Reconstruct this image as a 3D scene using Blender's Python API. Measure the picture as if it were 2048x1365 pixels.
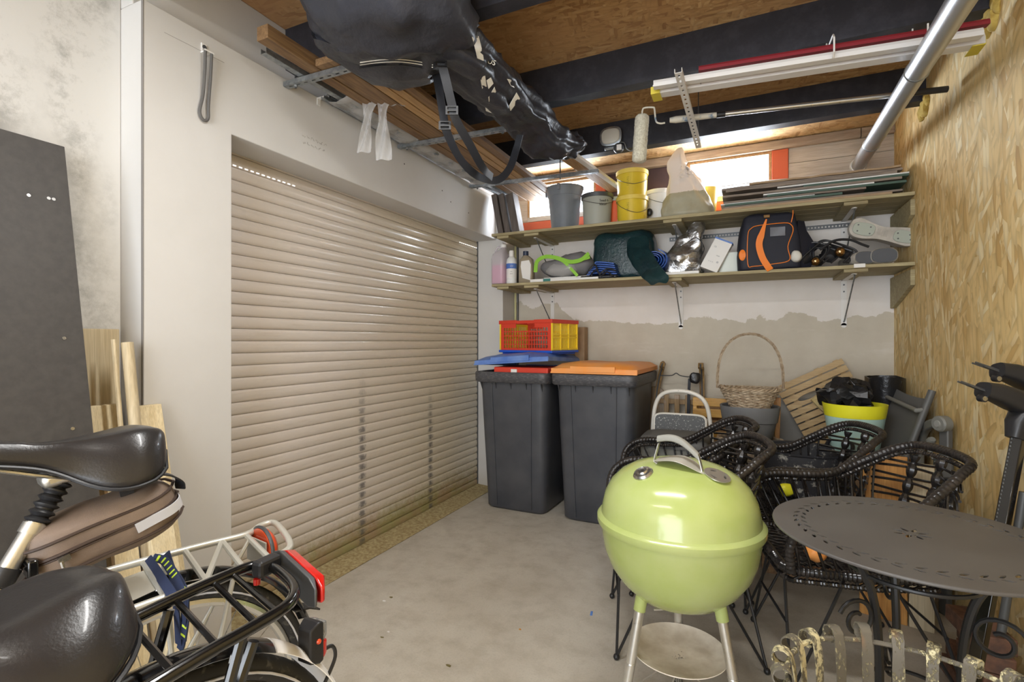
import bpy, bmesh, math, random
from mathutils import Vector, Matrix, Euler, noise, geometry
R = math.radians
PI = math.pi
rng = random.Random(11)
V = Vector
for o in list(bpy.data.objects):
    bpy.data.objects.remove(o)
SC = bpy.context.scene
COL = SC.collection

# ------------------------------------------------------------------ camera
FPX, CX, CY, YAW, CAMH = 1014.0, 1024.0, 682.5, R(25.1), 1.22
cam_d = bpy.data.cameras.new('camera')
cam = bpy.data.objects.new('camera', cam_d); COL.objects.link(cam)
cam.location = (0, 0, CAMH); cam.rotation_euler = (R(90), 0, YAW)
cam_d.sensor_width = 36.0; cam_d.lens = 36.0 * FPX / 2048.0
cam_d.clip_start = 0.02
SC.camera = cam

# ------------------------------------------------------------------ exposure, world, lights
SC.view_settings.view_transform = 'Standard'
SC.view_settings.look = 'None'
SC.view_settings.exposure = 0.22
SC.view_settings.gamma = 1.0
SC.view_settings.use_curve_mapping = False
wd = bpy.data.worlds.new('overcast_sky'); SC.world = wd; wd.use_nodes = True
wn = wd.node_tree.nodes; wl = wd.node_tree.links
bg = wn['Background']; bg.inputs[0].default_value = (0.80, 0.89, 1.0, 1); bg.inputs[1].default_value = 4.0

def area(name, loc, rot, sx, sy, power, color, portal=False):
    l = bpy.data.lights.new(name, 'AREA'); l.shape = 'RECTANGLE'; l.size = sx; l.size_y = sy
    l.energy = power; l.color = color
    if portal: l.cycles.is_portal = True
    o = bpy.data.objects.new(name, l); COL.objects.link(o); o.location = loc; o.rotation_euler = rot
    return o
# added fill lamp behind the camera, a large soft rectangle
area('rear_fill_light', (-0.55, -2.35, 1.35), (R(90), 0, 0), 2.4, 2.2, 62, (0.96, 0.975, 1.0))
# the two high windows in the end wall: portals for the sky
area('window_light', (-1.41, 4.12, 2.41), (R(-90), 0, 0), 0.56, 0.28, 26, (0.82, 0.9, 1.0))
area('window_light', (-0.13, 4.12, 2.39), (R(-90), 0, 0), 0.52, 0.30, 30, (0.82, 0.9, 1.0))
# added fill lamp above the frame, evens out the room
area('overhead_fill_light', (-0.45, 1.0, 2.46), (0, 0, 0), 1.1, 0.10, 28, (1.0, 0.99, 0.965))
TUBE_STRENGTH = 62.0

# ------------------------------------------------------------------ pixel (2048 x 1365) to point on a plane
FWD = V((-math.sin(YAW), math.cos(YAW), 0)); RGT = V((math.cos(YAW), math.sin(YAW), 0)); UPV = V((0, 0, 1))
CAMP = V((0, 0, CAMH))
def pt(u, v, d=None, X=None, Y=None, Z=None):
    r = FWD + RGT * ((u - CX) / FPX) + UPV * ((CY - v) / FPX)
    if X is not None: t = X / r.x
    elif Y is not None: t = Y / r.y
    elif Z is not None: t = (Z - CAMH) / r.z
    else: t = d
    return CAMP + r * t

# ------------------------------------------------------------------ mesh helpers
def nz(p, s=1.0, seed=0.0):
    return noise.noise(V((p[0] * s + seed, p[1] * s - seed * 0.7, p[2] * s + seed * 1.3)))
def nv(p, s=1.0, seed=0.0):
    return noise.noise_vector(V((p[0] * s + seed, p[1] * s - seed * 0.7, p[2] * s + seed * 1.3)))
def cr(pts, n=6, closed=False):
    P = [V(p) for p in pts]; out = []
    m = len(P); rngi = range(m) if closed else range(m - 1)
    for i in rngi:
        p1, p2 = P[i], P[(i + 1) % m]
        p0 = P[(i - 1) % m] if (closed or i > 0) else p1 * 2 - p2
        p3 = P[(i + 2) % m] if (closed or i + 2 < m) else p2 * 2 - p1
        for k in range(n):
            t = k / n
            out.append(0.5 * ((2 * p1) + (p2 - p0) * t + (2 * p0 - 5 * p1 + 4 * p2 - p3) * t * t + (3 * p1 - p0 - 3 * p2 + p3) * t ** 3))
    if not closed: out.append(P[-1])
    return out
def arc(c, r, a0, a1, n=10, ax='xz'):
    o = []
    for i in range(n + 1):
        a = R(a0 + (a1 - a0) * i / n); ca, sa = r * math.cos(a), r * math.sin(a)
        o.append(V(c) + {'xz': V((ca, 0, sa)), 'xy': V((ca, sa, 0)), 'yz': V((0, ca, sa))}[ax])
    return o

class MB:
    def __init__(s): s.v = []; s.f = []; s.m = []; s.cur = 0
    def mi(s, i): s.cur = i; return s
    def add(s, vs, fs):
        b = len(s.v); s.v += [V(x) for x in vs]
        s.f += [tuple(b + i for i in f) for f in fs]; s.m += [s.cur] * len(fs); return s
    def bb(s, x0, x1, y0, y1, z0, z1):
        return s.add([(x0, y0, z0), (x1, y0, z0), (x1, y1, z0), (x0, y1, z0), (x0, y0, z1), (x1, y0, z1), (x1, y1, z1), (x0, y1, z1)],
                     [(0, 3, 2, 1), (4, 5, 6, 7), (0, 1, 5, 4), (1, 2, 6, 5), (2, 3, 7, 6), (3, 0, 4, 7)])
    def box(s, c, d, M=None):
        b = len(s.v); x, y, z = d[0] / 2, d[1] / 2, d[2] / 2
        s.bb(-x, x, -y, y, -z, z)
        for i in range(b, len(s.v)): s.v[i] = (M @ s.v[i] if M else s.v[i]) + V(c)
        return s
    def beam(s, a, b, w, t, up=(0, 0, 1)):
        a, b = V(a), V(b); d = (b - a); L = d.length; d.normalize(); u = V(up)
        sd = d.cross(u)
        if sd.length < 1e-4: sd = d.cross(V((1, 0, 0)))
        sd.normalize(); u = sd.cross(d)
        return s.box((a + b) / 2, (L, w, t), Matrix((d, sd, u)).transposed())
    def tube(s, pts, r, n=8, closed=False, caps=True):
        P = [V(p) for p in pts]; m = len(P)
        if m < 2: return s
        rs = r if isinstance(r, (list, tuple)) else [r] * m
        T = []
        for i in range(m):
            a = P[(i - 1) % m] if (closed or i > 0) else P[i]; b = P[(i + 1) % m] if (closed or i < m - 1) else P[i]
            t = b - a
            if t.length < 1e-9: t = V((0, 0, 1))
            T.append(t.normalized())
        u = T[0].orthogonal().normalized(); vs = []
        for i in range(m):
            if i:
                q = T[i - 1].rotation_difference(T[i]); u = (q @ u); u = (u - T[i] * u.dot(T[i])).normalized()
            w = T[i].cross(u)
            for k in range(n):
                a = 2 * PI * k / n; vs.append(P[i] + (u * math.cos(a) + w * math.sin(a)) * rs[i])
        fs = []
        for i in range(m if closed else m - 1):
            j = (i + 1) % m
            for k in range(n):
                l = (k + 1) % n; fs.append((i * n + k, i * n + l, j * n + l, j * n + k))
        if caps and not closed: fs += [tuple(range(n))[::-1], tuple((m - 1) * n + k for k in range(n))]
        return s.add(vs, fs)
    def ribbon(s, pts, w, t, nrm=(0, 0, 1)):
        """flat strap; nrm: normal of its broad side (one vector or one per point)"""
        P = [V(p) for p in pts]; m = len(P); vs = []; fs = []
        for i in range(m):
            tg = (P[min(i + 1, m - 1)] - P[max(i - 1, 0)]).normalized()
            nn = V(nrm[i]) if isinstance(nrm, list) else V(nrm)
            sd = tg.cross(nn)
            if sd.length < 1e-4: sd = tg.orthogonal()
            sd.normalize(); u = sd.cross(tg)
            ww = w[i] if isinstance(w, list) else w
            for a, b in ((-1, -1), (1, -1), (1, 1), (-1, 1)): vs.append(P[i] + sd * a * ww / 2 + u * b * t / 2)
        for i in range(m - 1):
            for k in range(4):
                l = (k + 1) % 4; fs.append((i * 4 + k, i * 4 + l, i * 4 + 4 + l, i * 4 + 4 + k))
        fs += [(3, 2, 1, 0), tuple((m - 1) * 4 + k for k in range(4))]
        return s.add(vs, fs)
    def loft(s, rings, caps=True, wrap=False):
        n = len(rings[0]); vs = [p for r_ in rings for p in r_]; fs = []; m = len(rings)
        for i in range(m if wrap else m - 1):
            j = (i + 1) % m
            for k in range(n):
                l = (k + 1) % n; fs.append((i * n + k, i * n + l, j * n + l, j * n + k))
        if caps and not wrap: fs += [tuple(range(n))[::-1], tuple((m - 1) * n + k for k in range(n))]
        return s.add(vs, fs)
    def lathe(s, prof, n=32, c=(0, 0, 0), M=None, caps=True):
        rings = []
        for r_, z in prof:
            ring = [V((max(r_, 1e-4) * math.cos(2 * PI * k / n), max(r_, 1e-4) * math.sin(2 * PI * k / n), z)) for k in range(n)]
            rings.append([(M @ p if M else p) + V(c) for p in ring])
        return s.loft(rings, caps)
    def ball(s, c, r, n=10, m=7, sc=(1, 1, 1)):
        pr = [(math.sin(PI * i / m), -math.cos(PI * i / m)) for i in range(m + 1)]
        b = len(s.v); s.lathe(pr, n)
        for i in range(b, len(s.v)): s.v[i] = V((s.v[i].x * r * sc[0], s.v[i].y * r * sc[1], s.v[i].z * r * sc[2])) + V(c)
        return s
    def cyl(s, a, b, r, n=16): return s.tube([a, b], r, n)
    def prism(s, poly, t, M=None, c=(0, 0, 0)):
        n = len(poly); vs = [V((p[0], p[1], -t / 2)) for p in poly] + [V((p[0], p[1], t / 2)) for p in poly]
        vs = [(M @ p if M else p) + V(c) for p in vs]
        fs = [tuple(range(n))[::-1], tuple(range(n, 2 * n))] + [(i, (i + 1) % n, n + (i + 1) % n, n + i) for i in range(n)]
        return s.add(vs, fs)
    def holed(s, outer, holes, t, M=None, c=(0, 0, 0)):
        """plate of thickness t with holes, outline in xy"""
        loops = [[V((p[0], p[1], 0)) for p in l] for l in [outer] + holes]
        tris = geometry.tessellate_polygon(loops); flat = [p for l in loops for p in l]; n = len(flat)
        vs = [V((p.x, p.y, t / 2)) for p in flat] + [V((p.x, p.y, -t / 2)) for p in flat]
        vs = [(M @ p if M else p) + V(c) for p in vs]
        fs = []
        for a, b, d in tris:
            nn = (flat[b] - flat[a]).cross(flat[d] - flat[a]).z
            if nn < 0: a, d = d, a
            fs += [(a, b, d), (n + d, n + b, n + a)]
        k = 0
        for l in loops:
            m = len(l)
            for i in range(m):
                j = (i + 1) % m; fs.append((k + i, k + j, n + k + j, n + k + i))
            k += m
        return s.add(vs, fs)
    def sheet(s, fn, nu, nv_, t=0.002):
        """thin cloth: fn(a,b)->point, a,b in 0..1, given thickness"""
        g = [[V(fn(i / nu, j / nv_)) for j in range(nv_ + 1)] for i in range(nu + 1)]
        N = [[None] * (nv_ + 1) for _ in range(nu + 1)]
        for i in range(nu + 1):
            for j in range(nv_ + 1):
                a = g[min(i + 1, nu)][j] - g[max(i - 1, 0)][j]; b = g[i][min(j + 1, nv_)] - g[i][max(j - 1, 0)]
                c = a.cross(b); N[i][j] = c.normalized() if c.length > 1e-9 else V((0, 0, 1))
        w = nv_ + 1; vs = [g[i][j] + N[i][j] * t / 2 for i in range(nu + 1) for j in range(w)] + [g[i][j] - N[i][j] * t / 2 for i in range(nu + 1) for j in range(w)]
        o = (nu + 1) * w; fs = []
        for i in range(nu):
            for j in range(nv_):
                a = i * w + j; fs += [(a, a + w, a + w + 1, a + 1), (o + a + 1, o + a + w + 1, o + a + w, o + a)]
        for i in range(nu): fs += [(i * w, o + i * w, o + (i + 1) * w, (i + 1) * w), (i * w + nv_, (i + 1) * w + nv_, o + (i + 1) * w + nv_, o + i * w + nv_)]
        for j in range(nv_): fs += [(j, j + 1, o + j + 1, o + j), (nu * w + j, o + nu * w + j, o + nu * w + j + 1, nu * w + j + 1)]
        return s.add(vs, fs)
    def crumple(s, amp, sc, seed=0.0, amp2=0, sc2=1):
        for i, p in enumerate(s.v):
            q = p + nv(p, sc, seed) * amp
            if amp2: q = q + nv(p, sc2, seed + 5) * amp2
            s.v[i] = q
        return s
    def xf(s, M):
        s.v = [M @ p for p in s.v]; return s
    def mesh(s, name, mats, smooth=True, ang=38):
        me = bpy.data.meshes.new(name); me.from_pydata([tuple(p) for p in s.v], [], s.f)
        for m in (mats if isinstance(mats, (list, tuple)) else [mats]): me.materials.append(m)
        if isinstance(mats, (list, tuple)) and len(mats) > 1: me.polygons.foreach_set('material_index', s.m)
        me.polygons.foreach_set('use_smooth', [bool(smooth)] * len(me.polygons))
        bm = bmesh.new(); bm.from_mesh(me); bmesh.ops.recalc_face_normals(bm, faces=bm.faces); bm.to_mesh(me); bm.free()
        if smooth:
            try: me.set_sharp_from_angle(angle=R(ang))
            except Exception: pass
        me.update(); return me
    def build(s, name, mats, parent=None, W=False, smooth=True, bevel=0, label=None, cat=None, group=None, kind=None, ang=38, subd=0, origin=True):
        if parent is not None and W:
            inv = MAT[parent.name].inverted(); s.v = [inv @ p for p in s.v]
        loc = V((0, 0, 0))
        if parent is None and origin and s.v:
            xs = [p.x for p in s.v]; ys = [p.y for p in s.v]; zs = [p.z for p in s.v]
            loc = V(((min(xs) + max(xs)) / 2, (min(ys) + max(ys)) / 2, min(zs))); s.v = [p - loc for p in s.v]
        o = bpy.data.objects.new(name, s.mesh(name, mats, smooth, ang)); COL.objects.link(o)
        if parent is not None: o.parent = parent
        o.location = loc
        MAT[o.name] = (MAT[parent.name] if parent is not None else Matrix.Identity(4)) @ Matrix.Translation(loc)
        if bevel:
            b = o.modifiers.new('bevel', 'BEVEL'); b.width = bevel; b.segments = 2; b.limit_method = 'ANGLE'; b.angle_limit = R(35)
        if subd:
            b = o.modifiers.new('subd', 'SUBSURF'); b.levels = subd; b.render_levels = subd
        tag(o, label, cat, group, kind); return o
MAT = {}
def tag(o, label=None, cat=None, group=None, kind=None):
    if label: o['label'] = label
    if cat: o['category'] = cat
    if group: o['group'] = group
    if kind: o['kind'] = kind
def thing(name, label, cat, loc=(0, 0, 0), rot=(0, 0, 0), group=None, kind=None):
    o = bpy.data.objects.new(name, None); COL.objects.link(o); o.empty_display_size = 0.05
    o.location = loc; e = Euler(rot); o.rotation_euler = e
    MAT[o.name] = Matrix.LocRotScale(V(loc), e, None)
    tag(o, label, cat, group, kind); return o
def copy_tree(o, parent=None):
    c = o.copy(); COL.objects.link(c)
    if parent is not None: c.parent = parent; c.matrix_parent_inverse = o.matrix_parent_inverse
    for ch in list(o.children): copy_tree(ch, c)
    return c
def ring(c, a, b, n=24, sq=2.0, M=None, ph=0.0):
    """superellipse ring in local xy, half sizes a, b"""
    o = []
    for k in range(n):
        t = 2 * PI * k / n + ph; ct, st = math.cos(t), math.sin(t)
        p = V((a * math.copysign(abs(ct) ** (2 / sq), ct), b * math.copysign(abs(st) ** (2 / sq), st), 0))
        o.append((M @ p if M else p) + V(c))
    return o
def text_mesh(name, body, size, mat, parent, M, W=True, extrude=0.0004, align='LEFT'):
    cu = bpy.data.curves.new(name, 'FONT'); cu.body = body; cu.size = size; cu.extrude = extrude; cu.align_x = align
    cu.resolution_u = 3
    tmp = bpy.data.objects.new(name + '_tmp', cu); COL.objects.link(tmp)
    dg = bpy.context.evaluated_depsgraph_get(); dg.update()
    me = bpy.data.meshes.new_from_object(tmp.evaluated_get(dg)); bpy.data.objects.remove(tmp)
    if W and parent is not None: M = MAT[parent.name].inverted() @ M
    me.transform(M); me.materials.clear(); me.materials.append(mat); me.name = name
    o = bpy.data.objects.new(name, me); COL.objects.link(o); o.parent = parent
    return o
def frame_at(o, xdir, ydir):
    x = V(xdir).normalized(); y = V(ydir); y = (y - x * y.dot(x)).normalized(); z = x.cross(y)
    m = Matrix((x, y, z)).transposed().to_4x4(); m.translation = V(o); return m

# ------------------------------------------------------------------ materials
def lin(c):
    c = c / 255.0
    return c / 12.92 if c <= 0.04045 else ((c + 0.055) / 1.055) ** 2.4
def srgb(r, g, b, k=1.0): return (min(lin(r) * k, 0.95), min(lin(g) * k, 0.95), min(lin(b) * k, 0.95), 1.0)
class NT:
    def __init__(s, name):
        s.m = bpy.data.materials.new(name); s.m.use_nodes = True; s.t = s.m.node_tree; s.n = s.t.nodes; s.l = s.t.links
        s.b = s.n['Principled BSDF']; s.out = s.n['Material Output']
    def node(s, typ, **kw):
        n = s.n.new(typ)
        for k, v in kw.items():
            if k.startswith('i_'): n.inputs[k[2:].replace('_', ' ')].default_value = v
            else: setattr(n, k, v)
        return n
    def link(s, a, b): s.l.new(a, b)
    def coords(s, scale=(1, 1, 1), rot=(0, 0, 0), typ='Object', loc=(0, 0, 0)):
        t = s.node('ShaderNodeTexCoord'); mp = s.node('ShaderNodeMapping')
        mp.inputs['Scale'].default_value = scale; mp.inputs['Rotation'].default_value = rot; mp.inputs['Location'].default_value = loc
        s.link(t.outputs[typ], mp.inputs[0]); return mp.outputs[0]
    def noise(s, vec, scale, detail=5, rough=0.55, out='Fac', dist=0.0):
        n = s.node('ShaderNodeTexNoise'); n.inputs['Scale'].default_value = scale; n.inputs['Detail'].default_value = detail
        n.inputs['Roughness'].default_value = rough; n.inputs['Distortion'].default_value = dist
        s.link(vec, n.inputs['Vector']); return n.outputs[out]
    def ramp(s, fac, stops, interp='LINEAR'):
        n = s.node('ShaderNodeValToRGB'); cr_ = n.color_ramp; cr_.interpolation = interp
        while len(cr_.elements) < len(stops): cr_.elements.new(0.5)
        for e, (p, c) in zip(cr_.elements, stops): e.position = p; e.color = c if not isinstance(c, (int, float)) else (c, c, c, 1)
        s.link(fac, n.inputs[0]); return n.outputs[0]
    def mix(s, fac, a, b, mode='MIX'):
        n = s.node('ShaderNodeMix', data_type='RGBA', blend_type=mode)
        for sock, v in ((n.inputs[0], fac), (n.inputs[6], a), (n.inputs[7], b)):
            if isinstance(v, (int, float)): sock.default_value = v
            elif isinstance(v, tuple): sock.default_value = v
            else: s.link(v, sock)
        return n.outputs[2]
    def math(s, op, a, b=0.0, c=0.0, clamp=False):
        n = s.node('ShaderNodeMath', operation=op); n.use_clamp = clamp
        for i, v in enumerate((a, b, c)):
            if isinstance(v, (int, float)): n.inputs[i].default_value = v
            else: s.link(v, n.inputs[i])
        return n.outputs[0]
    def sep(s, vec):
        n = s.node('ShaderNodeSeparateXYZ'); s.link(vec, n.inputs[0]); return n.outputs
    def comb(s, x, y, z=0.0):
        n = s.node('ShaderNodeCombineXYZ')
        for i, v in enumerate((x, y, z)):
            if isinstance(v, (int, float)): n.inputs[i].default_value = v
            else: s.link(v, n.inputs[i])
        return n.outputs[0]
    def step(s, x, lo, hi):
        n = s.node('ShaderNodeMapRange'); n.clamp = True; n.interpolation_type = 'SMOOTHSTEP'
        s.link(x, n.inputs[0]); n.inputs[1].default_value = lo; n.inputs[2].default_value = hi; return n.outputs[0]
    def bump(s, h, strength, dist=0.002):
        n = s.node('ShaderNodeBump'); n.inputs['Strength'].default_value = strength; n.inputs['Distance'].default_value = dist
        s.link(h, n.inputs['Height']); s.link(n.outputs[0], s.b.inputs['Normal'])
    def col(s, c):
        if isinstance(c, tuple): s.b.inputs['Base Color'].default_value = c
        else: s.link(c, s.b.inputs['Base Color'])
def M_(name, c, rough=0.5, metal=0.0, c2=None, scale=30, amount=1.0, bump=0.0, bscale=80, coat=0.0, trans=0.0, ior=1.45, alpha=1.0, stretch=(1, 1, 1), lo=0.35, hi=0.65, rvar=0.0, sheen=0, dist=0.002, spec=None):
    t = NT(name); vec = t.coords(stretch)
    if c2 is not None:
        f = t.noise(vec, scale); f = t.ramp(f, [(lo, 0.0), (hi, amount)]); t.col(t.mix(f, c, c2))
    else: t.col(c)
    b = t.b.inputs
    b['Roughness'].default_value = rough; b['Metallic'].default_value = metal; b['IOR'].default_value = ior
    if coat: b['Coat Weight'].default_value = coat; b['Coat Roughness'].default_value = 0.08
    if trans: b['Transmission Weight'].default_value = trans
    if alpha < 1: b['Alpha'].default_value = alpha
    if sheen: b['Sheen Weight'].default_value = sheen
    if spec is not None: b['Specular IOR Level'].default_value = spec
    if rvar:
        f = t.noise(vec, scale * 1.7); t.link(t.math('MULTIPLY_ADD', f, rvar * 2, rough - rvar), b['Roughness'])
    if bump: t.bump(t.noise(vec, bscale), bump, dist)
    return t.m
def wood(name, light, dark, grain='x', rough=0.6, scale=1.0, knots=True, coat=0.0):
    st = {'x': (1.2, 14, 14), 'y': (14, 1.2, 14), 'z': (14, 14, 1.2)}[grain]; t = NT(name)
    vec = t.coords(tuple(a * scale for a in st)); f = t.noise(vec, 3.0, 8, 0.6, dist=1.2)
    v2 = t.coords(tuple(a * scale * (6 if a > 2 else 1) for a in st)); g = t.noise(v2, 4.0, 3)
    c = t.mix(t.ramp(f, [(0.3, 0.0), (0.7, 1.0)]), light, dark)
    c = t.mix(t.math('MULTIPLY', t.ramp(g, [(0.42, 0.0), (0.62, 1.0)]), 0.35), c, tuple(x * 0.62 for x in dark[:3]) + (1,))
    if knots:
        vk = t.coords({'x': (1.6, 9, 9), 'y': (9, 1.6, 9), 'z': (9, 9, 1.6)}[grain])
        vo = t.node('ShaderNodeTexVoronoi'); vo.inputs['Scale'].default_value = 1.3; t.link(vk, vo.inputs['Vector'])
        k = t.ramp(vo.outputs['Distance'], [(0.05, 1.0), (0.13, 0.0)]); c = t.mix(t.math('MULTIPLY', k, 0.7), c, tuple(x * 0.4 for x in dark[:3]) + (1,))
    t.col(c); t.b.inputs['Roughness'].default_value = rough
    if coat: t.b.inputs['Coat Weight'].default_value = coat
    t.bump(g, 0.25, 0.001); return t.m
def osb(name, plane, base, light, dark, main=90, spread=35, size=1.0, rough=0.75, stain=None):
    """oriented strand board: layers of long random flakes. plane: which two object axes span the board"""
    t = NT(name); tc = t.node('ShaderNodeTexCoord'); x, y, z = t.sep(tc.outputs['Object'])[:3]
    a, b = {'yz': (y, z), 'xy': (x, y)}[plane]; v0 = t.comb(a, b)
    wob = t.noise(v0, 3.0, 2, out='Color')
    col = None; hgt = None
    angs = [main, main + spread, main - spread * 0.8, main + spread * 2.1, main - spread * 0.3]
    for i, an in enumerate(angs):
        mp = t.node('ShaderNodeMapping'); mp.inputs['Rotation'].default_value = (0, 0, R(-an)); mp.inputs['Location'].default_value = (i * 3.17, i * 1.71, 0)
        vv = t.node('ShaderNodeVectorMath', operation='MULTIPLY_ADD'); t.link(wob, vv.inputs[0]); vv.inputs[1].default_value = (0.05, 0.05, 0); t.link(v0, vv.inputs[2])
        t.link(vv.outputs[0], mp.inputs[0])
        sc = t.node('ShaderNodeVectorMath', operation='MULTIPLY'); sc.inputs[1].default_value = (11 / size, 40 / size, 1); t.link(mp.outputs[0], sc.inputs[0])
        vo = t.node('ShaderNodeTexVoronoi', voronoi_dimensions='2D', feature='F1'); vo.inputs['Scale'].default_value = 1.0; vo.inputs['Randomness'].default_value = 1.0
        t.link(sc.outputs[0], vo.inputs['Vector'])
        rc = t.node('ShaderNodeSeparateColor'); t.link(vo.outputs['Color'], rc.inputs[0])
        shade = t.ramp(rc.outputs[0], [(0.0, dark), (0.28, base), (0.72, base), (1.0, light)])
        pr = t.node('ShaderNodeMath', operation='GREATER_THAN'); t.link(rc.outputs[1], pr.inputs[0]); pr.inputs[1].default_value = 0.55
        edge = t.ramp(vo.outputs['Distance'], [(0.30, 1.0), (0.75, 0.78)])
        shade = t.mix(1.0, shade, edge, 'MULTIPLY')
        if col is None: col = shade; hgt = rc.outputs[2]
        else:
            col = t.mix(pr.outputs[0], col, shade)
            hgt = t.mix(pr.outputs[0], hgt, rc.outputs[2])
    fr = t.node('ShaderNodeMapping'); fr.inputs['Rotation'].default_value = (0, 0, R(-main)); t.link(v0, fr.inputs[0])
    fine = t.node('ShaderNodeVectorMath', operation='MULTIPLY'); fine.inputs[1].default_value = (9, 170, 1); t.link(fr.outputs[0], fine.inputs[0])
    fn = t.noise(fine.outputs[0], 1.0, 3)
    col = t.mix(t.math('MULTIPLY', t.ramp(fn, [(0.40, 0.0), (0.60, 1.0)]), 0.22), col, dark)
    if stain is not None:
        sn = t.noise(v0, 1.1, 3); col = t.mix(t.ramp(sn, [(0.42, 0.0), (0.68, 0.75)]), col, stain)
    t.col(col); t.b.inputs['Roughness'].default_value = rough
    t.bump(hgt, 0.35, 0.0015); return t.m

m_wood_pine = wood('pine', srgb(232, 218, 184), srgb(212, 192, 150), 'z')
m_wood_pine_x = wood('pine_x', srgb(214, 196, 146), srgb(176, 150, 96), 'x')
m_shelf = wood('treated_pine', srgb(186, 174, 134), srgb(142, 128, 94), 'x', 0.7)
m_wood_brown = wood('old_plank', srgb(150, 118, 80), srgb(100, 72, 46), 'y', 0.6)
m_wood_tan = wood('tan_plank', srgb(196, 158, 110), srgb(150, 112, 68), 'y', 0.6)
m_wood_grey = wood('weathered_board', srgb(112, 102, 96), srgb(78, 70, 66), 'z', 0.75)
m_wood_yellow = wood('yellow_varnished', srgb(226, 178, 84), srgb(192, 138, 52), 'x', 0.4, coat=0.3)
m_wood_sled = wood('sled_wood', srgb(176, 144, 92), srgb(112, 82, 44), 'z', 0.45, coat=0.4)
m_wood_amber = wood('amber_board', srgb(216, 160, 84), srgb(176, 118, 52), 'z', 0.5)
m_wood_slat = wood('mat_slat', srgb(200, 172, 122), srgb(170, 138, 90), 'x', 0.55, knots=False)
m_ply = wood('veneer_sheet', srgb(208, 194, 164), srgb(188, 170, 136), 'z', 0.6, scale=0.7, knots=False)
m_beige_plank = wood('beige_planks', srgb(206, 196, 182), srgb(176, 162, 144), 'x', 0.65, knots=False)
m_fascia = wood('fascia', srgb(190, 172, 152), srgb(150, 130, 112), 'x', 0.65)
m_white = M_('white_paint', srgb(226, 224, 220), 0.5)
m_white_plastic = M_('white_plastic', srgb(228, 228, 226), 0.35)
m_black = M_('black_plastic', srgb(36, 36, 38), 0.4, bump=0.1, bscale=300)
m_black_gloss = M_('black_gloss', srgb(16, 16, 17), 0.13, coat=0.6)
m_rubber = M_('rubber', srgb(40, 39, 38), 0.75, c2=srgb(96, 92, 84), scale=60, lo=0.56, hi=0.75)
m_leather = M_('saddle_leather', srgb(38, 36, 36), 0.3, bump=0.35, bscale=260, coat=0.15, dist=0.0008)
m_steel = M_('steel', srgb(190, 190, 188), 0.28, 1.0, rvar=0.08)
m_galv = M_('galvanised', srgb(176, 180, 182), 0.42, 0.85, c2=srgb(140, 146, 150), scale=40)
m_galv_dark = M_('dark_profile', srgb(96, 98, 100), 0.45, 0.6)
m_alu = M_('aluminium', srgb(214, 213, 208), 0.3, 0.9, rvar=0.08)
m_silver_paint = M_('silver_paint', srgb(196, 194, 184), 0.35, 0.4)
m_chrome = M_('chrome', srgb(220, 220, 218), 0.1, 1.0)
m_brass = M_('brass', srgb(176, 142, 100), 0.2, 1.0)
m_red_lens = M_('red_lens', srgb(196, 30, 22), 0.12, coat=0.8)
m_orange_lens = M_('orange_lens', srgb(214, 76, 34), 0.15, coat=0.8)
m_clear = M_('clear_plastic', srgb(225, 228, 230), 0.15, trans=0.85, ior=1.3)
def film(name, col, fac=0.35, rough=0.15, bump=0.6, bscale=60):
    """thin see-through plastic film"""
    t = NT(name); vec = t.coords(); t.col(col); t.b.inputs['Roughness'].default_value = rough
    t.bump(t.noise(vec, bscale), bump, 0.004)
    tr = t.node('ShaderNodeBsdfTransparent'); mx = t.node('ShaderNodeMixShader'); mx.inputs[0].default_value = fac
    t.link(tr.outputs[0], mx.inputs[1]); t.link(t.b.outputs[0], mx.inputs[2]); t.link(mx.outputs[0], t.out.inputs[0]); return t.m
m_film = film('wrap_film', srgb(214, 212, 210), 0.38)
m_film_jug = film('jug_plastic', srgb(214, 206, 212), 0.5, 0.25, 0.1, 20)
m_glass = film('window_glass', (0.9, 0.95, 1, 1), 0.06, 0.02, 0.0)
m_pink = M_('pink_liquid', srgb(226, 130, 182), 0.2)
m_bin = M_('bin_plastic', srgb(62, 64, 70), 0.42, c2=srgb(74, 75, 79), scale=6, bump=0.12, bscale=350, rvar=0.06)
m_bin_rim = M_('bin_rim', srgb(66, 66, 70), 0.45, c2=srgb(128, 126, 124), scale=18, lo=0.5, hi=0.85, stretch=(2, 2, 12))
m_blue_lid = M_('blue_lid', srgb(74, 110, 184), 0.4, c2=srgb(120, 150, 204), scale=9, amount=0.7)
m_blue = M_('blue_plastic', srgb(28, 82, 190), 0.35)
m_orange_lid = M_('orange_lid', srgb(238, 150, 62), 0.42, c2=srgb(230, 160, 96), scale=7)
m_red_crate = M_('red_plastic', srgb(204, 62, 42), 0.4)
m_yellow_crate = M_('yellow_plastic', srgb(240, 208, 48), 0.4)
m_lime = M_('lime_enamel', srgb(156, 170, 94), 0.2, c2=srgb(176, 184, 130), scale=5, amount=0.6, coat=0.3)
m_grey_handle = M_('grey_grip', srgb(140, 140, 134), 0.5)
m_ashpan = M_('ash_pan', srgb(236, 228, 214), 0.55, c2=srgb(206, 194, 176), scale=14)
m_table = M_('table_metal', srgb(84, 82, 80), 0.42, c2=srgb(74, 71, 69), scale=4, bump=0.08, bscale=500)
m_iron = M_('black_iron', srgb(34, 34, 35), 0.4)
m_rattan = M_('black_rattan', srgb(30, 28, 28), 0.24, coat=0.25, c2=srgb(62, 56, 52), scale=22, lo=0.5, hi=0.75)
m_rattan_dusty = M_('dusty_rattan', srgb(48, 44, 42), 0.3, c2=srgb(30, 28, 28), scale=14, coat=0.1)
m_pad_grey = M_('grey_textile', srgb(96, 96, 94), 0.65, bump=0.2, bscale=600)
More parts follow.
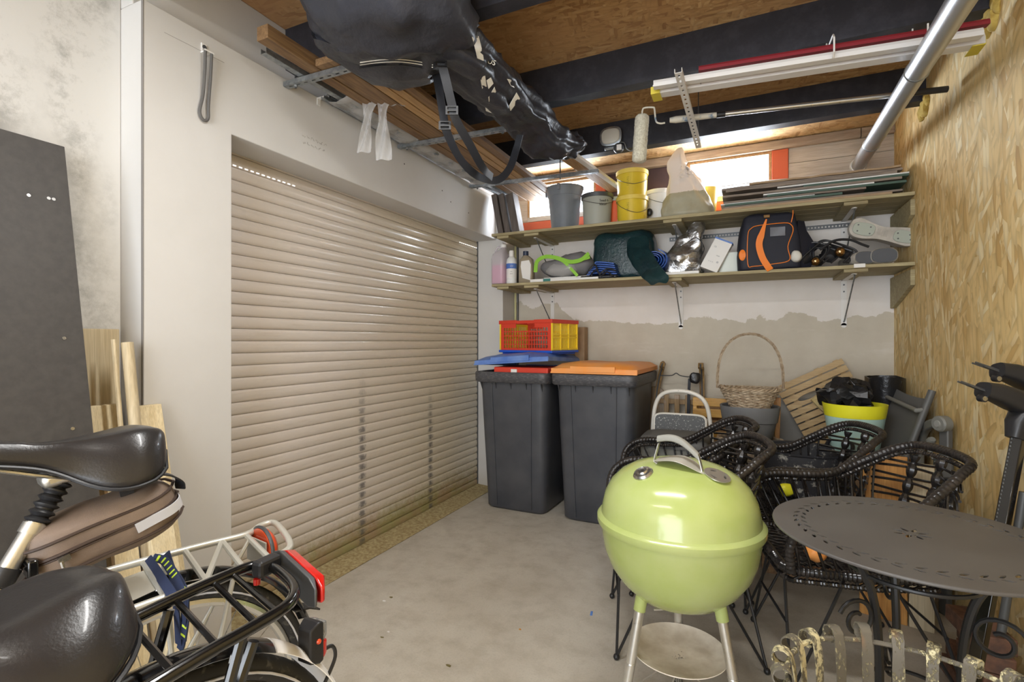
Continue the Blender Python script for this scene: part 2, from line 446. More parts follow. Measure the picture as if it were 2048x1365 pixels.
m_grey_tube = M_('grey_tube', srgb(90, 90, 88), 0.45)
m_grey_shell = M_('grey_shell', srgb(120, 120, 114), 0.45)
m_planter = M_('grey_planter', srgb(98, 99, 101), 0.55, c2=srgb(110, 110, 110), scale=6)
m_wicker = M_('wicker', srgb(196, 178, 152), 0.6, c2=srgb(140, 118, 92), scale=40)
m_wicker_dark = M_('wicker_dark', srgb(150, 134, 112), 0.65, c2=srgb(112, 94, 74), scale=40)
m_pot_yellow = M_('pot_yellow', srgb(232, 228, 48), 0.4)
m_pot_mint = M_('pot_mint', srgb(182, 214, 206), 0.4)
m_black_bag = M_('black_bag', srgb(30, 30, 32), 0.28, bump=0.5, bscale=40, dist=0.006)
m_fabric_bk = M_('black_nylon', srgb(50, 51, 58), 0.40, bump=0.6, bscale=26, dist=0.008, stretch=(1, 1, 0.4))
m_strap = M_('webbing', srgb(34, 36, 42), 0.45, bump=0.3, bscale=400)
m_stripe = M_('white_print', srgb(232, 228, 216), 0.5)
m_navy = M_('navy_fabric', srgb(28, 30, 42), 0.65, bump=0.2, bscale=300)
m_orange_trim = M_('orange_trim', srgb(236, 128, 40), 0.5)
m_teal_bag = M_('dark_teal_bag', srgb(16, 40, 46), 0.32, c2=srgb(28, 56, 58), scale=9, bump=0.6, bscale=50, dist=0.006)
m_tarp = M_('blue_tarp', srgb(26, 76, 160), 0.38, bump=0.3, bscale=60)
m_foil = M_('silver_foil', srgb(205, 205, 205), 0.24, 0.9, c2=srgb(150, 150, 152), scale=20, bump=0.7, bscale=34, dist=0.008)
m_limefab = M_('lime_fabric', srgb(140, 196, 64), 0.6)
m_greyfab = M_('grey_fabric', srgb(120, 118, 120), 0.7)
m_bagbrown = M_('brown_fabric', srgb(136, 118, 102), 0.6, c2=srgb(112, 96, 84), scale=9, bump=0.3, bscale=500, dist=0.001)
m_brown_pipe = M_('brown_piping', srgb(66, 52, 44), 0.6)
m_reflect = M_('grey_reflector', srgb(196, 196, 200), 0.35)
m_maroon = M_('maroon', srgb(132, 36, 46), 0.5)
m_cream = M_('cream_metal', srgb(224, 220, 208), 0.4)
m_batten = M_('white_batten', srgb(226, 224, 222), 0.35, 0.0)
m_yellow_tape = M_('yellow_tape', srgb(214, 196, 70), 0.5)
m_orange_paint = M_('orange_paint', srgb(196, 92, 58), 0.5)
m_orange_label = M_('orange_label', srgb(232, 98, 40), 0.5)
m_infill = M_('dark_panel', srgb(84, 62, 62), 0.6, c2=srgb(64, 48, 50), scale=5)
m_roller = M_('lambswool', srgb(226, 222, 204), 0.95, c2=srgb(196, 190, 170), scale=90, bump=1.0, bscale=260, dist=0.006)
m_paint_old = M_('dried_paint', srgb(206, 200, 184), 0.7, c2=srgb(110, 130, 150), scale=25, lo=0.55, hi=0.7)
m_cardboard = M_('cardboard', srgb(176, 150, 118), 0.75, c2=srgb(150, 126, 98), scale=8)
m_greyboard = M_('grey_board', srgb(146, 132, 118), 0.7, c2=srgb(116, 104, 94), scale=9, stretch=(1, 10, 10))
m_greenboard = M_('green_board', srgb(70, 92, 80), 0.6)
m_sack = M_('plastic_sack', srgb(230, 220, 212), 0.5, bump=0.35, bscale=22, dist=0.006)
m_sack_full = M_('sack_contents', srgb(176, 172, 150), 0.5, c2=srgb(160, 154, 130), scale=6, bump=0.5, bscale=24, dist=0.006)
m_pail = M_('yellow_pail', srgb(222, 196, 58), 0.4, c2=srgb(208, 178, 40), scale=3)
m_pail_lid = M_('yellow_lid', srgb(226, 200, 92), 0.4)
m_bucket = M_('grey_bucket', srgb(124, 130, 138), 0.5, c2=srgb(106, 112, 120), scale=4)
m_tub_grey = M_('grey_tub', srgb(164, 166, 156), 0.5)
m_ink = M_('black_ink', srgb(26, 26, 26), 0.6)
m_pencil = M_('pencil', srgb(140, 136, 132), 0.8)
m_dark_board = M_('black_board', srgb(70, 67, 64), 0.55, c2=srgb(62, 59, 57), scale=40, bump=0.1, bscale=400)
m_brick = M_('old_brick', srgb(128, 92, 72), 0.9, c2=srgb(92, 70, 60), scale=30, bump=0.5, bscale=90)
m_foam = M_('yellow_foam', srgb(206, 180, 96), 0.9, c2=srgb(176, 146, 70), scale=40, bump=0.6, bscale=60)
m_boot = M_('boot_silver', srgb(196, 190, 180), 0.4, c2=srgb(168, 162, 152), scale=14)
m_sole = M_('boot_sole', srgb(168, 174, 162), 0.55, bump=0.5, bscale=60)
m_lining = M_('boot_lining', srgb(88, 90, 94), 0.85)
m_leaf = M_('dry_leaf', srgb(110, 100, 62), 0.8)
m_orange_bit = M_('orange_bit', srgb(190, 130, 50), 0.7)
m_blue_bit = M_('blue_bit', srgb(90, 130, 196), 0.6)
m_gap = M_('dark_gap', srgb(58, 54, 50), 0.9)
m_joint = M_('joint_grey', srgb(130, 126, 122), 0.9)
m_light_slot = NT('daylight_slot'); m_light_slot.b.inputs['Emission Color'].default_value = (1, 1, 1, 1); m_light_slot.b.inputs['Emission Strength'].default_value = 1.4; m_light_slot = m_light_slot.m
m_tube_light = NT('fluorescent'); m_tube_light.b.inputs['Emission Color'].default_value = (1.0, 0.975, 0.93, 1); m_tube_light.b.inputs['Emission Strength'].default_value = TUBE_STRENGTH; m_tube_light = m_tube_light.m

def peeling(name):
    t = NT(name); vec = t.coords((1, 1, 0.5)); n = t.noise(vec, 105, 8, 0.75); n2 = t.noise(vec, 14, 3)
    f = t.ramp(t.math('ADD', n, t.math('MULTIPLY', n2, 0.6)), [(0.80, 0.0), (0.88, 1.0)])
    c = t.mix(f, srgb(104, 98, 86), srgb(206, 196, 156)); r_ = t.ramp(t.noise(vec, 9, 3), [(0.62, 0.0), (0.72, 1.0)])
    t.col(t.mix(t.math('MULTIPLY', r_, 0.6), c, srgb(168, 112, 52))); t.b.inputs['Roughness'].default_value = 0.55; t.b.inputs['Metallic'].default_value = 0.2
    t.bump(f, 0.8, 0.002); return t.m
m_peel = peeling('peeling_cream_paint')
def speckle(name, a, b, sc, lo, hi, rough=0.6):
    t = NT(name); vec = t.coords(); n = t.noise(vec, sc, 4, 0.7); t.col(t.mix(t.ramp(n, [(lo, 0.0), (hi, 1.0)]), a, b)); t.b.inputs['Roughness'].default_value = rough
    t.bump(n, 0.3, 0.001); return t.m
m_step_mat = speckle('paint_specked_step', srgb(84, 86, 88), srgb(222, 222, 216), 90, 0.60, 0.64)
m_ash = speckle('ash', srgb(214, 206, 194), srgb(50, 46, 42), 160, 0.52, 0.60, 0.95)
m_mortar_tub = speckle('mortar_tub', srgb(46, 46, 50), srgb(170, 168, 160), 22, 0.56, 0.68)
m_step_white = speckle('chipped_white', srgb(228, 224, 214), srgb(80, 78, 74), 60, 0.66, 0.70, 0.35)
m_joist = speckle('bitumen_black_joist', srgb(36, 37, 44), srgb(56, 55, 62), 12, 0.45, 0.75, 0.52)
m_joist_side = m_joist

def mk_floor():
    t = NT('concrete_floor'); tc = t.node('ShaderNodeTexCoord'); vec = tc.outputs['Object']; x, y, z = t.sep(vec)[:3]
    n1 = t.noise(vec, 1.6, 6, 0.6); n2 = t.noise(vec, 9, 8, 0.65); n3 = t.noise(vec, 120, 4, 0.7); n4 = t.noise(vec, 420, 2, 0.6)
    c = t.mix(t.ramp(n1, [(0.35, 0.0), (0.65, 1.0)]), srgb(196, 190, 178), srgb(178, 170, 156))
    c = t.mix(t.ramp(n2, [(0.45, 0.0), (0.72, 0.6)]), c, srgb(154, 144, 128))
    c = t.mix(t.math('MULTIPLY', t.ramp(n3, [(0.5, 0.0), (0.7, 1.0)]), 0.35), c, srgb(150, 142, 130))
    c = t.mix(t.ramp(n4, [(0.64, 0.0), (0.72, 0.5)]), c, srgb(120, 110, 100))
    sc = t.coords((1.0, 5.0, 1), (0, 0, R(24))); w = t.noise(sc, 6.0, 8, 0.75); c = t.mix(t.ramp(w, [(0.66, 0.0), (0.74, 0.65)]), c, srgb(216, 212, 204))
    # green damp stains
    g = t.noise(vec, 2.3, 5, 0.6); dx = t.math('SUBTRACT', x, -0.63); dy = t.math('SUBTRACT', y, 1.48)
    r2 = t.math('ADD', t.math('MULTIPLY', dx, dx), t.math('MULTIPLY', t.math('MULTIPLY', dy, dy), 2.5))
    pm = t.step(t.math('ADD', r2, t.math('MULTIPLY', g, 0.16)), 0.105, 0.095)
    c = t.mix(t.math('MULTIPLY', pm, 0.55), c, srgb(150, 156, 140))
    # dirt strip in front of the shutter
    e = t.math('ADD', x, t.math('MULTIPLY', t.math('SUBTRACT', n2, 0.5), 0.03))
    s1 = t.step(e, -1.925, -1.94); iny = t.math('MULTIPLY', t.step(y, 1.30, 1.36), t.step(y, 3.80, 3.74))
    sm = t.math('MULTIPLY', s1, iny); moss = t.noise(vec, 26, 5, 0.7)
    dirt = t.mix(t.ramp(moss, [(0.38, 0.0), (0.62, 1.0)]), srgb(182, 168, 128), srgb(150, 132, 92))
    c = t.mix(t.math('MULTIPLY', sm, 0.85), c, dirt)
    line = t.math('MULTIPLY', t.math('MULTIPLY', t.step(e, -1.915, -1.922), t.step(e, -1.932, -1.926)), iny)
    c = t.mix(t.math('MULTIPLY', line, 0.8), c, srgb(100, 90, 76))
    t.col(c); t.b.inputs['Roughness'].default_value = 0.72
    t.bump(t.math('ADD', n3, t.math('MULTIPLY', n2, 1.5)), 0.25, 0.002); return t.m
m_floor = mk_floor()
def mk_wall_left():
    t = NT('white_wall'); tc = t.node('ShaderNodeTexCoord'); vec = tc.outputs['Object']; x, y, z = t.sep(vec)[:3]
    n = t.noise(vec, 2.2, 7, 0.65); f = t.noise(vec, 30, 6, 0.8)
    smooth_c = t.mix(t.ramp(n, [(0.35, 0.0), (0.7, 0.5)]), srgb(205, 203, 200), srgb(194, 191, 186))
    bl = t.math('ADD', t.math('MULTIPLY', n, 1.0), t.math('MULTIPLY', f, 0.55))
    vb = t.coords((1, 5, 1.4), loc=(0, 1.2, 0)); nb = t.noise(vb, 0.9, 3)
    blot = t.math('MULTIPLY', t.ramp(bl, [(0.72, 0.0), (0.90, 1.0)]), t.ramp(nb, [(0.44, 0.0), (0.60, 1.0)]))
    rough_c = t.mix(t.math('MULTIPLY', blot, 0.75), srgb(203, 202, 199), srgb(146, 145, 141))
    c = t.mix(t.step(y, 1.06, 1.035), smooth_c, rough_c)
    # duller, slightly yellower tone towards the floor
    low = t.step(t.math('ADD', z, t.math('MULTIPLY', f, 0.1)), 0.22, 0.08); c = t.mix(t.math('MULTIPLY', low, 0.5), c, srgb(190, 184, 170))
    t.col(c); t.b.inputs['Roughness'].default_value = 0.65; t.bump(t.math('ADD', n, t.math('MULTIPLY', f, 0.3)), 0.25, 0.004); return t.m
m_wall = mk_wall_left()
def mk_wall_back():
    t = NT('half_painted_plaster'); tc = t.node('ShaderNodeTexCoord'); vec = tc.outputs['Object']; x, y, z = t.sep(vec)[:3]
    xz = t.comb(x, 0.0, z); e = t.noise(xz, 2.6, 7, 0.62); e2 = t.noise(xz, 1.1, 2)
    edge = t.math('ADD', z, t.math('ADD', t.math('MULTIPLY', t.math('SUBTRACT', e, 0.5), 0.34), t.math('MULTIPLY', t.math('SUBTRACT', e2, 0.5), 0.12)))
    left = t.step(x, -1.30, -1.52); edge = t.math('SUBTRACT', edge, t.math('MULTIPLY', left, 0.16))
    white = t.step(edge, 1.375, 1.382)
    n = t.noise(xz, 4.0, 7, 0.6); grey = t.mix(t.ramp(n, [(0.35, 0.0), (0.7, 1.0)]), srgb(200, 192, 176), srgb(186, 177, 160))
    sm = t.coords((1, 1, 4.5)); w = t.noise(sm, 2.0, 6, 0.7); grey = t.mix(t.ramp(w, [(0.58, 0.0), (0.72, 0.6)]), grey, srgb(214, 208, 198))
    wh = t.mix(t.ramp(n, [(0.4, 0.0), (0.75, 0.6)]), srgb(226, 220, 214), srgb(212, 204, 194))
    t.col(t.mix(white, grey, wh)); t.b.inputs['Roughness'].default_value = 0.7; t.bump(t.math('ADD', n, white), 0.25, 0.003); return t.m
m_wall_back = mk_wall_back()
m_osb_wall = osb('osb_wall', 'yz', srgb(228, 200, 140), srgb(246, 232, 190), srgb(200, 162, 98), 90, 24, 1.25)
m_osb_ceil = osb('osb_ceiling', 'xy', srgb(194, 156, 106), srgb(210, 176, 128), srgb(150, 110, 70), 20, 40, 0.7, stain=srgb(160, 118, 80))
def mk_shutter():
    t = NT('shutter_slat'); tc = t.node('ShaderNodeTexCoord'); geo = t.node('ShaderNodeNewGeometry'); x, y, z = t.sep(geo.outputs['Position'])[:3]
    p = geo.outputs['Position']
    n = t.noise(p, 1.2, 4); st = t.node('ShaderNodeMapping'); st.inputs['Scale'].default_value = (1, 1.5, 22); t.link(p, st.inputs[0]); s_ = t.noise(st.outputs[0], 3, 6, 0.7)
    c = t.mix(t.ramp(n, [(0.35, 0.0), (0.65, 1.0)]), srgb(212, 203, 196), srgb(207, 198, 187))
    c = t.mix(t.step(y, 2.0, 3.4), c, srgb(212, 201, 180))
    c = t.mix(t.ramp(s_, [(0.52, 0.0), (0.78, 0.5)]), c, srgb(172, 160, 144))
    # brown and green grime along the foot of the shutter
    d = t.noise(p, 42, 7, 0.75); h = t.math('SUBTRACT', z, t.math('MULTIPLY', d, 0.22))
    low = t.step(h, 0.15, -0.06); mo = t.ramp(t.noise(p, 5, 3), [(0.4, srgb(150, 124, 82)), (0.6, srgb(140, 134, 70))])
    c = t.mix(t.math('MULTIPLY', low, 0.85), c, mo)
    # two columns of dark rub marks
    for yc, z0, z1 in ((2.35, 0.02, 1.12), (3.06, 0.0, 0.98)):
        wv = t.noise(p, 55, 4, 0.7); dd = t.math('ABSOLUTE', t.math('SUBTRACT', y, yc)); dd = t.math('ADD', dd, t.math('MULTIPLY', t.math('SUBTRACT', wv, 0.5), 0.075))
        m = t.math('MULTIPLY', t.step(dd, 0.040, 0.004), t.math('MULTIPLY', t.step(z, z0 - 0.05, z0 + 0.03), t.step(z, z1, z1 * 0.55)))
        zz = t.math('FRACT', t.math('DIVIDE', z, 0.0555)); mid = t.math('MULTIPLY', t.step(zz, 0.10, 0.35), t.step(zz, 0.95, 0.7))
        m = t.math('MULTIPLY', m, t.math('MULTIPLY_ADD', mid, 0.85, 0.1)); c = t.mix(t.math('MULTIPLY', m, 0.80), c, srgb(78, 76, 80))
    t.col(c); t.b.inputs['Roughness'].default_value = 0.3; t.b.inputs['Metallic'].default_value = 0.0
    t.link(t.math('MULTIPLY_ADD', s_, 0.25, 0.14), t.b.inputs['Roughness']); t.b.inputs['Coat Weight'].default_value = 0.35; t.b.inputs['Coat Roughness'].default_value = 0.14; return t.m
m_shutter = mk_shutter()

# ================================================================== ROOM
XL, XR, YB, ZC = -1.905, 0.843, 4.0, 2.68
XS = -2.09            # shutter plane
Y0, Y1 = 1.383, 3.76  # opening
def struct(name, mb, m, **kw): return mb.build(name, m, kind='structure', origin=False, smooth=kw.pop('smooth', False), **kw)
fl = struct('floor', MB().bb(-2.35, 1.0, -2.6, 4.2, -0.1, 0), m_floor)
ce = struct('ceiling', MB().bb(-2.35, 1.0, -2.6, 4.2, ZC, ZC + 0.03), m_osb_ceil)
for yj in (-1.58, -0.76, 0.06, 0.88, 1.70, 2.522, 3.343):
    mb = MB()
    # sawn joist with slightly uneven arrises
    n = 24; rings = []
    for i in range(n + 1):
        x = -1.975 + (XR + 1.975) * i / n
        w = nz((x, yj, 0), 3) * 0.004
        rings.append([V((x, yj + w, 2.49 + w)), V((x, yj + 0.07 + w, 2.488)), V((x, yj + 0.07, ZC)), V((x, yj, ZC))])
    mb.loft(rings); mb.build('joist', m_joist, ce, smooth=False)
MB().add([(-1.968, 3.41, 2.668), (XR, 3.41, 2.668), (XR, 4.10, 2.612), (-1.968, 4.10, 2.612), (-1.968, 3.41, 2.679), (XR, 3.41, 2.679), (XR, 4.10, 2.679), (-1.968, 4.10, 2.679)],
         [(0, 3, 2, 1), (4, 5, 6, 7), (0, 1, 5, 4), (1, 2, 6, 5), (2, 3, 7, 6), (3, 0, 4, 7)]).build('end_board', osb('osb_end', 'xy', srgb(206, 174, 128), srgb(224, 196, 152), srgb(166, 128, 84), 20, 40, 0.8), ce, smooth=False)
# left wall: pier, header over the shutter, recessed rough part, set-back top band
wl_ = MB()
wl_.prism([(1.05, 0), (Y0, 0), (Y0, 2.06), (Y1, 2.06), (Y1, 2.41), (1.05, 2.41)], 2.3 + XL, Matrix(((0, 0, 1), (1, 0, 0), (0, 1, 0))), ((XL - 2.3) / 2, 0, 0)).bb(-2.3, -2.037, -2.6, 1.050, 0, ZC)
wl_.bb(-2.3, -1.968, 1.050, YB, 2.41, ZC).bb(-2.3, -1.845, Y1, YB + 0.1, 0, 2.41).bb(-2.35, -2.3, -2.6, 4.2, 0, ZC)
wall_left = struct('wall_left', wl_, m_wall, bevel=0.004)
MB().bb(XL - 0.01, XL + 0.0008, 1.0487, 1.0517, 0, 2.41).build('joint', m_joint, wall_left, smooth=False)  # thin grey strip for the gap at the wall corner
# faint pencil note on the header
scr = MB(); r2 = random.Random(4)
for row, (yy0, yy1, zz) in enumerate(((1.74, 1.915, 2.19), (1.745, 1.90, 2.158))):
    p = []; n = 46
    for i in range(n):
        q = i / n; p.append((XL + 0.0006, yy0 + (yy1 - yy0) * q, zz + r2.uniform(-0.006, 0.008) * (1.2 if i % 6 else 0)))
    for k in range(0, n - 7, 7): scr.tube(p[k:k + 6], 0.0006, 3, caps=False)
scr.build('pencil_note', m_pencil, wall_left)
# long horizontal pencil line and small screw holes
MB().tube([(XL + 0.0006, 1.12, 2.33), (XL + 0.0006, 1.35, 2.335)], 0.0007, 3).build('pencil_line', m_pencil, wall_left)
hol = MB()
for y_, z_ in ((2.52, 2.30), (2.94, 2.25), (3.30, 2.18), (3.05, 2.2)): hol.ball((XL, y_, z_), 0.005, 6, 4, (0.3, 1, 1))
hol.build('screw_hole', m_gap, wall_left)

# shutter: curved slats running in guides
sh = thing('roller_shutter', 'beige slatted roller shutter filling the wide opening in the left wall', 'roller shutter', (XS, (Y0 + Y1) / 2, 0))
pitch = 0.0555; ns = 38
prof = [(0.0, 0.0), (0.0035, 0.002), (0.007, 0.012), (0.0085, 0.026), (0.0075, 0.041), (0.0045, 0.050), (0.001, 0.0540), (-0.004, 0.0545), (-0.004, 0.0)]
sm = MB(); hw = (Y1 - Y0) / 2 + 0.02
sm.loft([[V((a, -hw, b)) for a, b in prof], [V((a, hw, b)) for a, b in prof]])
sme = sm.mesh('slat', m_shutter, True, 50)
for i in range(ns):
    o = bpy.data.objects.new('slat', sme); COL.objects.link(o); o.parent = sh; o.location = (0, 0, i * pitch)
MB().bb(-0.02, -0.008, -hw, hw, 0, 2.1).build('backing', m_wall, sh, smooth=False)
MB().bb(-0.012, 0.014, hw - 0.028, hw - 0.005, 0, 2.06).build('guide_rail', m_galv_dark, sh, smooth=False)
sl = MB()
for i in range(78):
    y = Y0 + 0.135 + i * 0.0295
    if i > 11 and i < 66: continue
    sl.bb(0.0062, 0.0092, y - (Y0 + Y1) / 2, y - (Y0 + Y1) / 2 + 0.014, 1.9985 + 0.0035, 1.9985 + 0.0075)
sl.build('light_slot', m_light_slot, sh, smooth=False, kind='stuff')  # glowing bars stand in for daylight through the slots
# dirty sill strip on the floor of the opening
sill = MB(); nn = 40
def sillf(a, b):
    y = Y0 + (Y1 - Y0) * a; x = XS + 0.01 + 0.17 * b
    return (x, y, 0.010 * (1 - b) ** 2 + 0.003 + 0.003 * nz((x, y, 0), 30))
m_dirt = M_('sill_dirt', srgb(186, 172, 130), 0.95, c2=srgb(148, 128, 88), scale=60, bump=0.5, bscale=120)
sill.sheet(sillf, nn, 6, 0.002); struct('trim_1', sill, m_dirt)

# end wall: plaster up to 2.17, boards and windows above
wb = struct('wall_back', MB().bb(-1.85, XR + 0.02, YB, YB + 0.12, 0, 2.17).bb(-2.35, 1.0, YB + 0.115, YB + 0.13, 0, 2.17)
            .bb(-2.35, -1.845, YB, YB + 0.13, 0, ZC).bb(XR + 0.02, 1.0, YB, YB + 0.13, 0, ZC), m_wall_back)
MB().bb(-1.845, XR, YB - 0.012, YB + 0.12, 2.17, 2.235).build('rail_board', m_orange_paint, wb, smooth=False, bevel=0.003)
MB().bb(-1.845, 0.66, YB - 0.03, YB + 0.12, 2.555, 2.616).build('fascia_board', m_fascia, wb, smooth=False, bevel=0.003)
MB().bb(0.664, XR, YB - 0.03, YB + 0.12, 2.555, 2.616).build('fascia_board', m_fascia, wb, smooth=False, bevel=0.003)
for k in range(3):
    z0 = 2.237 + k * 0.107; MB().bb(0.245, XR, YB - 0.005 - 0.004 * (k % 2), YB + 0.12, z0, z0 + 0.104).build('plank', m_beige_plank, wb, smooth=False, bevel=0.003)
MB().bb(-1.845, -1.725, YB - 0.004, YB + 0.12, 2.237, 2.553).build('plank', m_beige_plank, wb, smooth=False, bevel=0.003)
for x0, x1 in ((-1.122, -1.045), (0.142, 0.243)):
    MB().bb(x0, x1, YB - 0.02, YB + 0.12, 2.237, 2.553).build('stile', m_orange_paint, wb, smooth=False, bevel=0.003)
MB().bb(-1.043, -0.425, YB + 0.01, YB + 0.12, 2.237, 2.553).build('infill_panel', m_infill, wb, smooth=False)
for i, (x0, x1, z0) in enumerate(((-1.723, -1.124, 2.237), (-0.423, 0.140, 2.237))):
    w = thing('window_%d' % (i + 1), None, None, ((x0 + x1) / 2, YB, z0), kind='structure')
    hw_ = (x1 - x0) / 2; h = 2.553 - z0
    MB().bb(-hw_, hw_, -0.012, 0.08, 0, 0.04).build('window_sill', m_beige_plank, w, smooth=False, bevel=0.003)
    MB().bb(-hw_, hw_, -0.008, 0.08, h - 0.018, h).build('window_frame', m_wood_tan, w, smooth=False)
    for a, b in ((-hw_, -hw_ + 0.022), (hw_ - 0.018, hw_)): MB().bb(a, b, -0.008, 0.08, 0.04, h - 0.018).build('window_frame', m_wood_tan, w, smooth=False)
    MB().bb(-hw_ + 0.022, hw_ - 0.018, 0.05, 0.056, 0.04, h - 0.018).build('pane', m_glass, w, smooth=False)
# right wall
wr = struct('wall_right', MB().bb(XR, XR + 0.02, -2.6, YB, 0, ZC), m_osb_wall)
MB().bb(XR - 0.0006, XR + 0.001, 3.10 - 0.002, 3.10 + 0.002, 0, 0.01).build('board_joint', m_gap, wr, smooth=False)
fo = MB()
for yj in (1.70, 2.522, 3.343):
    for k in range(7):
        fo.ball((XR - 0.004, yj - 0.02 + 0.02 * k * 0.9 - 0.02, 2.47 + 0.03 * math.sin(k * 2.1)), 0.022 + 0.008 * (k % 3), 8, 6, (0.6, 1, 1.2))
fo.crumple(0.008, 40); fo.build('foam_filler', m_foam, wr)
# the unseen wall behind the camera, open where the fill lamp stands
struct('wall_front', MB().bb(-2.35, -1.75, -2.7, -2.6, 0, ZC).bb(0.65, 1.0, -2.7, -2.6, 0, ZC).bb(-2.35, 1.0, -2.7, -2.6, 2.4, ZC), m_wall)
# pale yellow conduit in the corner
MB().cyl((-1.832, YB - 0.02, 0), (-1.832, YB - 0.02, 2.17), 0.008, 8).build('trim_2', M_('conduit', srgb(208, 204, 150), 0.5), kind='structure', origin=False)
MB().cyl((-1.812, YB - 0.012, 0), (-1.812, YB - 0.012, 2.10), 0.006, 8).build('trim_3', m_black, kind='structure', origin=False)
# fluorescent lamp behind the camera, on the ceiling
lt = thing('ceiling_lamp', 'bare fluorescent tube lamp on the ceiling behind the viewpoint', 'lamp', (-0.95, -0.25, 2.48))
MB().bb(-0.62, 0.62, -0.03, 0.03, -0.03, 0.01).build('lamp_body', m_white, lt, smooth=False)
MB().cyl((-0.58, 0, -0.055), (0.58, 0, -0.055), 0.013, 10).build('tube', m_tube_light, lt)
lt2 = copy_tree(lt); lt2.location = (-0.55, -1.95, 2.48); lt2['label'] = 'second bare fluorescent tube lamp, farther behind the viewpoint near the rear wall'

# ================================================================== SHELVES
def shelf(z, label):
    t = thing('wall_shelf', label, 'shelf', (-0.5, 3.76, z - 0.02), group='wooden wall shelves')
    x0, x1 = -1.832, XR - 0.002; rr = random.Random(int(z * 100))
    for k in range(4):
        y0 = 3.53 + k * 0.1175
        MB().bb(x0 + rr.uniform(0, 0.01), x1, y0, y0 + 0.112, z - 0.02, z).build('board', m_shelf, t, W=True, smooth=False, bevel=0.002)
    for xb in (-1.74, -1.50, -0.47, 0.565):
        w = 0.12 if xb > -1.6 else 0.10
        MB().bb(xb - w / 2, xb + w / 2, 3.545, 3.985, z - 0.040, z - 0.0205).build('batten', m_shelf, t, W=True, smooth=False, bevel=0.002)
    # end cheek fixed to the right wall
    pr = [(3.535, z - 0.042), (3.99, z - 0.042), (3.99, z - 0.235), (3.93, z - 0.235), (3.535, z - 0.13)]
    mb = MB().prism([(p[0], p[1]) for p in pr], 0.022, Matrix(((0, 0, 1), (1, 0, 0), (0, 1, 0))), (XR - 0.012, 0, 0))
    mb.build('end_cheek', m_shelf, t, W=True, smooth=False, bevel=0.002)
    if z > 2: pass
    for xb in (-1.497, -0.468, 0.569):
        zb = z - 0.041
        br = MB().bb(xb - 0.016, xb + 0.016, YB - 0.006, YB - 0.001, zb - 0.30, zb)
        br.cyl((xb, YB - 0.006, zb - 0.30), (xb, YB - 0.001, zb - 0.30), 0.016, 14)
        br.bb(xb - 0.014, xb + 0.014, 3.62, YB - 0.001, zb - 0.005, zb); br.cyl((xb, 3.62, zb - 0.005), (xb, 3.62, zb), 0.014, 12)
        b = br.build('bracket', m_white, t, W=True, smooth=True)
        MB().tube([(xb + 0.004, 3.635, zb - 0.006), (xb + 0.004, 3.66, zb - 0.03), (xb + 0.002, YB - 0.012, zb - 0.27)], 0.0045, 6).build('brace_rod', m_galv, b, W=True)
        for dz in (0.03, 0.075, 0.275): MB().cyl((xb, YB - 0.010, zb - dz), (xb, YB - 0.005, zb - dz), 0.0055, 8).build('screw', m_galv_dark, b, W=True)
    return t
shelf(2.06, 'upper wooden wall shelf under the two small windows, holding pails and boards')
sh_l = shelf(1.665, 'lower wooden wall shelf holding bottles, tarpaulins, sports bag and ski boots')
p = pt(1719, 532, Y=3.528); MB().bb(p.x - 0.028, p.x + 0.028, 3.524, 3.528, p.z - 0.010, p.z + 0.012).build('paper_label', m_white, sh_l, W=True, smooth=False)
# perforated metal angle along the wall below the upper shelf
pa = MB().holed([(-0.55, 0), (0.70, 0), (0.70, 0.03), (-0.55, 0.03)], [[(-0.54 + i * 0.02, 0.009), (-0.53 + i * 0.02, 0.009), (-0.53 + i * 0.02, 0.021), (-0.54 + i * 0.02, 0.021)] for i in range(61)], 0.003, Matrix(((1, 0, 0), (0, 0, -1), (0, 1, 0))), (0, YB - 0.006, 1.975))
pa.build('perforated_strip', m_galv_dark, label='perforated metal strip fixed to the wall just below the upper shelf', cat='metal strip', smooth=False)

# ================================================================== KETTLE GRILL
kt = thing('kettle_grill', 'lime green enamelled kettle grill with aluminium legs in the middle foreground', 'grill', (-0.203, 1.673, 0), (0, 0, R(-14)))
ZL = 0.655
bowl = [(0.001, 0.395), (0.04, 0.396), (0.09, 0.405), (0.14, 0.430), (0.18, 0.466), (0.212, 0.512), (0.230, 0.560), (0.238, 0.610), (0.241, ZL - 0.012), (0.236, ZL - 0.012), (0.224, 0.56), (0.17, 0.47), (0.001, 0.41)]
MB().lathe(bowl, 64).build('bowl', m_lime, kt)
lidp = [(0.241, ZL - 0.014), (0.250, ZL - 0.014), (0.2535, ZL - 0.006), (0.2530, ZL + 0.008), (0.247, ZL + 0.015), (0.240, ZL + 0.018), (0.2365, ZL + 0.04), (0.228, ZL + 0.078), (0.208, ZL + 0.116), (0.178, ZL + 0.146), (0.14, ZL + 0.168), (0.095, ZL + 0.182), (0.05, ZL + 0.189), (0.001, ZL + 0.191)]
lid = MB().lathe(lidp, 64).build('lid', m_lime, kt)
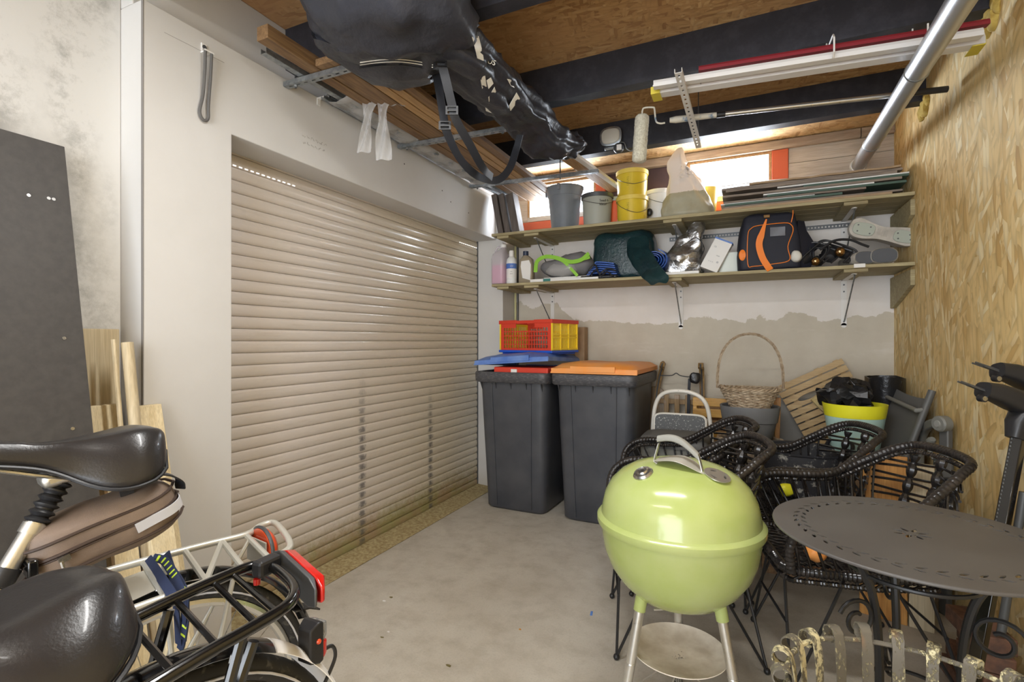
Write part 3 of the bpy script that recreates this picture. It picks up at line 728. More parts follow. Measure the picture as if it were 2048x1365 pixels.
# top vent disk with its chrome cap and a second slotted damper
def on_lid(r, a, dz=0.0):
    z = None
    for (r0, z0), (r1, z1) in zip(lidp[5:], lidp[6:]):
        if r1 <= r <= r0: z = z1 + (z0 - z1) * (r - r1) / (r0 - r1)
    return V((r * math.cos(a), r * math.sin(a), z + dz))
c = on_lid(0.145, R(247), -0.004); tilt = Matrix.Rotation(R(27), 3, V((-math.sin(R(247)), math.cos(R(247)), 0)))
MB().lathe([(0.031, 0), (0.031, 0.005), (0.026, 0.011), (0.018, 0.012), (0.015, 0.0165), (0.001, 0.018)], 28, c, tilt).build('vent_cap', m_steel, lid)
c = on_lid(0.137, R(-17), -0.001); tilt = Matrix.Rotation(R(20), 3, V((-math.sin(R(-17)), math.cos(R(-17)), 0)))
def slot(a): 
    o = []
    for k in range(10):
        q = 2 * PI * k / 10; o.append((0.022 * math.cos(a) + 0.011 * math.cos(q) * math.cos(a + PI / 2) - 0.004 * math.sin(q) * math.cos(a), 0.022 * math.sin(a) + 0.011 * math.cos(q) * math.sin(a + PI / 2) - 0.004 * math.sin(q) * math.sin(a)))
    return o
MB().holed([(0.038 * math.cos(2 * PI * k / 28), 0.038 * math.sin(2 * PI * k / 28)) for k in range(28)], [slot(R(a)) for a in (20, 140, 260)], 0.003, tilt, c + V((0, 0, 0.003))).build('damper_plate', m_alu, lid)
MB().lathe([(0.03, 0), (0.03, 0.0008), (0.001, 0.0009)], 20, c + V((0, 0, 0.0005)), tilt).build('damper_hole', m_gap, lid)
# carrying handle: grey grip on two bent metal straps, with a heat shield plate
hd = V((math.cos(R(4)), math.sin(R(4)), 0)); hp = V((-hd.y, hd.x, 0)); base = V((0.020, -0.058, ZL + 0.182))
def hpt(s, z, off=0.0): return base + hd * s + V((0, 0, z - 0.16 * s)) + hp * off
grip = []
for i in range(15):
    q = i / 14; s_ = -0.062 + 0.124 * q; z_ = 0.058 + 0.024 * math.sin(PI * q) - 0.010 * (2 * q - 1)
    wdt = 0.0125 if 0 < i < 14 else 0.010
    M3 = Matrix(((0, 0, 1), (1, 0, 0), (0, 1, 0)))
    grip.append([hpt(s_, z_) + hp * (p.x) + V((0, 0, p.y)) for p in ring((0, 0, 0), wdt, 0.0105, 12, 3)])
hb = MB().loft(grip).build('handle_grip', m_grey_handle, lid)
for s_, e in ((-0.058, -1), (0.060, 1)):
    MB().ribbon([hpt(s_, 0.056), hpt(s_ + 0.006 * e, 0.035), hpt(s_ + 0.012 * e, 0.012), hpt(s_ + 0.014 * e, -0.004), hpt(s_ + 0.004 * e, -0.008)], 0.016, 0.003, [tuple(hd)] * 4 + [(0, 0, 1)]).build('handle_strap', m_alu, hb)
def shf(a, b):
    s_ = -0.065 + 0.15 * a; w = 0.045 * math.sin(PI * min(max(a * 0.86 + 0.12, 0), 1)) ** 0.6
    return hpt(s_, 0.004 + 0.022 * math.sin(PI * a) ** 1.3, (b - 0.5) * 2 * w)
MB().sheet(shf, 14, 6, 0.0015).build('heat_shield', m_silver_paint, lid)
# legs in green sockets
def kleg(a, top_r=0.105, bot_r=0.25, z0=0.44):
    ca, sa = math.cos(a), math.sin(a); T = V((top_r * ca, top_r * sa, z0)); B = V((bot_r * ca, bot_r * sa, 0.0))
    return T, B
for i, aw in enumerate((R(222), R(340), R(97))):
    a = aw + R(14) - 0; T, B = kleg(a, 0.13 if i < 2 else 0.12, 0.215 if i < 2 else 0.22); d = (B - T).normalized()
    lg = MB().cyl(T + d * 0.035, B - d * 0.012, 0.0145, 16).build('leg', m_alu, kt)
    MB().tube([T - d * 0.012, T + d * 0.05, T + d * 0.052], [0.0185, 0.0185, 0.014], 16).build('leg_socket', m_lime, kt)
    MB().tube([B - d * 0.03, B], [0.0145, 0.0145], 14).build('foot_cap', m_rubber, lg)
    q = T + (B - T) * ((0.44 - 0.235) / 0.44)
    MB().tube(arc((0, 0, 0), 0.0145, 0, 360, 14, 'xy') if False else [q + V((0.0145 * math.cos(t), 0.0145 * math.sin(t), 0)) for t in [2 * PI * k / 14 for k in range(14)]], 0.0022, 6, closed=True).build('clip_ring', m_alu, kt)
pan = [(0.001, 0.222), (0.05, 0.223), (0.10, 0.229), (0.138, 0.241), (0.147, 0.247), (0.147, 0.250), (0.139, 0.246), (0.10, 0.234), (0.001, 0.227)]
pn = MB().lathe(pan, 48).build('ash_pan', m_ashpan, kt)
ash = MB()
for i in range(150):
    a = rng.uniform(0, 2 * PI); r_ = abs(rng.gauss(0, 0.035)); x, y = 0.015 + r_ * math.cos(a), -0.02 + r_ * 0.8 * math.sin(a)
    ash.ball((x, y, 0.2275 + 0.0005), rng.uniform(0.0012, 0.0032), 5, 3, (1, 1, 0.5))
ash.build('ash', m_ash, pn, kind='stuff')
sup = MB()
for a in (R(30), R(150), R(270)): sup.tube([(0, 0, 0.205), (0.10 * math.cos(a), 0.10 * math.sin(a), 0.12), (0.19 * math.cos(a + 0.2), 0.19 * math.sin(a + 0.2), 0.02)], 0.0022, 6)
sup.build('brace_wires', m_alu, kt)
MB().tube([(-0.03, -0.02, 0.40), (-0.035, -0.035, 0.375), (-0.06, -0.05, 0.372)], 0.004, 6).build('vent_lever', m_alu, kt)

# ================================================================== RATTAN CHAIRS
def rope(mb, pts, r, pitch=0.016, bump=0.16, n=10, step=0.0045):
    """wrapped rod: a tube whose radius swells with every turn of the strand"""
    P = [V(p) for p in pts]; L = [0]
    for a, b in zip(P, P[1:]): L.append(L[-1] + (b - a).length)
    m = max(4, int(L[-1] / step)); out = []; rs = []; j = 0
    for i in range(m + 1):
        s_ = L[-1] * i / m
        while j < len(P) - 2 and L[j + 1] < s_: j += 1
        t = (s_ - L[j]) / max(L[j + 1] - L[j], 1e-6); out.append(P[j].lerp(P[j + 1], t)); rs.append(r * (1 - bump + bump * 2 * abs(math.sin(PI * s_ / pitch))))
    return mb.tube(out, rs, n)
def chair_paths():
    h = [(0.25, -0.235, 0.43), (0.262, -0.262, 0.52), (0.238, -0.282, 0.60), (0.16, -0.288, 0.648), (0.02, -0.286, 0.652), (-0.09, -0.278, 0.662), (-0.19, -0.245, 0.722), (-0.275, -0.205, 0.780), (-0.335, -0.150, 0.808), (-0.352, 0.0, 0.815)]
    full = h + [(x, -y, z) for x, y, z in h[-2::-1]]
    return cr(full, 6)
RIM = chair_paths()
def seatp(t, k=1.0):
    """seat edge, t in 0..1 from front right round the back to front left"""
    pts = [(0.245, -0.225), (0.0, -0.245), (-0.20, -0.215), (-0.245, -0.10), (-0.25, 0), (-0.245, 0.10), (-0.20, 0.215), (0.0, 0.245), (0.245, 0.225)]
    f = t * (len(pts) - 1); i = min(int(f), len(pts) - 2); a, b = pts[i], pts[i + 1]; q = f - i
    return V((a[0] + (b[0] - a[0]) * q, a[1] + (b[1] - a[1]) * q, 0.43))
def make_chair():
    t = thing('rattan_chair', 'x', 'chair', (0, 0, 0), group='black rattan armchairs')
    rope(MB(), RIM, 0.0150, 0.017, 0.10).build('rim', m_rattan_dusty, t)
    # inner rim strand that carries the rods
    inner = [V((p.x * 0.965, p.y * 0.955, p.z - 0.026)) for p in RIM[4:-4]]
    rope(MB(), inner, 0.008, 0.012, 0.22, 8).build('inner_rim', m_rattan, t)
    sp = [seatp(i / 40) for i in range(41)]; front = [V((0.265, y, 0.43)) for y in [0.225 - 0.45 * i / 12 for i in range(13)]]
    loop = sp + front[1:-1]
    rope(MB(), loop + [loop[0]], 0.017, 0.014, 0.16).build('seat_rim', m_rattan, t)
    low = [p + V((0, 0, -0.035)) for p in loop]
    rope(MB(), low + [low[0]], 0.009, 0.012, 0.2, 8).build('lower_rail', m_rattan, t)
    # woven seat: strands each way plus a fringe of loops between the two rails
    se = MB()
    for i in range(26):
        y = -0.225 + 0.45 * i / 25; x0 = -0.245 + 0.05 * (abs(y) / 0.22) ** 3
        se.tube([V((x0 + (0.262 - x0) * k / 8, y, 0.433 - 0.016 * math.sin(PI * k / 8) + (0.004 if (k + i) % 2 else -0.004))) for k in range(9)], 0.0055, 5, caps=False)
    for i in range(14):
        x = -0.22 + 0.47 * i / 13; yw = 0.235 if x > -0.18 else 0.18
        se.tube([V((x, -yw + 2 * yw * k / 10, 0.435 - 0.016 * math.sin(PI * k / 10) - (0.004 if (k + i) % 2 else -0.004))) for k in range(11)], 0.0065, 5, caps=False)
    se.build('woven_seat', m_rattan, t, kind='stuff')
    fr = MB(); m = 56
    for i in range(m):
        a = loop[int(i * len(loop) / m)]; b = low[int(((i + 0.8) * len(low) / m)) % len(low)]
        fr.tube([a, (a + b) / 2 + V((0, 0, 0.0)) + V((a.x, a.y, 0)).normalized() * 0.006, b], 0.0048, 5, caps=False)
    fr.build('loop_weave', m_rattan, t, kind='stuff')
    # arm rods
    nR = len(RIM)
    for side in (0, 1):
        for k in range(13):
            q = 0.085 + 0.022 * k
            ia = int(q * nR); pa = RIM[ia if side == 0 else nR - 1 - ia]
            x = pa.x; tt = 0.012 + 0.0205 * k * 1.0; sb = seatp(tt if side == 0 else 1 - tt)
            mid = (pa + sb) / 2 + V((0, (-0.012 if side == 0 else 0.012), 0))
            MB().tube(cr([pa, mid, sb], 4), 0.0048, 6).build('arm_rod', m_rattan, t)
    # backrest strands running across from side to side and three twisted uprights
    def back(y, z):   # point on the backrest surface
        k = (z - 0.43) / 0.40; b0 = -0.25 - 0.095 * k
        return V((b0 + 0.9 * y * y * (1.0 + 0.4 * k), y, z))
    for k in range(11):
        z = 0.465 + 0.029 * k; w = 0.225 + 0.045 * min(1, (z - 0.43) / 0.25) - max(0, z - 0.70) * 0.35
        st = [back(-w + 2 * w * i / 12, z + 0.012 * math.sin(i * PI / 6) * (1 if k % 2 else -1) * 0.5 - 0.02 * abs(-1 + i / 6)) for i in range(13)]
        MB().tube(cr(st, 2), 0.0052, 6).build('back_strand', m_rattan, t)
    for y in (-0.125, 0.0, 0.125):
        ln = [back(y, 0.44 + (0.345 - 0.9 * y * y) * i / 10) for i in range(11)]
        rope(MB(), ln, 0.0135, 0.062, 0.38, 8).build('twisted_upright', m_rattan, t)
    # hairpin legs with ball feet and stretchers
    F = {}
    for sx, sy in ((1, 1), (1, -1), (-1, 1), (-1, -1)):
        foot = V((0.27 * sx - 0.02, 0.235 * sy, 0.012)); a = V((0.23 * sx, 0.10 * sy, 0.40)); b = V((0.09 * sx, 0.215 * sy, 0.40)); F[(sx, sy)] = (foot, a, b)
        lg = MB().tube(cr([b, b + V((0, 0, -0.03)), foot], 4), 0.0055, 7); lg.tube(cr([a, a + V((0, 0, -0.03)), foot], 4), 0.0055, 7)
        l = lg.build('leg', m_iron, t); MB().ball(foot + V((0, 0, 0.0)), 0.0125, 10, 8).build('foot', m_iron, l)
    for sx in (1, -1):
        p_ = [F[(sx, s_)][0].lerp(F[(sx, s_)][1], 0.52) for s_ in (1, -1)]; MB().tube(p_, 0.005, 7).build('stretcher', m_iron, t)
    return t
ch0 = make_chair()
spots = [(0.315, 2.27, 194, 'black rattan armchair nearest the chipboard wall, behind the round table'),
         (0.17, 2.78, 194, 'black rattan armchair furthest back on the right, in front of the yellow and mint pot'),
         (-0.285, 2.22, 196, 'black rattan armchair directly behind the green kettle grill'),
         (-0.335, 2.73, 196, 'black rattan armchair furthest back on the left, beside the dark bins')]
for i, (x, y, a, lb) in enumerate(spots):
    c = ch0 if i == 0 else copy_tree(ch0); c.location = (x, y, 0); c.rotation_euler = (0, 0, R(a)); c['label'] = lb
    MAT[c.name] = Matrix.LocRotScale(V((x, y, 0)), Euler((0, 0, R(a))), None)

# ================================================================== ROUND TABLE
tb = thing('round_table', 'round dark grey metal bistro table with pierced leaf border', 'table', (0.358, 1.535, 0), (0, 0, R(20)))
RT = 0.298
def leaf(cx, cy, ang, L, W, n=9):
    o = []
    for k in range(n):
        q = 2 * PI * k / n; x = L / 2 * math.cos(q); y = W / 2 * math.sin(q) * (1 - 0.25 * math.cos(q)); ca, sa = math.cos(ang), math.sin(ang)
        o.append((cx + x * ca - y * sa, cy + x * sa + y * ca))
    return o
holes = []
for k in range(42):
    a = 2 * PI * k / 42
    holes.append(leaf(0.247 * math.cos(a), 0.247 * math.sin(a), a + PI / 2 - 0.45, 0.025, 0.0088))
    a2 = a + 0.02; holes.append(leaf(0.229 * math.cos(a2), 0.229 * math.sin(a2), a2 + PI / 2 + 0.45, 0.025, 0.0085))
for k in range(8): a = 2 * PI * k / 8; holes.append(leaf(0.026 * math.cos(a), 0.026 * math.sin(a), a, 0.030, 0.011))
outer = [(RT * math.cos(2 * PI * k / 96), RT * math.sin(2 * PI * k / 96)) for k in range(96)]
tt = MB().holed(outer, holes, 0.0025, None, (0, 0, 0.749))
tt.tube([(RT * math.cos(2 * PI * k / 96), RT * math.sin(2 * PI * k / 96), 0.7465) for k in range(96)], 0.0042, 8, closed=True)
tt.build('tabletop', m_table, tb, smooth=True, ang=50)
MB().tube([(0.13 * math.cos(2 * PI * k / 48), 0.13 * math.sin(2 * PI * k / 48), 0.741) for k in range(48)], 0.005, 6, closed=True).build('under_ring', m_iron, tb)
for k in range(3):
    a = 2 * PI * k / 3 + R(76); ca, sa = math.cos(a), math.sin(a)
    def rp(r, z): return V((r * ca, r * sa, z))
    mb = MB().tube(cr([rp(0.17, 0.742), rp(0.155, 0.70), rp(0.115, 0.62), rp(0.095, 0.50), rp(0.095, 0.34), rp(0.125, 0.18), rp(0.20, 0.05), rp(0.235, 0.008)], 7), 0.0095, 9)
    lg = mb.build('leg', m_iron, tb)
    for (cr_, cz, sgn, r0) in ((0.155, 0.555, 1, 0.052), (0.150, 0.36, -1, 0.050), (0.085, 0.16, 1, 0.035)):
        sp_ = []
        for i in range(26):
            q = i / 25; th = sgn * (0.4 + q * 8.0); rr = r0 * (1 - 0.72 * q); sp_.append(rp(cr_ + rr * math.cos(th), cz + rr * math.sin(th)))
        MB().tube(sp_, 0.0052, 7).build('scroll', m_iron, lg)
for z in (0.36, 0.66):
    r_ = 0.094 if z < 0.5 else 0.132
    MB().tube([(r_ * math.cos(2 * PI * k / 36), r_ * math.sin(2 * PI * k / 36), z) for k in range(36)], 0.005, 7, closed=True).build('collar_ring', m_iron, tb)

# ================================================================== FIRE BASKET OF FLAT STRIPS
fb = thing('metal_basket', 'round basket of curled flat metal strips with peeling cream paint', 'metal basket', (0.265, 1.085, 0))
RB, ZB = 0.20, 0.615
MB().tube([(RB * math.cos(2 * PI * k / 60), RB * math.sin(2 * PI * k / 60), ZB - 0.022 + 0.004 * math.sin(3 * 2 * PI * k / 60)) for k in range(60)], 0.005, 7, closed=True).build('rim_rod', m_peel, fb)
MB().tube([(0.165 * math.cos(2 * PI * k / 60), 0.165 * math.sin(2 * PI * k / 60), 0.30) for k in range(60)], 0.005, 7, closed=True).build('hoop', m_iron, fb)
nst = 22
pth = [(0.0, 0.0)]
def strip_mesh(w, seed):
    rr = random.Random(seed); p2 = []
    top = ZB + rr.uniform(-0.006, 0.008); ro = 0.017
    for i in range(10):   # curl over the rod, outward
        th = R(-120 + 300 * i / 9); p2.append(V((RB + ro - 0.006 + ro * math.cos(th), 0, top - ro + ro * math.sin(th) * 0.95)))
    p2 += [V((RB - 0.012, 0, top - 0.05)), V((RB - 0.016, 0, top - 0.15)), V((RB - 0.022, 0, 0.38)), V((0.165 - 0.006, 0, 0.30)), V((0.15, 0, 0.25)), V((0.11, 0, 0.215)), V((0.05, 0, 0.20))]
    P = cr(p2, 3); mb = MB(); vs = []; fs = []
    for i, p in enumerate(P):
        tg = (P[min(i + 1, len(P) - 1)] - P[max(i - 1, 0)]).normalized(); nn = V((tg.z, 0, -tg.x)); wv = w * (1 + 0.06 * math.sin(i * 1.3 + seed))
        for a, b in ((-1, -1), (1, -1), (1, 1), (-1, 1)): vs.append(p + V((0, a * wv / 2, 0)) + nn * b * 0.0013)
    m = len(P)
    for i in range(m - 1):
        for k in range(4): l = (k + 1) % 4; fs.append((i * 4 + k, i * 4 + l, i * 4 + 4 + l, i * 4 + 4 + k))
    fs += [(3, 2, 1, 0), tuple((m - 1) * 4 + k for k in range(4))]
    return mb.add(vs, fs)
for k in range(nst):
    a = 2 * PI * (k + 0.3) / nst; mb = strip_mesh(0.0205, k); mb.xf(Matrix.Rotation(a, 4, 'Z')); mb.build('strip', m_peel, fb, smooth=True)
MB().lathe([(0.001, 0.198), (0.06, 0.198), (0.06, 0.204), (0.001, 0.204)], 24).build('base_plate', m_iron, fb)
for k in range(4):
    a = PI / 2 * k + 0.5; MB().tube([(0.05 * math.cos(a), 0.05 * math.sin(a), 0.20), (0.13 * math.cos(a), 0.13 * math.sin(a), 0.006)], 0.006, 8).build('leg', m_iron, fb)

# ================================================================== WHEELED BINS
def make_bin(name_label, x, y, rz):
    t = thing('wheeled_bin', name_label, 'bin', (x, y, 0), (0, 0, R(rz)), group='dark grey wheeled bins')
    # local: front at -y. body tapers downward
    def sec(z, hx, yf, yb, n=40, sq=9):
        return [V((p.x, (yf + yb) / 2 + p.y, z)) for p in ring((0, 0, 0), hx, (yb - yf) / 2, n, sq)]
    body = MB().loft([sec(0.0, 0.215, -0.255, 0.225), sec(0.02, 0.235, -0.275, 0.245), sec(0.25, 0.243, -0.288, 0.265), sec(0.60, 0.258, -0.308, 0.30), sec(0.93, 0.27, -0.325, 0.335), sec(0.96, 0.272, -0.327, 0.337)])
    b = body.build('body', m_bin, t, ang=50)
    # raised front panel and ribs
    for sx in (-1, 1):
        MB().beam((0.135 * sx, -0.276, 0.03), (0.155 * sx, -0.3275, 0.92), 0.007, 0.012, (0, -1, 0)).build('front_rib', m_bin, b, bevel=0.002)
    rim = MB().loft([sec(0.925, 0.285, -0.352, 0.36, 48, 12), sec(0.935, 0.294, -0.362, 0.37, 48, 12), sec(0.990, 0.296, -0.366, 0.374, 48, 12), sec(1.0, 0.291, -0.36, 0.368, 48, 12), sec(1.0, 0.262, -0.325, 0.33, 48, 10), sec(0.94, 0.258, -0.32, 0.325, 48, 10)], caps=False)
    rim.build('rim', m_bin_rim, t, ang=50)
    MB().loft([sec(0.955, 0.262, -0.318, 0.325), sec(0.957, 0.262, -0.318, 0.325)]).build('inner_floor', m_gap, b)
    for gx in (-0.235, -0.12, 0.0, 0.12, 0.235):
        MB().add([(gx - 0.003, -0.322, 0.927), (gx + 0.003, -0.322, 0.927), (gx + 0.003, -0.350, 0.927), (gx - 0.003, -0.350, 0.927), (gx - 0.002, -0.318, 0.87), (gx + 0.002, -0.318, 0.87)], [(0, 1, 2, 3), (0, 4, 5, 1), (1, 5, 2), (0, 3, 4), (2, 5, 4, 3)]).build('gusset', m_bin, b, smooth=False)
    hd_ = MB().cyl((-0.24, 0.40, 0.985), (0.24, 0.40, 0.985), 0.011, 12); [hd_.box((sx * 0.2, 0.375, 0.975), (0.03, 0.05, 0.03)) for sx in (-1, 1)]
    hd_.build('handle', m_bin, t)
    for sx in (-1, 1):
        w = MB().cyl((sx * 0.235, 0.245, 0.10), (sx * 0.285, 0.245, 0.10), 0.10, 28).build('wheel', m_rubber, t, bevel=0.008)
    MB().cyl((-0.235, 0.245, 0.10), (0.235, 0.245, 0.10), 0.011, 10).build('axle', m_galv, t)
    return t
b1 = make_bin('dark grey wheeled bin nearest the roller shutter, under the raised blue lid', -1.520, 3.565, -1)
b2 = make_bin('dark grey wheeled bin behind the kettle grill, closed with an orange lid', -0.922, 3.555, -1)
def bin_lid(parent, mt, tilt_x, roll_y, z, yoff=0.0, xo=0.0):
    nu, nv2 = 28, 22
    def f(a, b, top=True):
        x = (a - 0.5) * 0.575; y = -0.335 + 0.70 * b; ax = abs(a - 0.5) * 2
        edge = min(1, (1 - ax) / 0.14) * min(1, b / 0.14) * min(1, (1 - b) / 0.1)
        h = 0.012 + 0.030 * edge ** 0.6
        h += 0.014 * max(0, 1 - ((b - 0.10) / 0.16) ** 2) * max(0, 1 - (ax / 0.55) ** 4)      # raised grip
        h += 0.012 * max(0, 1 - ((ax - 0.55) / 0.3) ** 2) * max(0, 1 - ((b - 0.45) / 0.5) ** 2)
        return V((x, y, h))
    mb = MB().sheet(f, nu, nv2, 0.004)
    mb.bb(-0.2875, 0.2875, -0.338, -0.331, -0.014, 0.013).bb(-0.291, 0.291, -0.345, -0.328, -0.018, -0.008)
    for sx in (-1, 1): mb.bb(sx * 0.2875 - 0.003, sx * 0.2875 + 0.003, -0.335, 0.36, -0.014, 0.013)
    mb.bb(-0.15, 0.15, -0.348, -0.332, -0.006, 0.03)
    M = Matrix.Translation((xo, yoff, z)) @ Matrix.Rotation(R(roll_y), 4, 'Y') @ Matrix.Translation((0, 0.36, 0)) @ Matrix.Rotation(R(tilt_x), 4, 'X') @ Matrix.Translation((0, -0.36, 0))
    mb.xf(M); o = mb.build('bin_lid', mt, parent, ang=40)
    hg = MB().cyl((-0.2, 0.375, 1.01), (0.2, 0.375, 1.01), 0.012, 10).build('hinge', mt, o)
    return o
l1 = bin_lid(b1, m_blue_lid, -3.0, -4.0, 1.045); l1['label'] = 'blue lid lifted by the red crate below it'
l2 = bin_lid(b2, m_orange_lid, 0.0, 0.0, 1.022); l2['label'] = 'orange lid'

# red box jammed under the blue lid
rb = MB().bb(-1.66, -1.245, 3.235, 3.55, 0.965, 1.035); rb.build('red_tray', m_red_crate, label='red plastic tray sticking out of the left bin under its blue lid', cat='tray', bevel=0.008, smooth=False)
MB().bb(-1.52, -1.475, 3.226, 3.2335, 0.995, 1.022).build('paper_tag', m_white, label='small white paper tag in front of the red tray in the left bin', cat='paper', smooth=False)

# folding crate: red ends, yellow sides, blue base
A0 = V((-1.256, 3.335, 1.135)); rz = R(-12.5)
cb = thing('folding_crate', 'red and yellow folding plastic crate on top of the blue bin lid', 'crate', (A0.x, A0.y, A0.z), (0, 0, rz))
LX, LY, H = 0.46, 0.35, 0.235     # box spans local x -LX..0, y 0..LY
MB().bb(-LX - 0.01, 0.01, -0.01, LY + 0.01, 0.0, 0.018).bb(-LX + 0.01, -0.01, 0.01, LY - 0.01, -0.012, 0.0).build('base', m_blue, cb, bevel=0.004, smooth=False)
def lattice(x0, x1, z0, z1, nx, nz_, handle=None, t=0.004):
    hs = []; gx = (x1 - x0) / nx; gz = (z1 - z0) / nz_
    for i in range(nx):
        for j in range(nz_):
            a, b, c_, d = x0 + i * gx + 0.003, x0 + (i + 1) * gx - 0.003, z0 + j * gz + 0.003, z0 + (j + 1) * gz - 0.003
            if handle and a < handle[1] + gx and b > handle[0] - gx and d > handle[2] - 0.01: continue
            if handle and abs((a + b) / 2 - (x0 + x1) / 2) < 0.03 and 0.08 < (c_ + d) / 2 < 0.12: continue
            hs.append([(a, c_), (b, c_), (b, d), (a, d)])
    if handle: hs.append([(handle[0], handle[2]), (handle[1], handle[2]), (handle[1], handle[3]), (handle[0], handle[3])])
    return hs
Mxz = Matrix(((1, 0, 0), (0, 0, -1), (0, 1, 0)))
Myz = Matrix(((0, 0, 1), (1, 0, 0), (0, 1, 0)))
for yy in (0.003, LY - 0.003):
    out = [(-LX + 0.006, 0.018), (-0.006, 0.018), (-0.006, H - 0.02), (-0.006, H), (-LX + 0.006, H)]
    hs = lattice(-LX + 0.03, -0.03, 0.03, H - 0.05, 17, 5, None)
    hs = [h for h in hs if not (-0.32 < (h[0][0] + h[1][0]) / 2 < -0.14 and h[2][1] > H - 0.075)]
    hs.append([(-0.315, H - 0.075), (-0.145, H - 0.075), (-0.145, H - 0.022), (-0.315, H - 0.022)])
    MB().holed(out, hs, 0.005, Mxz, (0, yy, 0)).build('red_side', m_red_crate, cb, smooth=False)
    MB().bb(-LX - 0.004, -0.31, yy - 0.007, yy + 0.007, H - 0.022, H + 0.004).build('top_edge', m_red_crate, cb, smooth=False, bevel=0.002)
    MB().bb(-0.15, 0.004, yy - 0.007, yy + 0.007, H - 0.022, H + 0.004).build('top_edge', m_red_crate, cb, smooth=False, bevel=0.002)
for xx in (-LX, 0.0):
    out = [(0.0, 0.018), (LY, 0.018), (LY, H - 0.02), (0.0, H - 0.02)]
    hs = lattice(0.02, LY - 0.02, 0.03, H - 0.035, 22, 2)
    hs = [[(a[0], a[1]) for a in h] for h in hs]
    sd = MB().holed(out, hs, 0.004, Myz, (xx + (0.002 if xx < 0 else -0.002), 0, 0))
    e = -1 if xx < -0.1 else 1
    for z in (0.024, 0.105, 0.125): sd.bb(min(xx, xx + e * 0.006), max(xx, xx + e * 0.006), 0.0, LY, z, z + 0.009)
    for y in (0.0, 0.11, 0.22, LY - 0.012): sd.bb(min(xx, xx + e * 0.008), max(xx, xx + e * 0.008), y, y + 0.012, 0.02, H - 0.02)
    sd.build('yellow_side', m_yellow_crate, cb, smooth=False)
    MB().bb(min(xx - 0.003, xx + e * 0.010), max(xx + 0.003, xx + e * 0.010), -0.008, LY + 0.008, H - 0.024, H + 0.004).build('top_edge', m_red_crate, cb, smooth=False, bevel=0.002)
bx = MB().bb(-1.262, -1.185, 3.88, 3.975, 0.0, 1.33); bx.build('cardboard_box', m_cardboard, label='narrow brown cardboard box standing behind the crate at the wall', cat='box', smooth=False, bevel=0.003)

# ================================================================== THINGS ON THE UPPER SHELF (top z = 2.06)
ZU, ZLW = 2.061, 1.666
def sx(u, Y): return pt(u, 600, Y=Y).x
for k, (u, dy) in enumerate(((990, 0.0), (1003, 0.004), (1019, 0.01))):
    x = sx(u, 3.62) + 0.045; w = (0.045, 0.045, 0.062)[k]
    mb = MB()
    M = Matrix.Translation((x + 0.03, 3.62 + dy, ZU + 0.003)) @ Matrix.Rotation(R(-11), 4, 'Y')
    mb.bb(-w / 2, w / 2, -0.05, 0.05, 0, 0.325 - 0.005 * k).crumple(0.002, 9, k).xf(M)
    mb.build('board_offcut', m_wood_grey, label=('weathered dark board offcut leaning against the left wall, nearest the wall', 'weathered dark board offcut in the middle of the leaning three', 'widest weathered dark board offcut, nearest the grey bucket')[k],
             cat='board', group='dark board offcuts', smooth=False, bevel=0.002)
bk = thing('bucket', 'tall grey plastic bucket in front of the left window', 'bucket', (-1.300, 3.745, ZU))
MB().lathe([(0.001, 0), (0.100, 0), (0.102, 0.01), (0.128, 0.27), (0.131, 0.272), (0.134, 0.285), (0.146, 0.335), (0.150, 0.338), (0.148, 0.342), (0.142, 0.338), (0.130, 0.28), (0.126, 0.27), (0.098, 0.012), (0.001, 0.012)], 40).build('bucket_body', m_bucket, bk)
MB().bb(-0.012, 0.012, -0.153, -0.138, 0.30, 0.345).cyl((0, -0.150, 0.335), (0, -0.140, 0.335), 0.014, 14).build('ear', m_bucket, bk, bevel=0.002)
MB().bb(-0.158, -0.143, -0.012, 0.012, 0.29, 0.345).build('ear', m_bucket, bk, bevel=0.002)
MB().tube(cr([(-0.152, 0, 0.32), (-0.10, 0.11, 0.328), (0, 0.152, 0.33), (0.10, 0.11, 0.328), (0.152, 0, 0.32)], 5), 0.003, 6).build('handle', m_galv, bk)
def pail(name, label, cat, x, y, z, r, h, mat_b, mat_l=None, taper=0.93, group=None, wire=True, wa=-60, wd=0.06):
    t = thing(name, label, cat, (x, y, z), group=group)
    MB().lathe([(0.001, 0), (r * taper, 0), (r * taper, 0.004), (r, h - 0.01), (r * 0.985, h - 0.008), (r * taper * 0.97, 0.006), (0.001, 0.006)], 40).build('pail_body', mat_b, t)
    if mat_l: MB().lathe([(r * 1.0, h - 0.030), (r * 1.06, h - 0.030), (r * 1.065, h - 0.002), (r * 1.05, h), (r * 0.97, h), (r * 0.96, h - 0.008), (0.001, h - 0.008)], 40).build('pail_lid', mat_l, t)
    if wire:
        pts = []
        for i in range(13):
            q = i / 12; a = R(wa) + PI * (q - 0.5) * 1.0
            pts.append(V((r * 1.045 * math.cos(a), r * 1.045 * math.sin(a), h - 0.03 - wd * (1 - abs(2 * q - 1) ** 1.6))))
        MB().tube(cr(pts, 3), 0.0018, 5).build('wire_handle', m_galv_dark, t)
    return t
p1 = pail('paint_tub', 'grey plastic paint tub with dark lid and handwriting on it', 'tub', -1.030, 3.70, ZU, 0.112, 0.245, m_tub_grey, m_galv_dark, 0.88)
def ring_text(body, size, x, y, z, a, r, parent, m=m_ink):
    c_, s_ = math.cos(R(a)), math.sin(R(a)); pos = V((x + r * c_, y + r * s_, z)); M = frame_at(pos, (-s_, c_, 0), (0, 0, 1)); text_mesh('lettering', body, size, m, parent, M)
ring_text('Seed 6', 0.024, -1.030, 3.70, ZU + 0.172, -66, 0.1115, p1); ring_text('kleur', 0.026, -1.030, 3.70, ZU + 0.145, -66, 0.1115, p1)
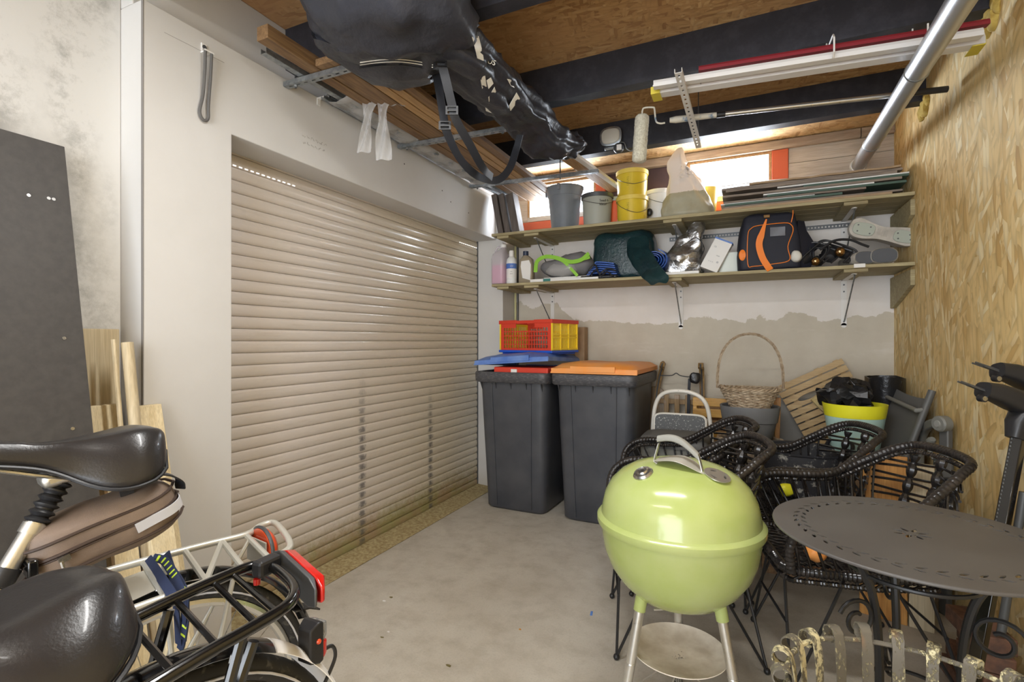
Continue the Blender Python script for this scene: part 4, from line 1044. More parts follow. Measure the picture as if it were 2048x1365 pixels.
p2 = pail('orange_tub', 'orange tub squeezed behind the grey paint tub and yellow pails', 'tub', -0.925, 3.845, ZU, 0.105, 0.235, m_orange_label, m_tub_grey, 0.92, wire=False)
ring_text('gros', 0.032, -0.925, 3.845, ZU + 0.050, -72, 0.105, p2, m_white)
y1 = pail('yellow_pail', 'lower yellow lidded pail in the stack of two', 'pail', -0.769, 3.69, ZU, 0.108, 0.192, m_pail, m_pail_lid, 0.95, 'yellow lidded pails', wa=-62, wd=0.10)
y2 = pail('yellow_pail', 'upper yellow lidded pail standing on the other yellow pail', 'pail', -0.769, 3.69, ZU + 0.193, 0.108, 0.186, m_pail, m_pail_lid, 0.95, 'yellow lidded pails', wa=-72, wd=0.085)
for pp, zz in ((y1, ZU + 0.13), (y2, ZU + 0.193 + 0.12)):
    for k in range(5):
        ring_text(('I I I I', 'III II')[k % 2], 0.008, -0.769, 3.69, zz - 0.014 * k, -98, 0.1075, pp)
p3 = pail('white_tub', 'white lidded tub behind the yellow pails, half hidden by the sack', 'tub', -0.600, 3.87, ZU, 0.108, 0.262, m_white_plastic, m_white_plastic, 0.9, wd=0.08)
pail('torn_pail', 'small cream pail with a torn rim behind the white sack', 'pail', -0.275, 3.86, ZU, 0.075, 0.25, m_pail_lid, None, 0.7, wire=False)
MB().ball((0, 0, 0), 0.022, 12, 8, (1, 0.7, 1.3)).xf(Matrix.Translation((-0.655, 3.74, ZU + 0.09))).build('oval_tag', m_black, label='small black oval cap hanging between yellow pail and white sack', cat='tag')
# sack of filler: full below, twisted empty neck above
sk = thing('sack', 'open white plastic sack full of pale filler with a tall slack neck', 'sack', (-0.395, 3.72, ZU))
secs = [(0.0, 0.165, 0.105, 0.0, 0.0), (0.03, 0.178, 0.12, 0, 0), (0.08, 0.168, 0.115, 0.0, 0), (0.14, 0.148, 0.10, -0.004, 0), (0.185, 0.128, 0.085, -0.008, 0)]
secs2 = [(0.18, 0.130, 0.087, -0.008, 0), (0.23, 0.118, 0.07, -0.012, 0), (0.28, 0.105, 0.055, -0.02, 0.005), (0.33, 0.080, 0.042, -0.045, 0.006), (0.38, 0.062, 0.034, -0.062, 0.004), (0.43, 0.050, 0.024, -0.066, 0), (0.48, 0.034, 0.016, -0.060, 0), (0.515, 0.014, 0.006, -0.055, 0)]
for nm, sc_, mt in (('filled_part', secs, m_sack_full), ('slack_neck', secs2, m_sack)):
    rg = [ring((ox, oy, z), a, b, 40, 2.6) for z, a, b, ox, oy in sc_]
    # subdivide rings
    rr = []
    for i in range(len(rg) - 1):
        for k in range(4): rr.append([a_.lerp(b_, k / 4) for a_, b_ in zip(rg[i], rg[i + 1])])
    rr.append(rg[-1]); mb = MB().loft(rr)
    for i, p in enumerate(mb.v):
        a = math.atan2(p.y, p.x); f = min(1, (p.z + 0.01) * 12) * (0.005 + 0.020 * p.z)
        q = V((p.x, p.y, 0)); mb.v[i] = p + q.normalized() * (f * math.sin(a * 9 + p.z * 26) + 0.010 * nz(p, 18)) if q.length > 1e-6 else p
    mb.build(nm, mt, sk, ang=60)
# flat stack of sheet materials at the right end
stack = [('cardboard_sheet', 'flattened cardboard box', m_cardboard, -0.165, 0.74, 0.014), ('laminate_board', 'grey laminate panel', m_greyboard, -0.15, 0.79, 0.010), ('printed_board', 'dark green printed panel', m_greenboard, -0.145, 0.50, 0.012),
         ('edged_board', 'white edged panel', m_white, -0.17, 0.36, 0.007), ('laminate_board', 'grey laminate panel', m_greyboard, -0.15, 0.62, 0.010), ('printed_board', 'dark green printed panel', m_greenboard, 0.10, 0.81, 0.012), ('edged_board', 'white edged panel', m_white, 0.08, 0.66, 0.008),
         ('laminate_board', 'brownish grey board', m_greyboard, -0.16, 0.79, 0.012), ('printed_board', 'dark green printed panel', m_greenboard, 0.30, 0.825, 0.012), ('edged_board', 'white edged panel', m_white, 0.16, 0.828, 0.008), ('laminate_board', 'brownish grey board', m_greyboard, -0.14, 0.77, 0.014),
         ('laminate_board', 'brownish grey board', m_greyboard, -0.165, 0.80, 0.012), ('cardboard_sheet', 'crumpled brown cardboard sheet', m_cardboard, 0.0, 0.79, 0.010)]
ordn = ['lowest of the stack', 'second from the bottom of the stack', 'third from the bottom', 'fourth from the bottom', 'fifth from the bottom', 'sixth from the bottom', 'seventh from the bottom', 'eighth from the bottom', 'ninth from the bottom', 'tenth from the bottom', 'third from the top', 'second from the top', 'topmost of the stack']
z = ZU; rs = random.Random(3)
for k, (nm, lb, mt, x0, x1, th) in enumerate(stack):
    th *= 1.18
    yf = 3.545 + rs.uniform(0, 0.02) + 0.0035 * k
    M = Matrix.Translation(((x0 + x1) / 2, (yf + 3.93) / 2, z)) @ Matrix.Rotation(R(rs.uniform(-0.5, 0.5)), 4, 'Z')
    mb = MB(); nseg = 16; ru = []
    for i in range(nseg + 1):
        x = (x1 - x0) * (i / nseg - 0.5); wv = 0.0 if k < 10 else 0.0018 * math.sin(i * 1.7 + k)
        h_ = (3.93 - yf) / 2; e = rs.uniform(-0.002, 0.002) if mt in (m_cardboard, m_greyboard) else 0
        ru.append([V((x, -h_ + e, 0.0005 + wv)), V((x, h_, 0.0005 + wv)), V((x, h_, th - 0.0005 + wv)), V((x, -h_ + e, th - 0.0005 + wv))])
    mb.loft(ru).xf(M); mb.build(nm, mt, label='%s, %s on the upper shelf' % (lb, ordn[k]), cat='board', group='flat sheets stacked on the upper shelf', smooth=False)
    z += th + 0.0005
mb = MB().sheet(lambda a, b: (-0.17 + 0.58 * a, 3.60 + 0.12 * b + 0.003 * math.sin(a * 20), z + 0.002 + 0.042 * b - 0.012 * a * b), 20, 3, 0.004)
mb.build('carton_flap', M_('white_card', srgb(214, 206, 198), 0.7), label='bent white carton flap lying on top of the stacked boards', cat='cardboard')

# ================================================================== THINGS ON THE LOWER SHELF (top z = 1.665)
jg = thing('jerrycan', 'clear plastic jerrycan half full of pink liquid at the shelf end', 'jerrycan', (-1.790, 3.62, ZLW))
def rr_(z, a, b, sq=5, ox=0): return ring((ox, 0, z), a, b, 28, sq)
MB().loft([rr_(0.0, 0.052, 0.075), rr_(0.008, 0.058, 0.082), rr_(0.20, 0.058, 0.082), rr_(0.24, 0.052, 0.075, 4), rr_(0.275, 0.030, 0.035, 3, 0.01), rr_(0.285, 0.02, 0.02, 2, 0.02), rr_(0.30, 0.02, 0.02, 2, 0.02)]).build('can_body', m_film_jug, jg, ang=60)
MB().loft([rr_(0.004, 0.050, 0.073), rr_(0.010, 0.0555, 0.079), rr_(0.148, 0.0555, 0.079), rr_(0.149, 0.0555, 0.079)]).build('liquid', m_pink, jg)
MB().lathe([(0.022, 0.295), (0.024, 0.297), (0.024, 0.318), (0.001, 0.32)], 20, (0.02, 0, 0)).build('cap', m_white_plastic, jg)
MB().tube(cr([(0.005, 0, 0.288), (-0.02, 0, 0.305), (-0.045, 0, 0.285), (-0.052, 0, 0.235)], 5), 0.009, 8).build('handle', m_film_jug, jg)
bt = thing('bottle', 'white bottle with a blue label beside the pink jerrycan', 'bottle', (-1.690, 3.60, ZLW))
MB().lathe([(0.001, 0), (0.038, 0), (0.041, 0.004), (0.041, 0.035), (0.0395, 0.037), (0.041, 0.04), (0.041, 0.17), (0.037, 0.195), (0.022, 0.212), (0.018, 0.216), (0.018, 0.222), (0.001, 0.222)], 32).build('bottle_body', m_white_plastic, bt)
MB().lathe([(0.019, 0.216), (0.0205, 0.218), (0.020, 0.252), (0.017, 0.262), (0.001, 0.263)], 24).build('cap', m_white, bt)
MB().lathe([(0.0412, 0.05), (0.0417, 0.05), (0.0417, 0.118), (0.0412, 0.118)], 32, caps=False).build('label', m_white, bt)
MB().lathe([(0.0414, 0.118), (0.0419, 0.118), (0.0419, 0.158), (0.0414, 0.158)], 32, caps=False).build('blue_label', m_blue_lid, bt)
for k, (tx, sz, zz, mm) in enumerate((('IBISCOL', 0.014, 0.160, m_ink), ('reiniger', 0.009, 0.134, m_white), ('1 liter', 0.008, 0.092, m_ink), ('III III II', 0.008, 0.074, m_ink))):
    if k == 0: continue
    ring_text(tx, sz, -1.690, 3.60, ZLW + zz, -82, 0.0425, bt, mm)
ob = thing('oil_bottle', 'smoky clear oil bottle with dark blue cap and pale label', 'bottle', (-1.565, 3.61, ZLW))
MB().loft([rr_(0, 0.052, 0.03), rr_(0.006, 0.060, 0.035), rr_(0.13, 0.060, 0.035), rr_(0.185, 0.052, 0.033, 4), rr_(0.212, 0.026, 0.02, 3, -0.006), rr_(0.216, 0.018, 0.018, 2, -0.008), rr_(0.222, 0.018, 0.018, 2, -0.008)]).build('bottle_body', M_('smoky_plastic', srgb(148, 136, 116), 0.3, coat=0.5), ob, ang=60)
MB().lathe([(0.021, 0.217), (0.022, 0.22), (0.0215, 0.25), (0.001, 0.252)], 20, (-0.008, 0, 0)).build('cap', M_('navy_cap', srgb(38, 48, 72), 0.4), ob)
MB().prism([(-0.02, 0.04), (0.045, 0.02), (0.05, 0.14), (0.035, 0.175), (-0.03, 0.17), (-0.035, 0.13)], 0.001, Matrix(((1, 0, 0), (0, 0, -1), (0, 1, 0))), (0, -0.0365, 0)).build('label', m_white, ob)
# flat foam boards and a small teal box
MB().bb(-1.50, -0.98, 3.545, 3.70, ZLW, ZLW + 0.016).build('foam_board', m_white, label='long flat white foam board under the lime bag', cat='board', group='white boards on the lower shelf', smooth=False, bevel=0.002)
MB().bb(-1.42, -1.04, 3.60, 3.80, ZLW + 0.017, ZLW + 0.035).build('foam_board', m_white, label='shorter white foam board lying on the long one under the lime bag', cat='board', group='white boards on the lower shelf', smooth=False, bevel=0.002)
bx = thing('flat_carton', 'flat white and teal carton at the front edge beside the oil bottle', 'box', (-1.42, 3.57, ZLW + 0.0))
bx.location = (-1.42, 3.545, ZLW); MAT[bx.name] = Matrix.Translation((-1.42, 3.545, ZLW))
MB().bb(-0.085, 0.02, -0.008, 0.0, 0.0, 0.02).build('carton_body', m_white, bx, smooth=False); MB().bb(0.0205, 0.075, -0.008, 0.0, 0.0, 0.02).build('teal_end', M_('teal_card', srgb(60, 120, 112), 0.6), bx, smooth=False)
MB().bb(-0.62, -0.30, 3.535, 3.72, ZLW, ZLW + 0.018).build('foam_board', m_white, label='white foam board under the silver foil bag', cat='board', group='white boards on the lower shelf', smooth=False, bevel=0.002)
# lime bag
lg = thing('lime_bag', 'grey and lime green bag with a clear window, left of the tarpaulins', 'bag', (-1.26, 3.68, ZLW + 0.036))
mb = MB().ball((0, 0, 0.085), 1, 28, 18, (0.215, 0.10, 0.085)); mb.crumple(0.022, 9, 2, 0.006, 30)
for i, p in enumerate(mb.v): mb.v[i] = V((p.x, p.y, max(p.z, 0.0) * (1.0 + 0.12 * math.sin(p.x * 14))))
mb.build('bag_body', m_greyfab, lg, ang=70)
def bandpt(u, v): 
    p = pt(u, v, Y=3.575); return p - V((-1.26, 3.68, ZLW + 0.036))
for nm, pp, w in (('lime_band', [(1071, 545), (1074, 524), (1090, 514), (1112, 516), (1140, 524), (1162, 520), (1178, 507)], 0.030), ('lime_band', [(1112, 516), (1128, 524), (1142, 538), (1155, 552)], 0.022), ('lime_band', [(1140, 524), (1165, 519), (1180, 515)], 0.02)):
    MB().ribbon(cr([bandpt(*a) for a in pp], 5), w, 0.004, (0, -1, 0.2)).build(nm, m_limefab, lg, ang=70)
mb = MB().ball((-0.02, -0.055, 0.055), 1, 20, 12, (0.13, 0.06, 0.055)); mb.crumple(0.014, 16, 9); mb.build('clear_pocket', m_film, lg, ang=70)
# dark teal sacks
def blob(c, s, sq, amp, scl, seed, amp2=0.004, sc2=40, n=36, m=22, flat=True, rot=0):
    mb = MB(); rings = []
    for i in range(m + 1):
        t_ = PI * i / m; rr2 = max(math.sin(t_), 0.0) ** (2 / sq); zz = -math.copysign(abs(math.cos(t_)) ** (2 / sq), math.cos(t_))
        rings.append(ring((0, 0, zz * s[2]), max(rr2, 0.01) * s[0], max(rr2, 0.01) * s[1], n, sq))
    mb.loft(rings); mb.crumple(amp, scl, seed, amp2, sc2)
    if rot: mb.xf(Matrix.Rotation(rot, 4, 'Z'))
    mb.xf(Matrix.Translation(c))
    if flat:
        z0 = c[2] - s[2]
        for i, p in enumerate(mb.v):
            if p.z < z0: mb.v[i] = V((p.x, p.y, z0))
    return mb
blob((-0.845, 3.82, ZLW + 0.18), (0.235, 0.125, 0.18), 5, 0.02, 8, 3, 0.006, 34).build('dark_sack', m_teal_bag, label='large dark teal plastic sack filling the shelf height behind the blue tarpaulin', cat='sack', ang=70)
def sleeve(a, b):
    # open sleeve hanging over the shelf edge; a around, b along
    P0 = pt(1275, 492, Y=3.66); P1 = pt(1280, 512, Y=3.60); P2 = pt(1300, 540, Y=3.50); P3 = pt(1318, 560, Y=3.46)
    ax = cr([P0, P1, P2, P3], 8); f = b * (len(ax) - 1); i = min(int(f), len(ax) - 2); p = ax[i].lerp(ax[i + 1], f - i)
    rx, rz = 0.085 - 0.02 * b, 0.082 - 0.048 * b; t_ = 2 * PI * a
    q = p + V((rx * math.cos(t_), 0.02 * math.sin(t_) - 0.03 * math.cos(t_), rz * math.sin(t_) + 0.01 * math.sin(3 * t_)))
    return q + nv(q, 14, 4) * 0.008
MB().sheet(sleeve, 34, 18, 0.003).build('open_sleeve', m_teal_bag, label='open dark teal plastic sleeve drooping over the edge of the lower shelf', cat='bag', ang=70)
# blue folded tarpaulins
ft = thing('folded_tarpaulin', 'folded blue tarpaulin with visible layers left of the drooping sleeve', 'tarpaulin', (-0.97, 3.62, ZLW + 0.03))
MB().bb(-1.12, -0.85, 3.56, 3.74, ZLW + 0.0, ZLW + 0.028).build('black_strap_pile', m_black_bag, label='pile of flat black straps underneath the folded blue tarpaulin', cat='straps', smooth=False, bevel=0.01)
for k in range(6):
    zz = 0.004 + 0.0155 * k; q = [(-0.10, -0.035 + 0.004 * k, zz)]
    P = cr([(-0.105 + 0.012 * k, 0, zz + 0.004), (-0.03, 0, zz + 0.014), (0.04, 0, zz + 0.006), (0.115 - 0.004 * k, 0, zz - 0.001 * k)], 5)
    MB().sheet(lambda a, b, P=P: P[min(int(a * (len(P) - 1)), len(P) - 1)] + V((0, -0.04 + 0.16 * b, 0.002 * math.sin(b * 9))), len(P) - 1, 6, 0.009).build('fold', m_tarp, ft, ang=50)
for kc, pp in enumerate(([(1180, 552), (1192, 540), (1202, 552), (1214, 544), (1226, 553)], [(1178, 540), (1190, 530), (1196, 545)], [(1200, 548), (1215, 538), (1232, 542)])):
    MB().tube(cr([pt(u, v, Y=3.545) for u, v in pp], 5), 0.006, 6).build('cord', m_black, label=('longest wavy black cord at the shelf edge below the folded blue tarpaulin', 'short hooked black cord at the left end of the strap pile', 'curved black cord in front of the right end of the strap pile')[kc], cat='cord', group='black cords by the folded tarpaulin')
rt = thing('rolled_tarpaulin', 'rolled blue tarpaulin seen end on, left of the silver foil bag', 'tarpaulin', (-0.60, 3.66, ZLW + 0.02))
spi = []
for i in range(70):
    q = i / 69; th = q * 4.2 * 2 * PI; r_ = 0.014 + 0.066 * q; spi.append(V((1.15 * r_ * math.cos(th), 0, 0.092 + 0.98 * r_ * math.sin(th))))
MB().sheet(lambda a, b: spi[min(int(a * 69 + 0.5), 69)] + V((0.03 * b, -0.07 + 0.2 * b, 0.003 * math.sin(7 * a))), 69, 4, 0.006).build('roll', m_tarp, rt, ang=60)
# silver foil bag
def foil(mb): return mb
mb = MB(); rg = []
prof_ = [(0, 0.125, 0.06, 0.0), (0.05, 0.13, 0.07, 0.0), (0.12, 0.115, 0.06, 0.01), (0.19, 0.105, 0.045, 0.03), (0.25, 0.085, 0.035, 0.05), (0.31, 0.05, 0.02, 0.085), (0.345, 0.02, 0.012, 0.105)]
for i in range(len(prof_) - 1):
    for k in range(4):
        q = k / 4; z_, a_, b_, o_ = [x + (y - x) * q for x, y in zip(prof_[i], prof_[i + 1])]; rg.append(ring((o_, 0, z_), a_, b_, 44, 2.4))
mb.loft(rg)
for i, p in enumerate(mb.v):
    v_ = noise.cell_vector(p * 22) * 0.014; mb.v[i] = p + V(nv(p, 13, 3)) * 0.03 + (v_ - V((0.007, 0.007, 0.007))) * min(1, p.z * 20) * 0.6
    if mb.v[i].z < 0: mb.v[i].z = 0
mb.xf(Matrix.Translation((-0.415, 3.66, ZLW + 0.019))); fbag = mb.build('foil_bag', m_foil, label='crumpled silver foil bag leaning behind the small white box', cat='bag', smooth=True, ang=25)
MB().tube(cr([pt(u, v, Y=3.56) for u, v in ((1376, 484), (1392, 476), (1404, 486), (1408, 500), (1400, 518))], 6), 0.003, 6).build('drawstring', m_black, fbag, W=True)
# leaning white box
wbx = thing('white_box', 'small white printed box leaning against the silver foil bag', 'box', pt(1400, 533, Y=3.56), (R(-8), R(26), R(-6)))
MB().bb(0, 0.115, 0, 0.05, 0.0, 0.215).build('box_body', m_white, wbx, smooth=False, bevel=0.002)
MB().bb(-0.0006, 0.1156, -0.0006, 0.0506, 0.205, 0.2156).build('blue_edge', m_blue_lid, wbx, smooth=False)
for k, (tx, a, b) in enumerate((('CE', 0.02, 0.15), ('ooo', 0.06, 0.10), ('= = =', 0.03, 0.05), ('@', 0.08, 0.06))):
    text_mesh('print', tx, 0.014, M_('pale_ink', srgb(150, 150, 152), 0.7) if k == 0 else bpy.data.materials['pale_ink'], wbx, frame_at((a, -0.0015, b), (1, 0, 0), (0, 0, 1)), W=False)
cbx = MB().loft([ring((0, 0, z_), a_, 0.05, 24, 6) for z_, a_ in ((0, 0.075), (0.01, 0.08), (0.12, 0.08), (0.135, 0.07))]); cbx.xf(Matrix.Translation((-0.135, 3.66, ZLW)))
cbx.build('clear_container', M_('milky_plastic', srgb(206, 212, 204), 0.35), label='milky plastic container between the white box and the navy bag', cat='container', ang=50)
# navy bag with orange piping
ng = thing('sports_bag', 'navy sports bag with orange piping and orange strap on lower shelf', 'bag', (0.105, 3.66, ZLW), (0, 0, R(5)))
rg = []
for z_, a_, b_ in ((0.0, 0.165, 0.10), (0.01, 0.178, 0.11), (0.10, 0.182, 0.112), (0.20, 0.172, 0.11), (0.30, 0.158, 0.105), (0.345, 0.148, 0.095), (0.362, 0.12, 0.07)): rg.append(ring((0, 0, z_), a_, b_, 48, 7))
r2_ = []
for i in range(len(rg) - 1):
    for k in range(4): r2_.append([a_.lerp(b_, k / 4) for a_, b_ in zip(rg[i], rg[i + 1])])
r2_.append(rg[-1]); MB().loft(r2_).crumple(0.007, 9, 1).build('bag_body', m_navy, ng, ang=60)
rg = []
for z_, b_ in ((0.0, 0.07), (0.05, 0.09), (0.16, 0.098), (0.24, 0.09), (0.30, 0.07)): rg.append([V((0.16, -0.09, z_)), V((0.16, 0.09, z_)), V((0.16 + b_ * 0.9 * (1 if z_ < 0.2 else 0.6), 0.06, z_)), V((0.16 + b_ * (1 if z_ < 0.2 else 0.6), -0.05, z_))])
MB().loft(rg).crumple(0.006, 14, 3).build('end_pocket', m_navy, ng, ang=30)
pipe = [(-0.125, 0.04), (-0.125, 0.22), (-0.105, 0.265), (-0.06, 0.28), (0.08, 0.285), (0.118, 0.27), (0.128, 0.23), (0.10, 0.14), (0.112, 0.07), (0.095, 0.045), (0.03, 0.035), (-0.09, 0.025)]
MB().tube(cr([(a, -0.114, b) for a, b in pipe], 4, True), 0.0026, 6, closed=True).build('piping', m_orange_trim, ng)
MB().tube(cr([(0.128, -0.112, 0.36), (0.127, -0.115, 0.33), (0.118, -0.114, 0.285)], 4), 0.0026, 6).build('piping', m_orange_trim, ng)
MB().ribbon(cr([(-0.02, -0.120, 0.315), (-0.045, -0.126, 0.23), (-0.062, -0.128, 0.16), (-0.045, -0.127, 0.08), (-0.015, -0.13, 0.02), (0.0, -0.138, -0.006)], 6), [0.008 + 0.030 * min(1, i / 8) for i in range(31)], 0.003, (0, -1, 0.1)).build('orange_strap', m_orange_trim, ng)
MB().bb(0.00, 0.085, -0.122, -0.119, 0.205, 0.262).build('clear_badge_pocket', M_('badge', srgb(96, 98, 106), 0.2, coat=0.8), ng, smooth=False, bevel=0.001)
MB().bb(-0.035, 0.0, -0.116, -0.104, 0.325, 0.345).build('buckle', m_brass, ng, smooth=False, bevel=0.003)
MB().lathe([(0.001, -0.112), (0.018, -0.112), (0.022, -0.108), (0.001, -0.10)], 20, (-0.155, 0.0, 0.1), Matrix(((1, 0, 0), (0, 0, 1), (0, 1.6, 0)))).build('orange_side_patch', m_orange_trim, ng)
# lamp cables and tangle
r3 = random.Random(8)
for k in range(7):
    u0, u1 = 1598 + r3.uniform(-8, 14), 1680 + r3.uniform(-30, 36); top = r3.uniform(480, 506)
    P = [pt(u0, 528, Y=3.60 + 0.02 * k), pt(u0 + 14, (528 + top) / 2 + 6, Y=3.60 + 0.015 * k), pt((u0 + u1) / 2 - 8, top, Y=3.62 + 0.01 * k), pt((u0 + u1) / 2 + 24, top + 5, Y=3.61), pt(u1, (524 + top) / 2, Y=3.6), pt(u1 - 18, 526, Y=3.59)]
    MB().tube(cr(P, 7), 0.0062, 7).build('lamp_cable', m_black, label='black rubber cable arching over the tangle between bag and boots', cat='cable', group='black cables in the tangle on the lower shelf')
P = [pt(u, v, Y=3.58) for u, v in ((1640, 500), (1668, 482), (1700, 480), (1724, 489), (1738, 494))]
MB().tube(cr(P, 7), 0.0075, 8).build('lamp_cable', m_black, label='thick black cable reaching from the tangle to the grey boots', cat='cable')
for k, (u, v, r_) in enumerate(((1608, 520, 0.042), (1660, 512, 0.05), (1690, 508, 0.038), (1636, 524, 0.032))):
    p = pt(u, v, Y=3.63); l = thing('garden_spotlight', ['small black spotlight next to the navy bag', 'large black spotlight in the middle of the cable tangle', 'black spotlight nearest the grey ski boots', 'small black spotlight low in the cable tangle'][k], 'spotlight', (p.x, p.y, max(p.z, ZLW + r_)), (R(-60), 0, R(30 * k - 40)), group='black garden spotlights')
    MB().lathe([(0.001, -r_ * 0.9), (r_ * 0.5, -r_ * 0.8), (r_ * 0.85, -r_ * 0.1), (r_, r_ * 0.7), (r_ * 0.9, r_ * 0.7), (r_ * 0.7, r_ * 0.2), (0.001, r_ * 0.1)], 20).build('housing', m_black, l)
    MB().ribbon([V((r_ * 1.15 * math.cos(a), r_ * 1.15 * math.sin(a) * 0.2, r_ * 1.15 * math.sin(a))) for a in [PI * i / 10 for i in range(11)]], r_ * 0.5, 0.003, [V((math.cos(PI * i / 10), 0, math.sin(PI * i / 10))) for i in range(11)]).build('yoke', m_black, l)
for k, (u, v, Y, r_) in enumerate(((1680, 504, 3.565, 0.028), (1631, 523, 3.565, 0.026))):
    p = pt(u, v, Y=Y); MB().ball(p, r_, 18, 12).build('bronze_ball', m_brass, label=('upper glossy bronze ball among the black cables', 'lower glossy bronze ball at the front of the black cables')[k], cat='ball', group='bronze balls in the cable tangle')
# black and white glove next to the bag
blob(pt(1592, 514, Y=3.57), (0.028, 0.03, 0.035), 2.5, 0.012, 20, 5, n=16, m=10, flat=False).build('glove', M_('white_glove', srgb(210, 208, 200), 0.7), label='small white and black glove wedged beside the navy bag', cat='glove', ang=70)
# ski boots: one lying with its sole to the room, one upright opening
sb = thing('ski_boot', 'silver cross-country boot lying on its side, studded sole towards the room', 'boot', pt(1763, 468, Y=3.66), (0, R(17), R(3)))
out = [(-0.165, 0.012), (-0.155, 0.040), (-0.12, 0.052), (-0.05, 0.036), (0.0, 0.030), (0.06, 0.040), (0.12, 0.047), (0.155, 0.030), (0.165, 0.0), (0.155, -0.028), (0.12, -0.042), (0.05, -0.036), (-0.02, -0.034), (-0.09, -0.046), (-0.14, -0.040), (-0.163, -0.015)]
oc = [V((p.x * 1.05, p.y * 1.18, 0)) for p in cr([(a, b, 0) for a, b in out], 3, True)]
def bootring(k, dy, up=0.0): return [V((p.x * k, dy, p.y * k + up)) for p in oc]
MB().loft([bootring(1.0, -0.03), bootring(1.03, -0.02), bootring(1.02, 0.0), bootring(0.98, 0.03), bootring(0.92, 0.06), bootring(0.75, 0.085)]).build('boot_shell', m_boot, sb, ang=60)
def patch(cx, w, h, name='sole_plate'):
    MB().loft([[V((cx + p.x, -0.034 - dd, p.y)) for p in ring((0, 0, 0), w * k, h * k, 24, 3)] for dd, k in ((0, 1), (0.003, 0.96))]).build(name, m_sole, sb)
patch(-0.100, 0.058, 0.038); patch(0.105, 0.052, 0.036)
for cx, cz in ((-0.135, 0.018), (-0.13, -0.018), (-0.07, 0.018), (-0.065, -0.02), (0.07, 0.012), (0.08, -0.018), (0.13, 0.015), (0.14, -0.012)): MB().cyl((cx, -0.0385, cz), (cx, -0.036, cz), 0.0045, 8).build('stud', m_galv_dark, sb)
for k in range(5): MB().bb(-0.028 + 0.012 * k, -0.022 + 0.012 * k, -0.0335, -0.030, -0.018, 0.018).build('tread', m_boot, sb, smooth=False)
for k, (u, lb) in enumerate(((1762, 'grey boot lying with its padded opening facing the room'), (1718, 'grey boot tongue and collar lying left of the padded boot'))):
    b = thing('ski_boot', lb, 'boot', pt(u, 519, Y=3.64), (0, 0, R(0 if k == 0 else 12)))
    w = 0.058 if k == 0 else 0.05; h = 0.044 if k == 0 else 0.038; b.location = (b.location.x, b.location.y, ZLW + h + 0.004)
    def tb_(q, kk): return [V((p.x, q, p.y)) for p in ring((0, 0, 0), w * kk * 1.15, h * kk, 26, 2.6)]
    MB().loft([tb_(-0.075, 0.86), tb_(-0.085, 0.95), tb_(-0.075, 1.04), tb_(0.02, 1.02), tb_(0.16, 0.95), tb_(0.21, 0.6)]).build('boot_shell', m_boot, b, ang=60)
    MB().loft([tb_(-0.088, 0.90), tb_(-0.084, 0.70), tb_(-0.03, 0.62), tb_(0.0, 0.58)]).build('lining', m_lining, b, ang=60)

# ================================================================== THINGS HANGING BELOW THE CEILING
ZR = 2.368
def channel(mb, a, b, w=0.03, h=0.02, t=0.002, slots=True):
    """U channel with slots along it, open side up"""
    a, b = V(a), V(b); d = b - a; L = d.length; d.normalize(); s_ = d.cross(V((0, 0, 1))).normalized(); u = s_.cross(d)
    M3 = Matrix((d, s_, u)).transposed()
    hs = []
    if slots:
        n = int(L / 0.045)
        for i in range(n):
            x = 0.02 + i * 0.045; hs.append([(x, -0.004), (x + 0.02, -0.004), (x + 0.02, 0.004), (x, 0.004)])
    mb.holed([(0, -w / 2), (L, -w / 2), (L, w / 2), (0, w / 2)], hs, t, M3, a)
    for e in (-1, 1): mb.box(a + M3 @ V((L / 2, e * w / 2, h / 2)), (L, t, h), M3)
    return mb
rails = [((-1.90, 1.645), (-0.93, 1.665), 'slotted metal cross rail nearest the camera, under the black bag'), ((-1.895, 2.455), (-0.96, 2.50), 'middle slotted metal cross rail carrying the planks'), ((-1.895, 3.31), (-0.93, 3.375), 'slotted metal cross rail farthest away, in front of the left window')]
for (x0, y0), (x1, y1), lb in rails:
    t = thing('hanging_rail', lb, 'metal rail', (x0, y0, ZR), group='slotted cross rails')
    mb = MB(); channel(mb, (x0, y0, ZR), (x1, y1, ZR)); mb.build('rail', m_galv, t, W=True, smooth=False)
    for q in (0.06, 0.72):
        p = V((x0 + (x1 - x0) * q, y0 + (y1 - y0) * q, ZR)); r_ = MB().cyl(p + V((0, 0, -0.015)), V((p.x, p.y, 2.49)), 0.0045, 8).build('threaded_rod', m_galv_dark, t, W=True)
        MB().cyl(p + V((0, 0, -0.010)), p + V((0, 0, -0.002)), 0.009, 6).build('nut', m_galv, r_, W=True)
ZP = ZR + 0.023
planks = [(-1.712, 0.060, 0.055, 1.37, 3.88, m_wood_brown, 'dark brown plank on the cross rails, nearest the left wall'), (-1.622, 0.105, 0.03, 1.60, 3.92, m_wood_brown, 'wide dark brown plank on the cross rails under the bag'),
          (-1.540, 0.045, 0.035, 1.58, 3.84, m_wood_tan, 'light tan batten lying next to the wide brown plank'), (-1.488, 0.045, 0.035, 1.60, 3.90, m_wood_tan, 'second light tan batten from the wide brown plank'),
          (-1.432, 0.050, 0.028, 1.50, 3.86, m_wood_brown, 'narrow brown batten at the right edge of the planks'), ]
for x, w, h, y0, y1, mt, lb in planks:
    x1 = x
    MB().bb(x - w / 2, x + w / 2, y0, y1, ZP, ZP + h).build('plank', mt, label=lb, cat='plank', group='long planks under the ceiling', smooth=False, bevel=0.002)
dp = V((-0.955, 3.95, 0)) - V((-1.285, 1.36, 0)); dp.normalize()
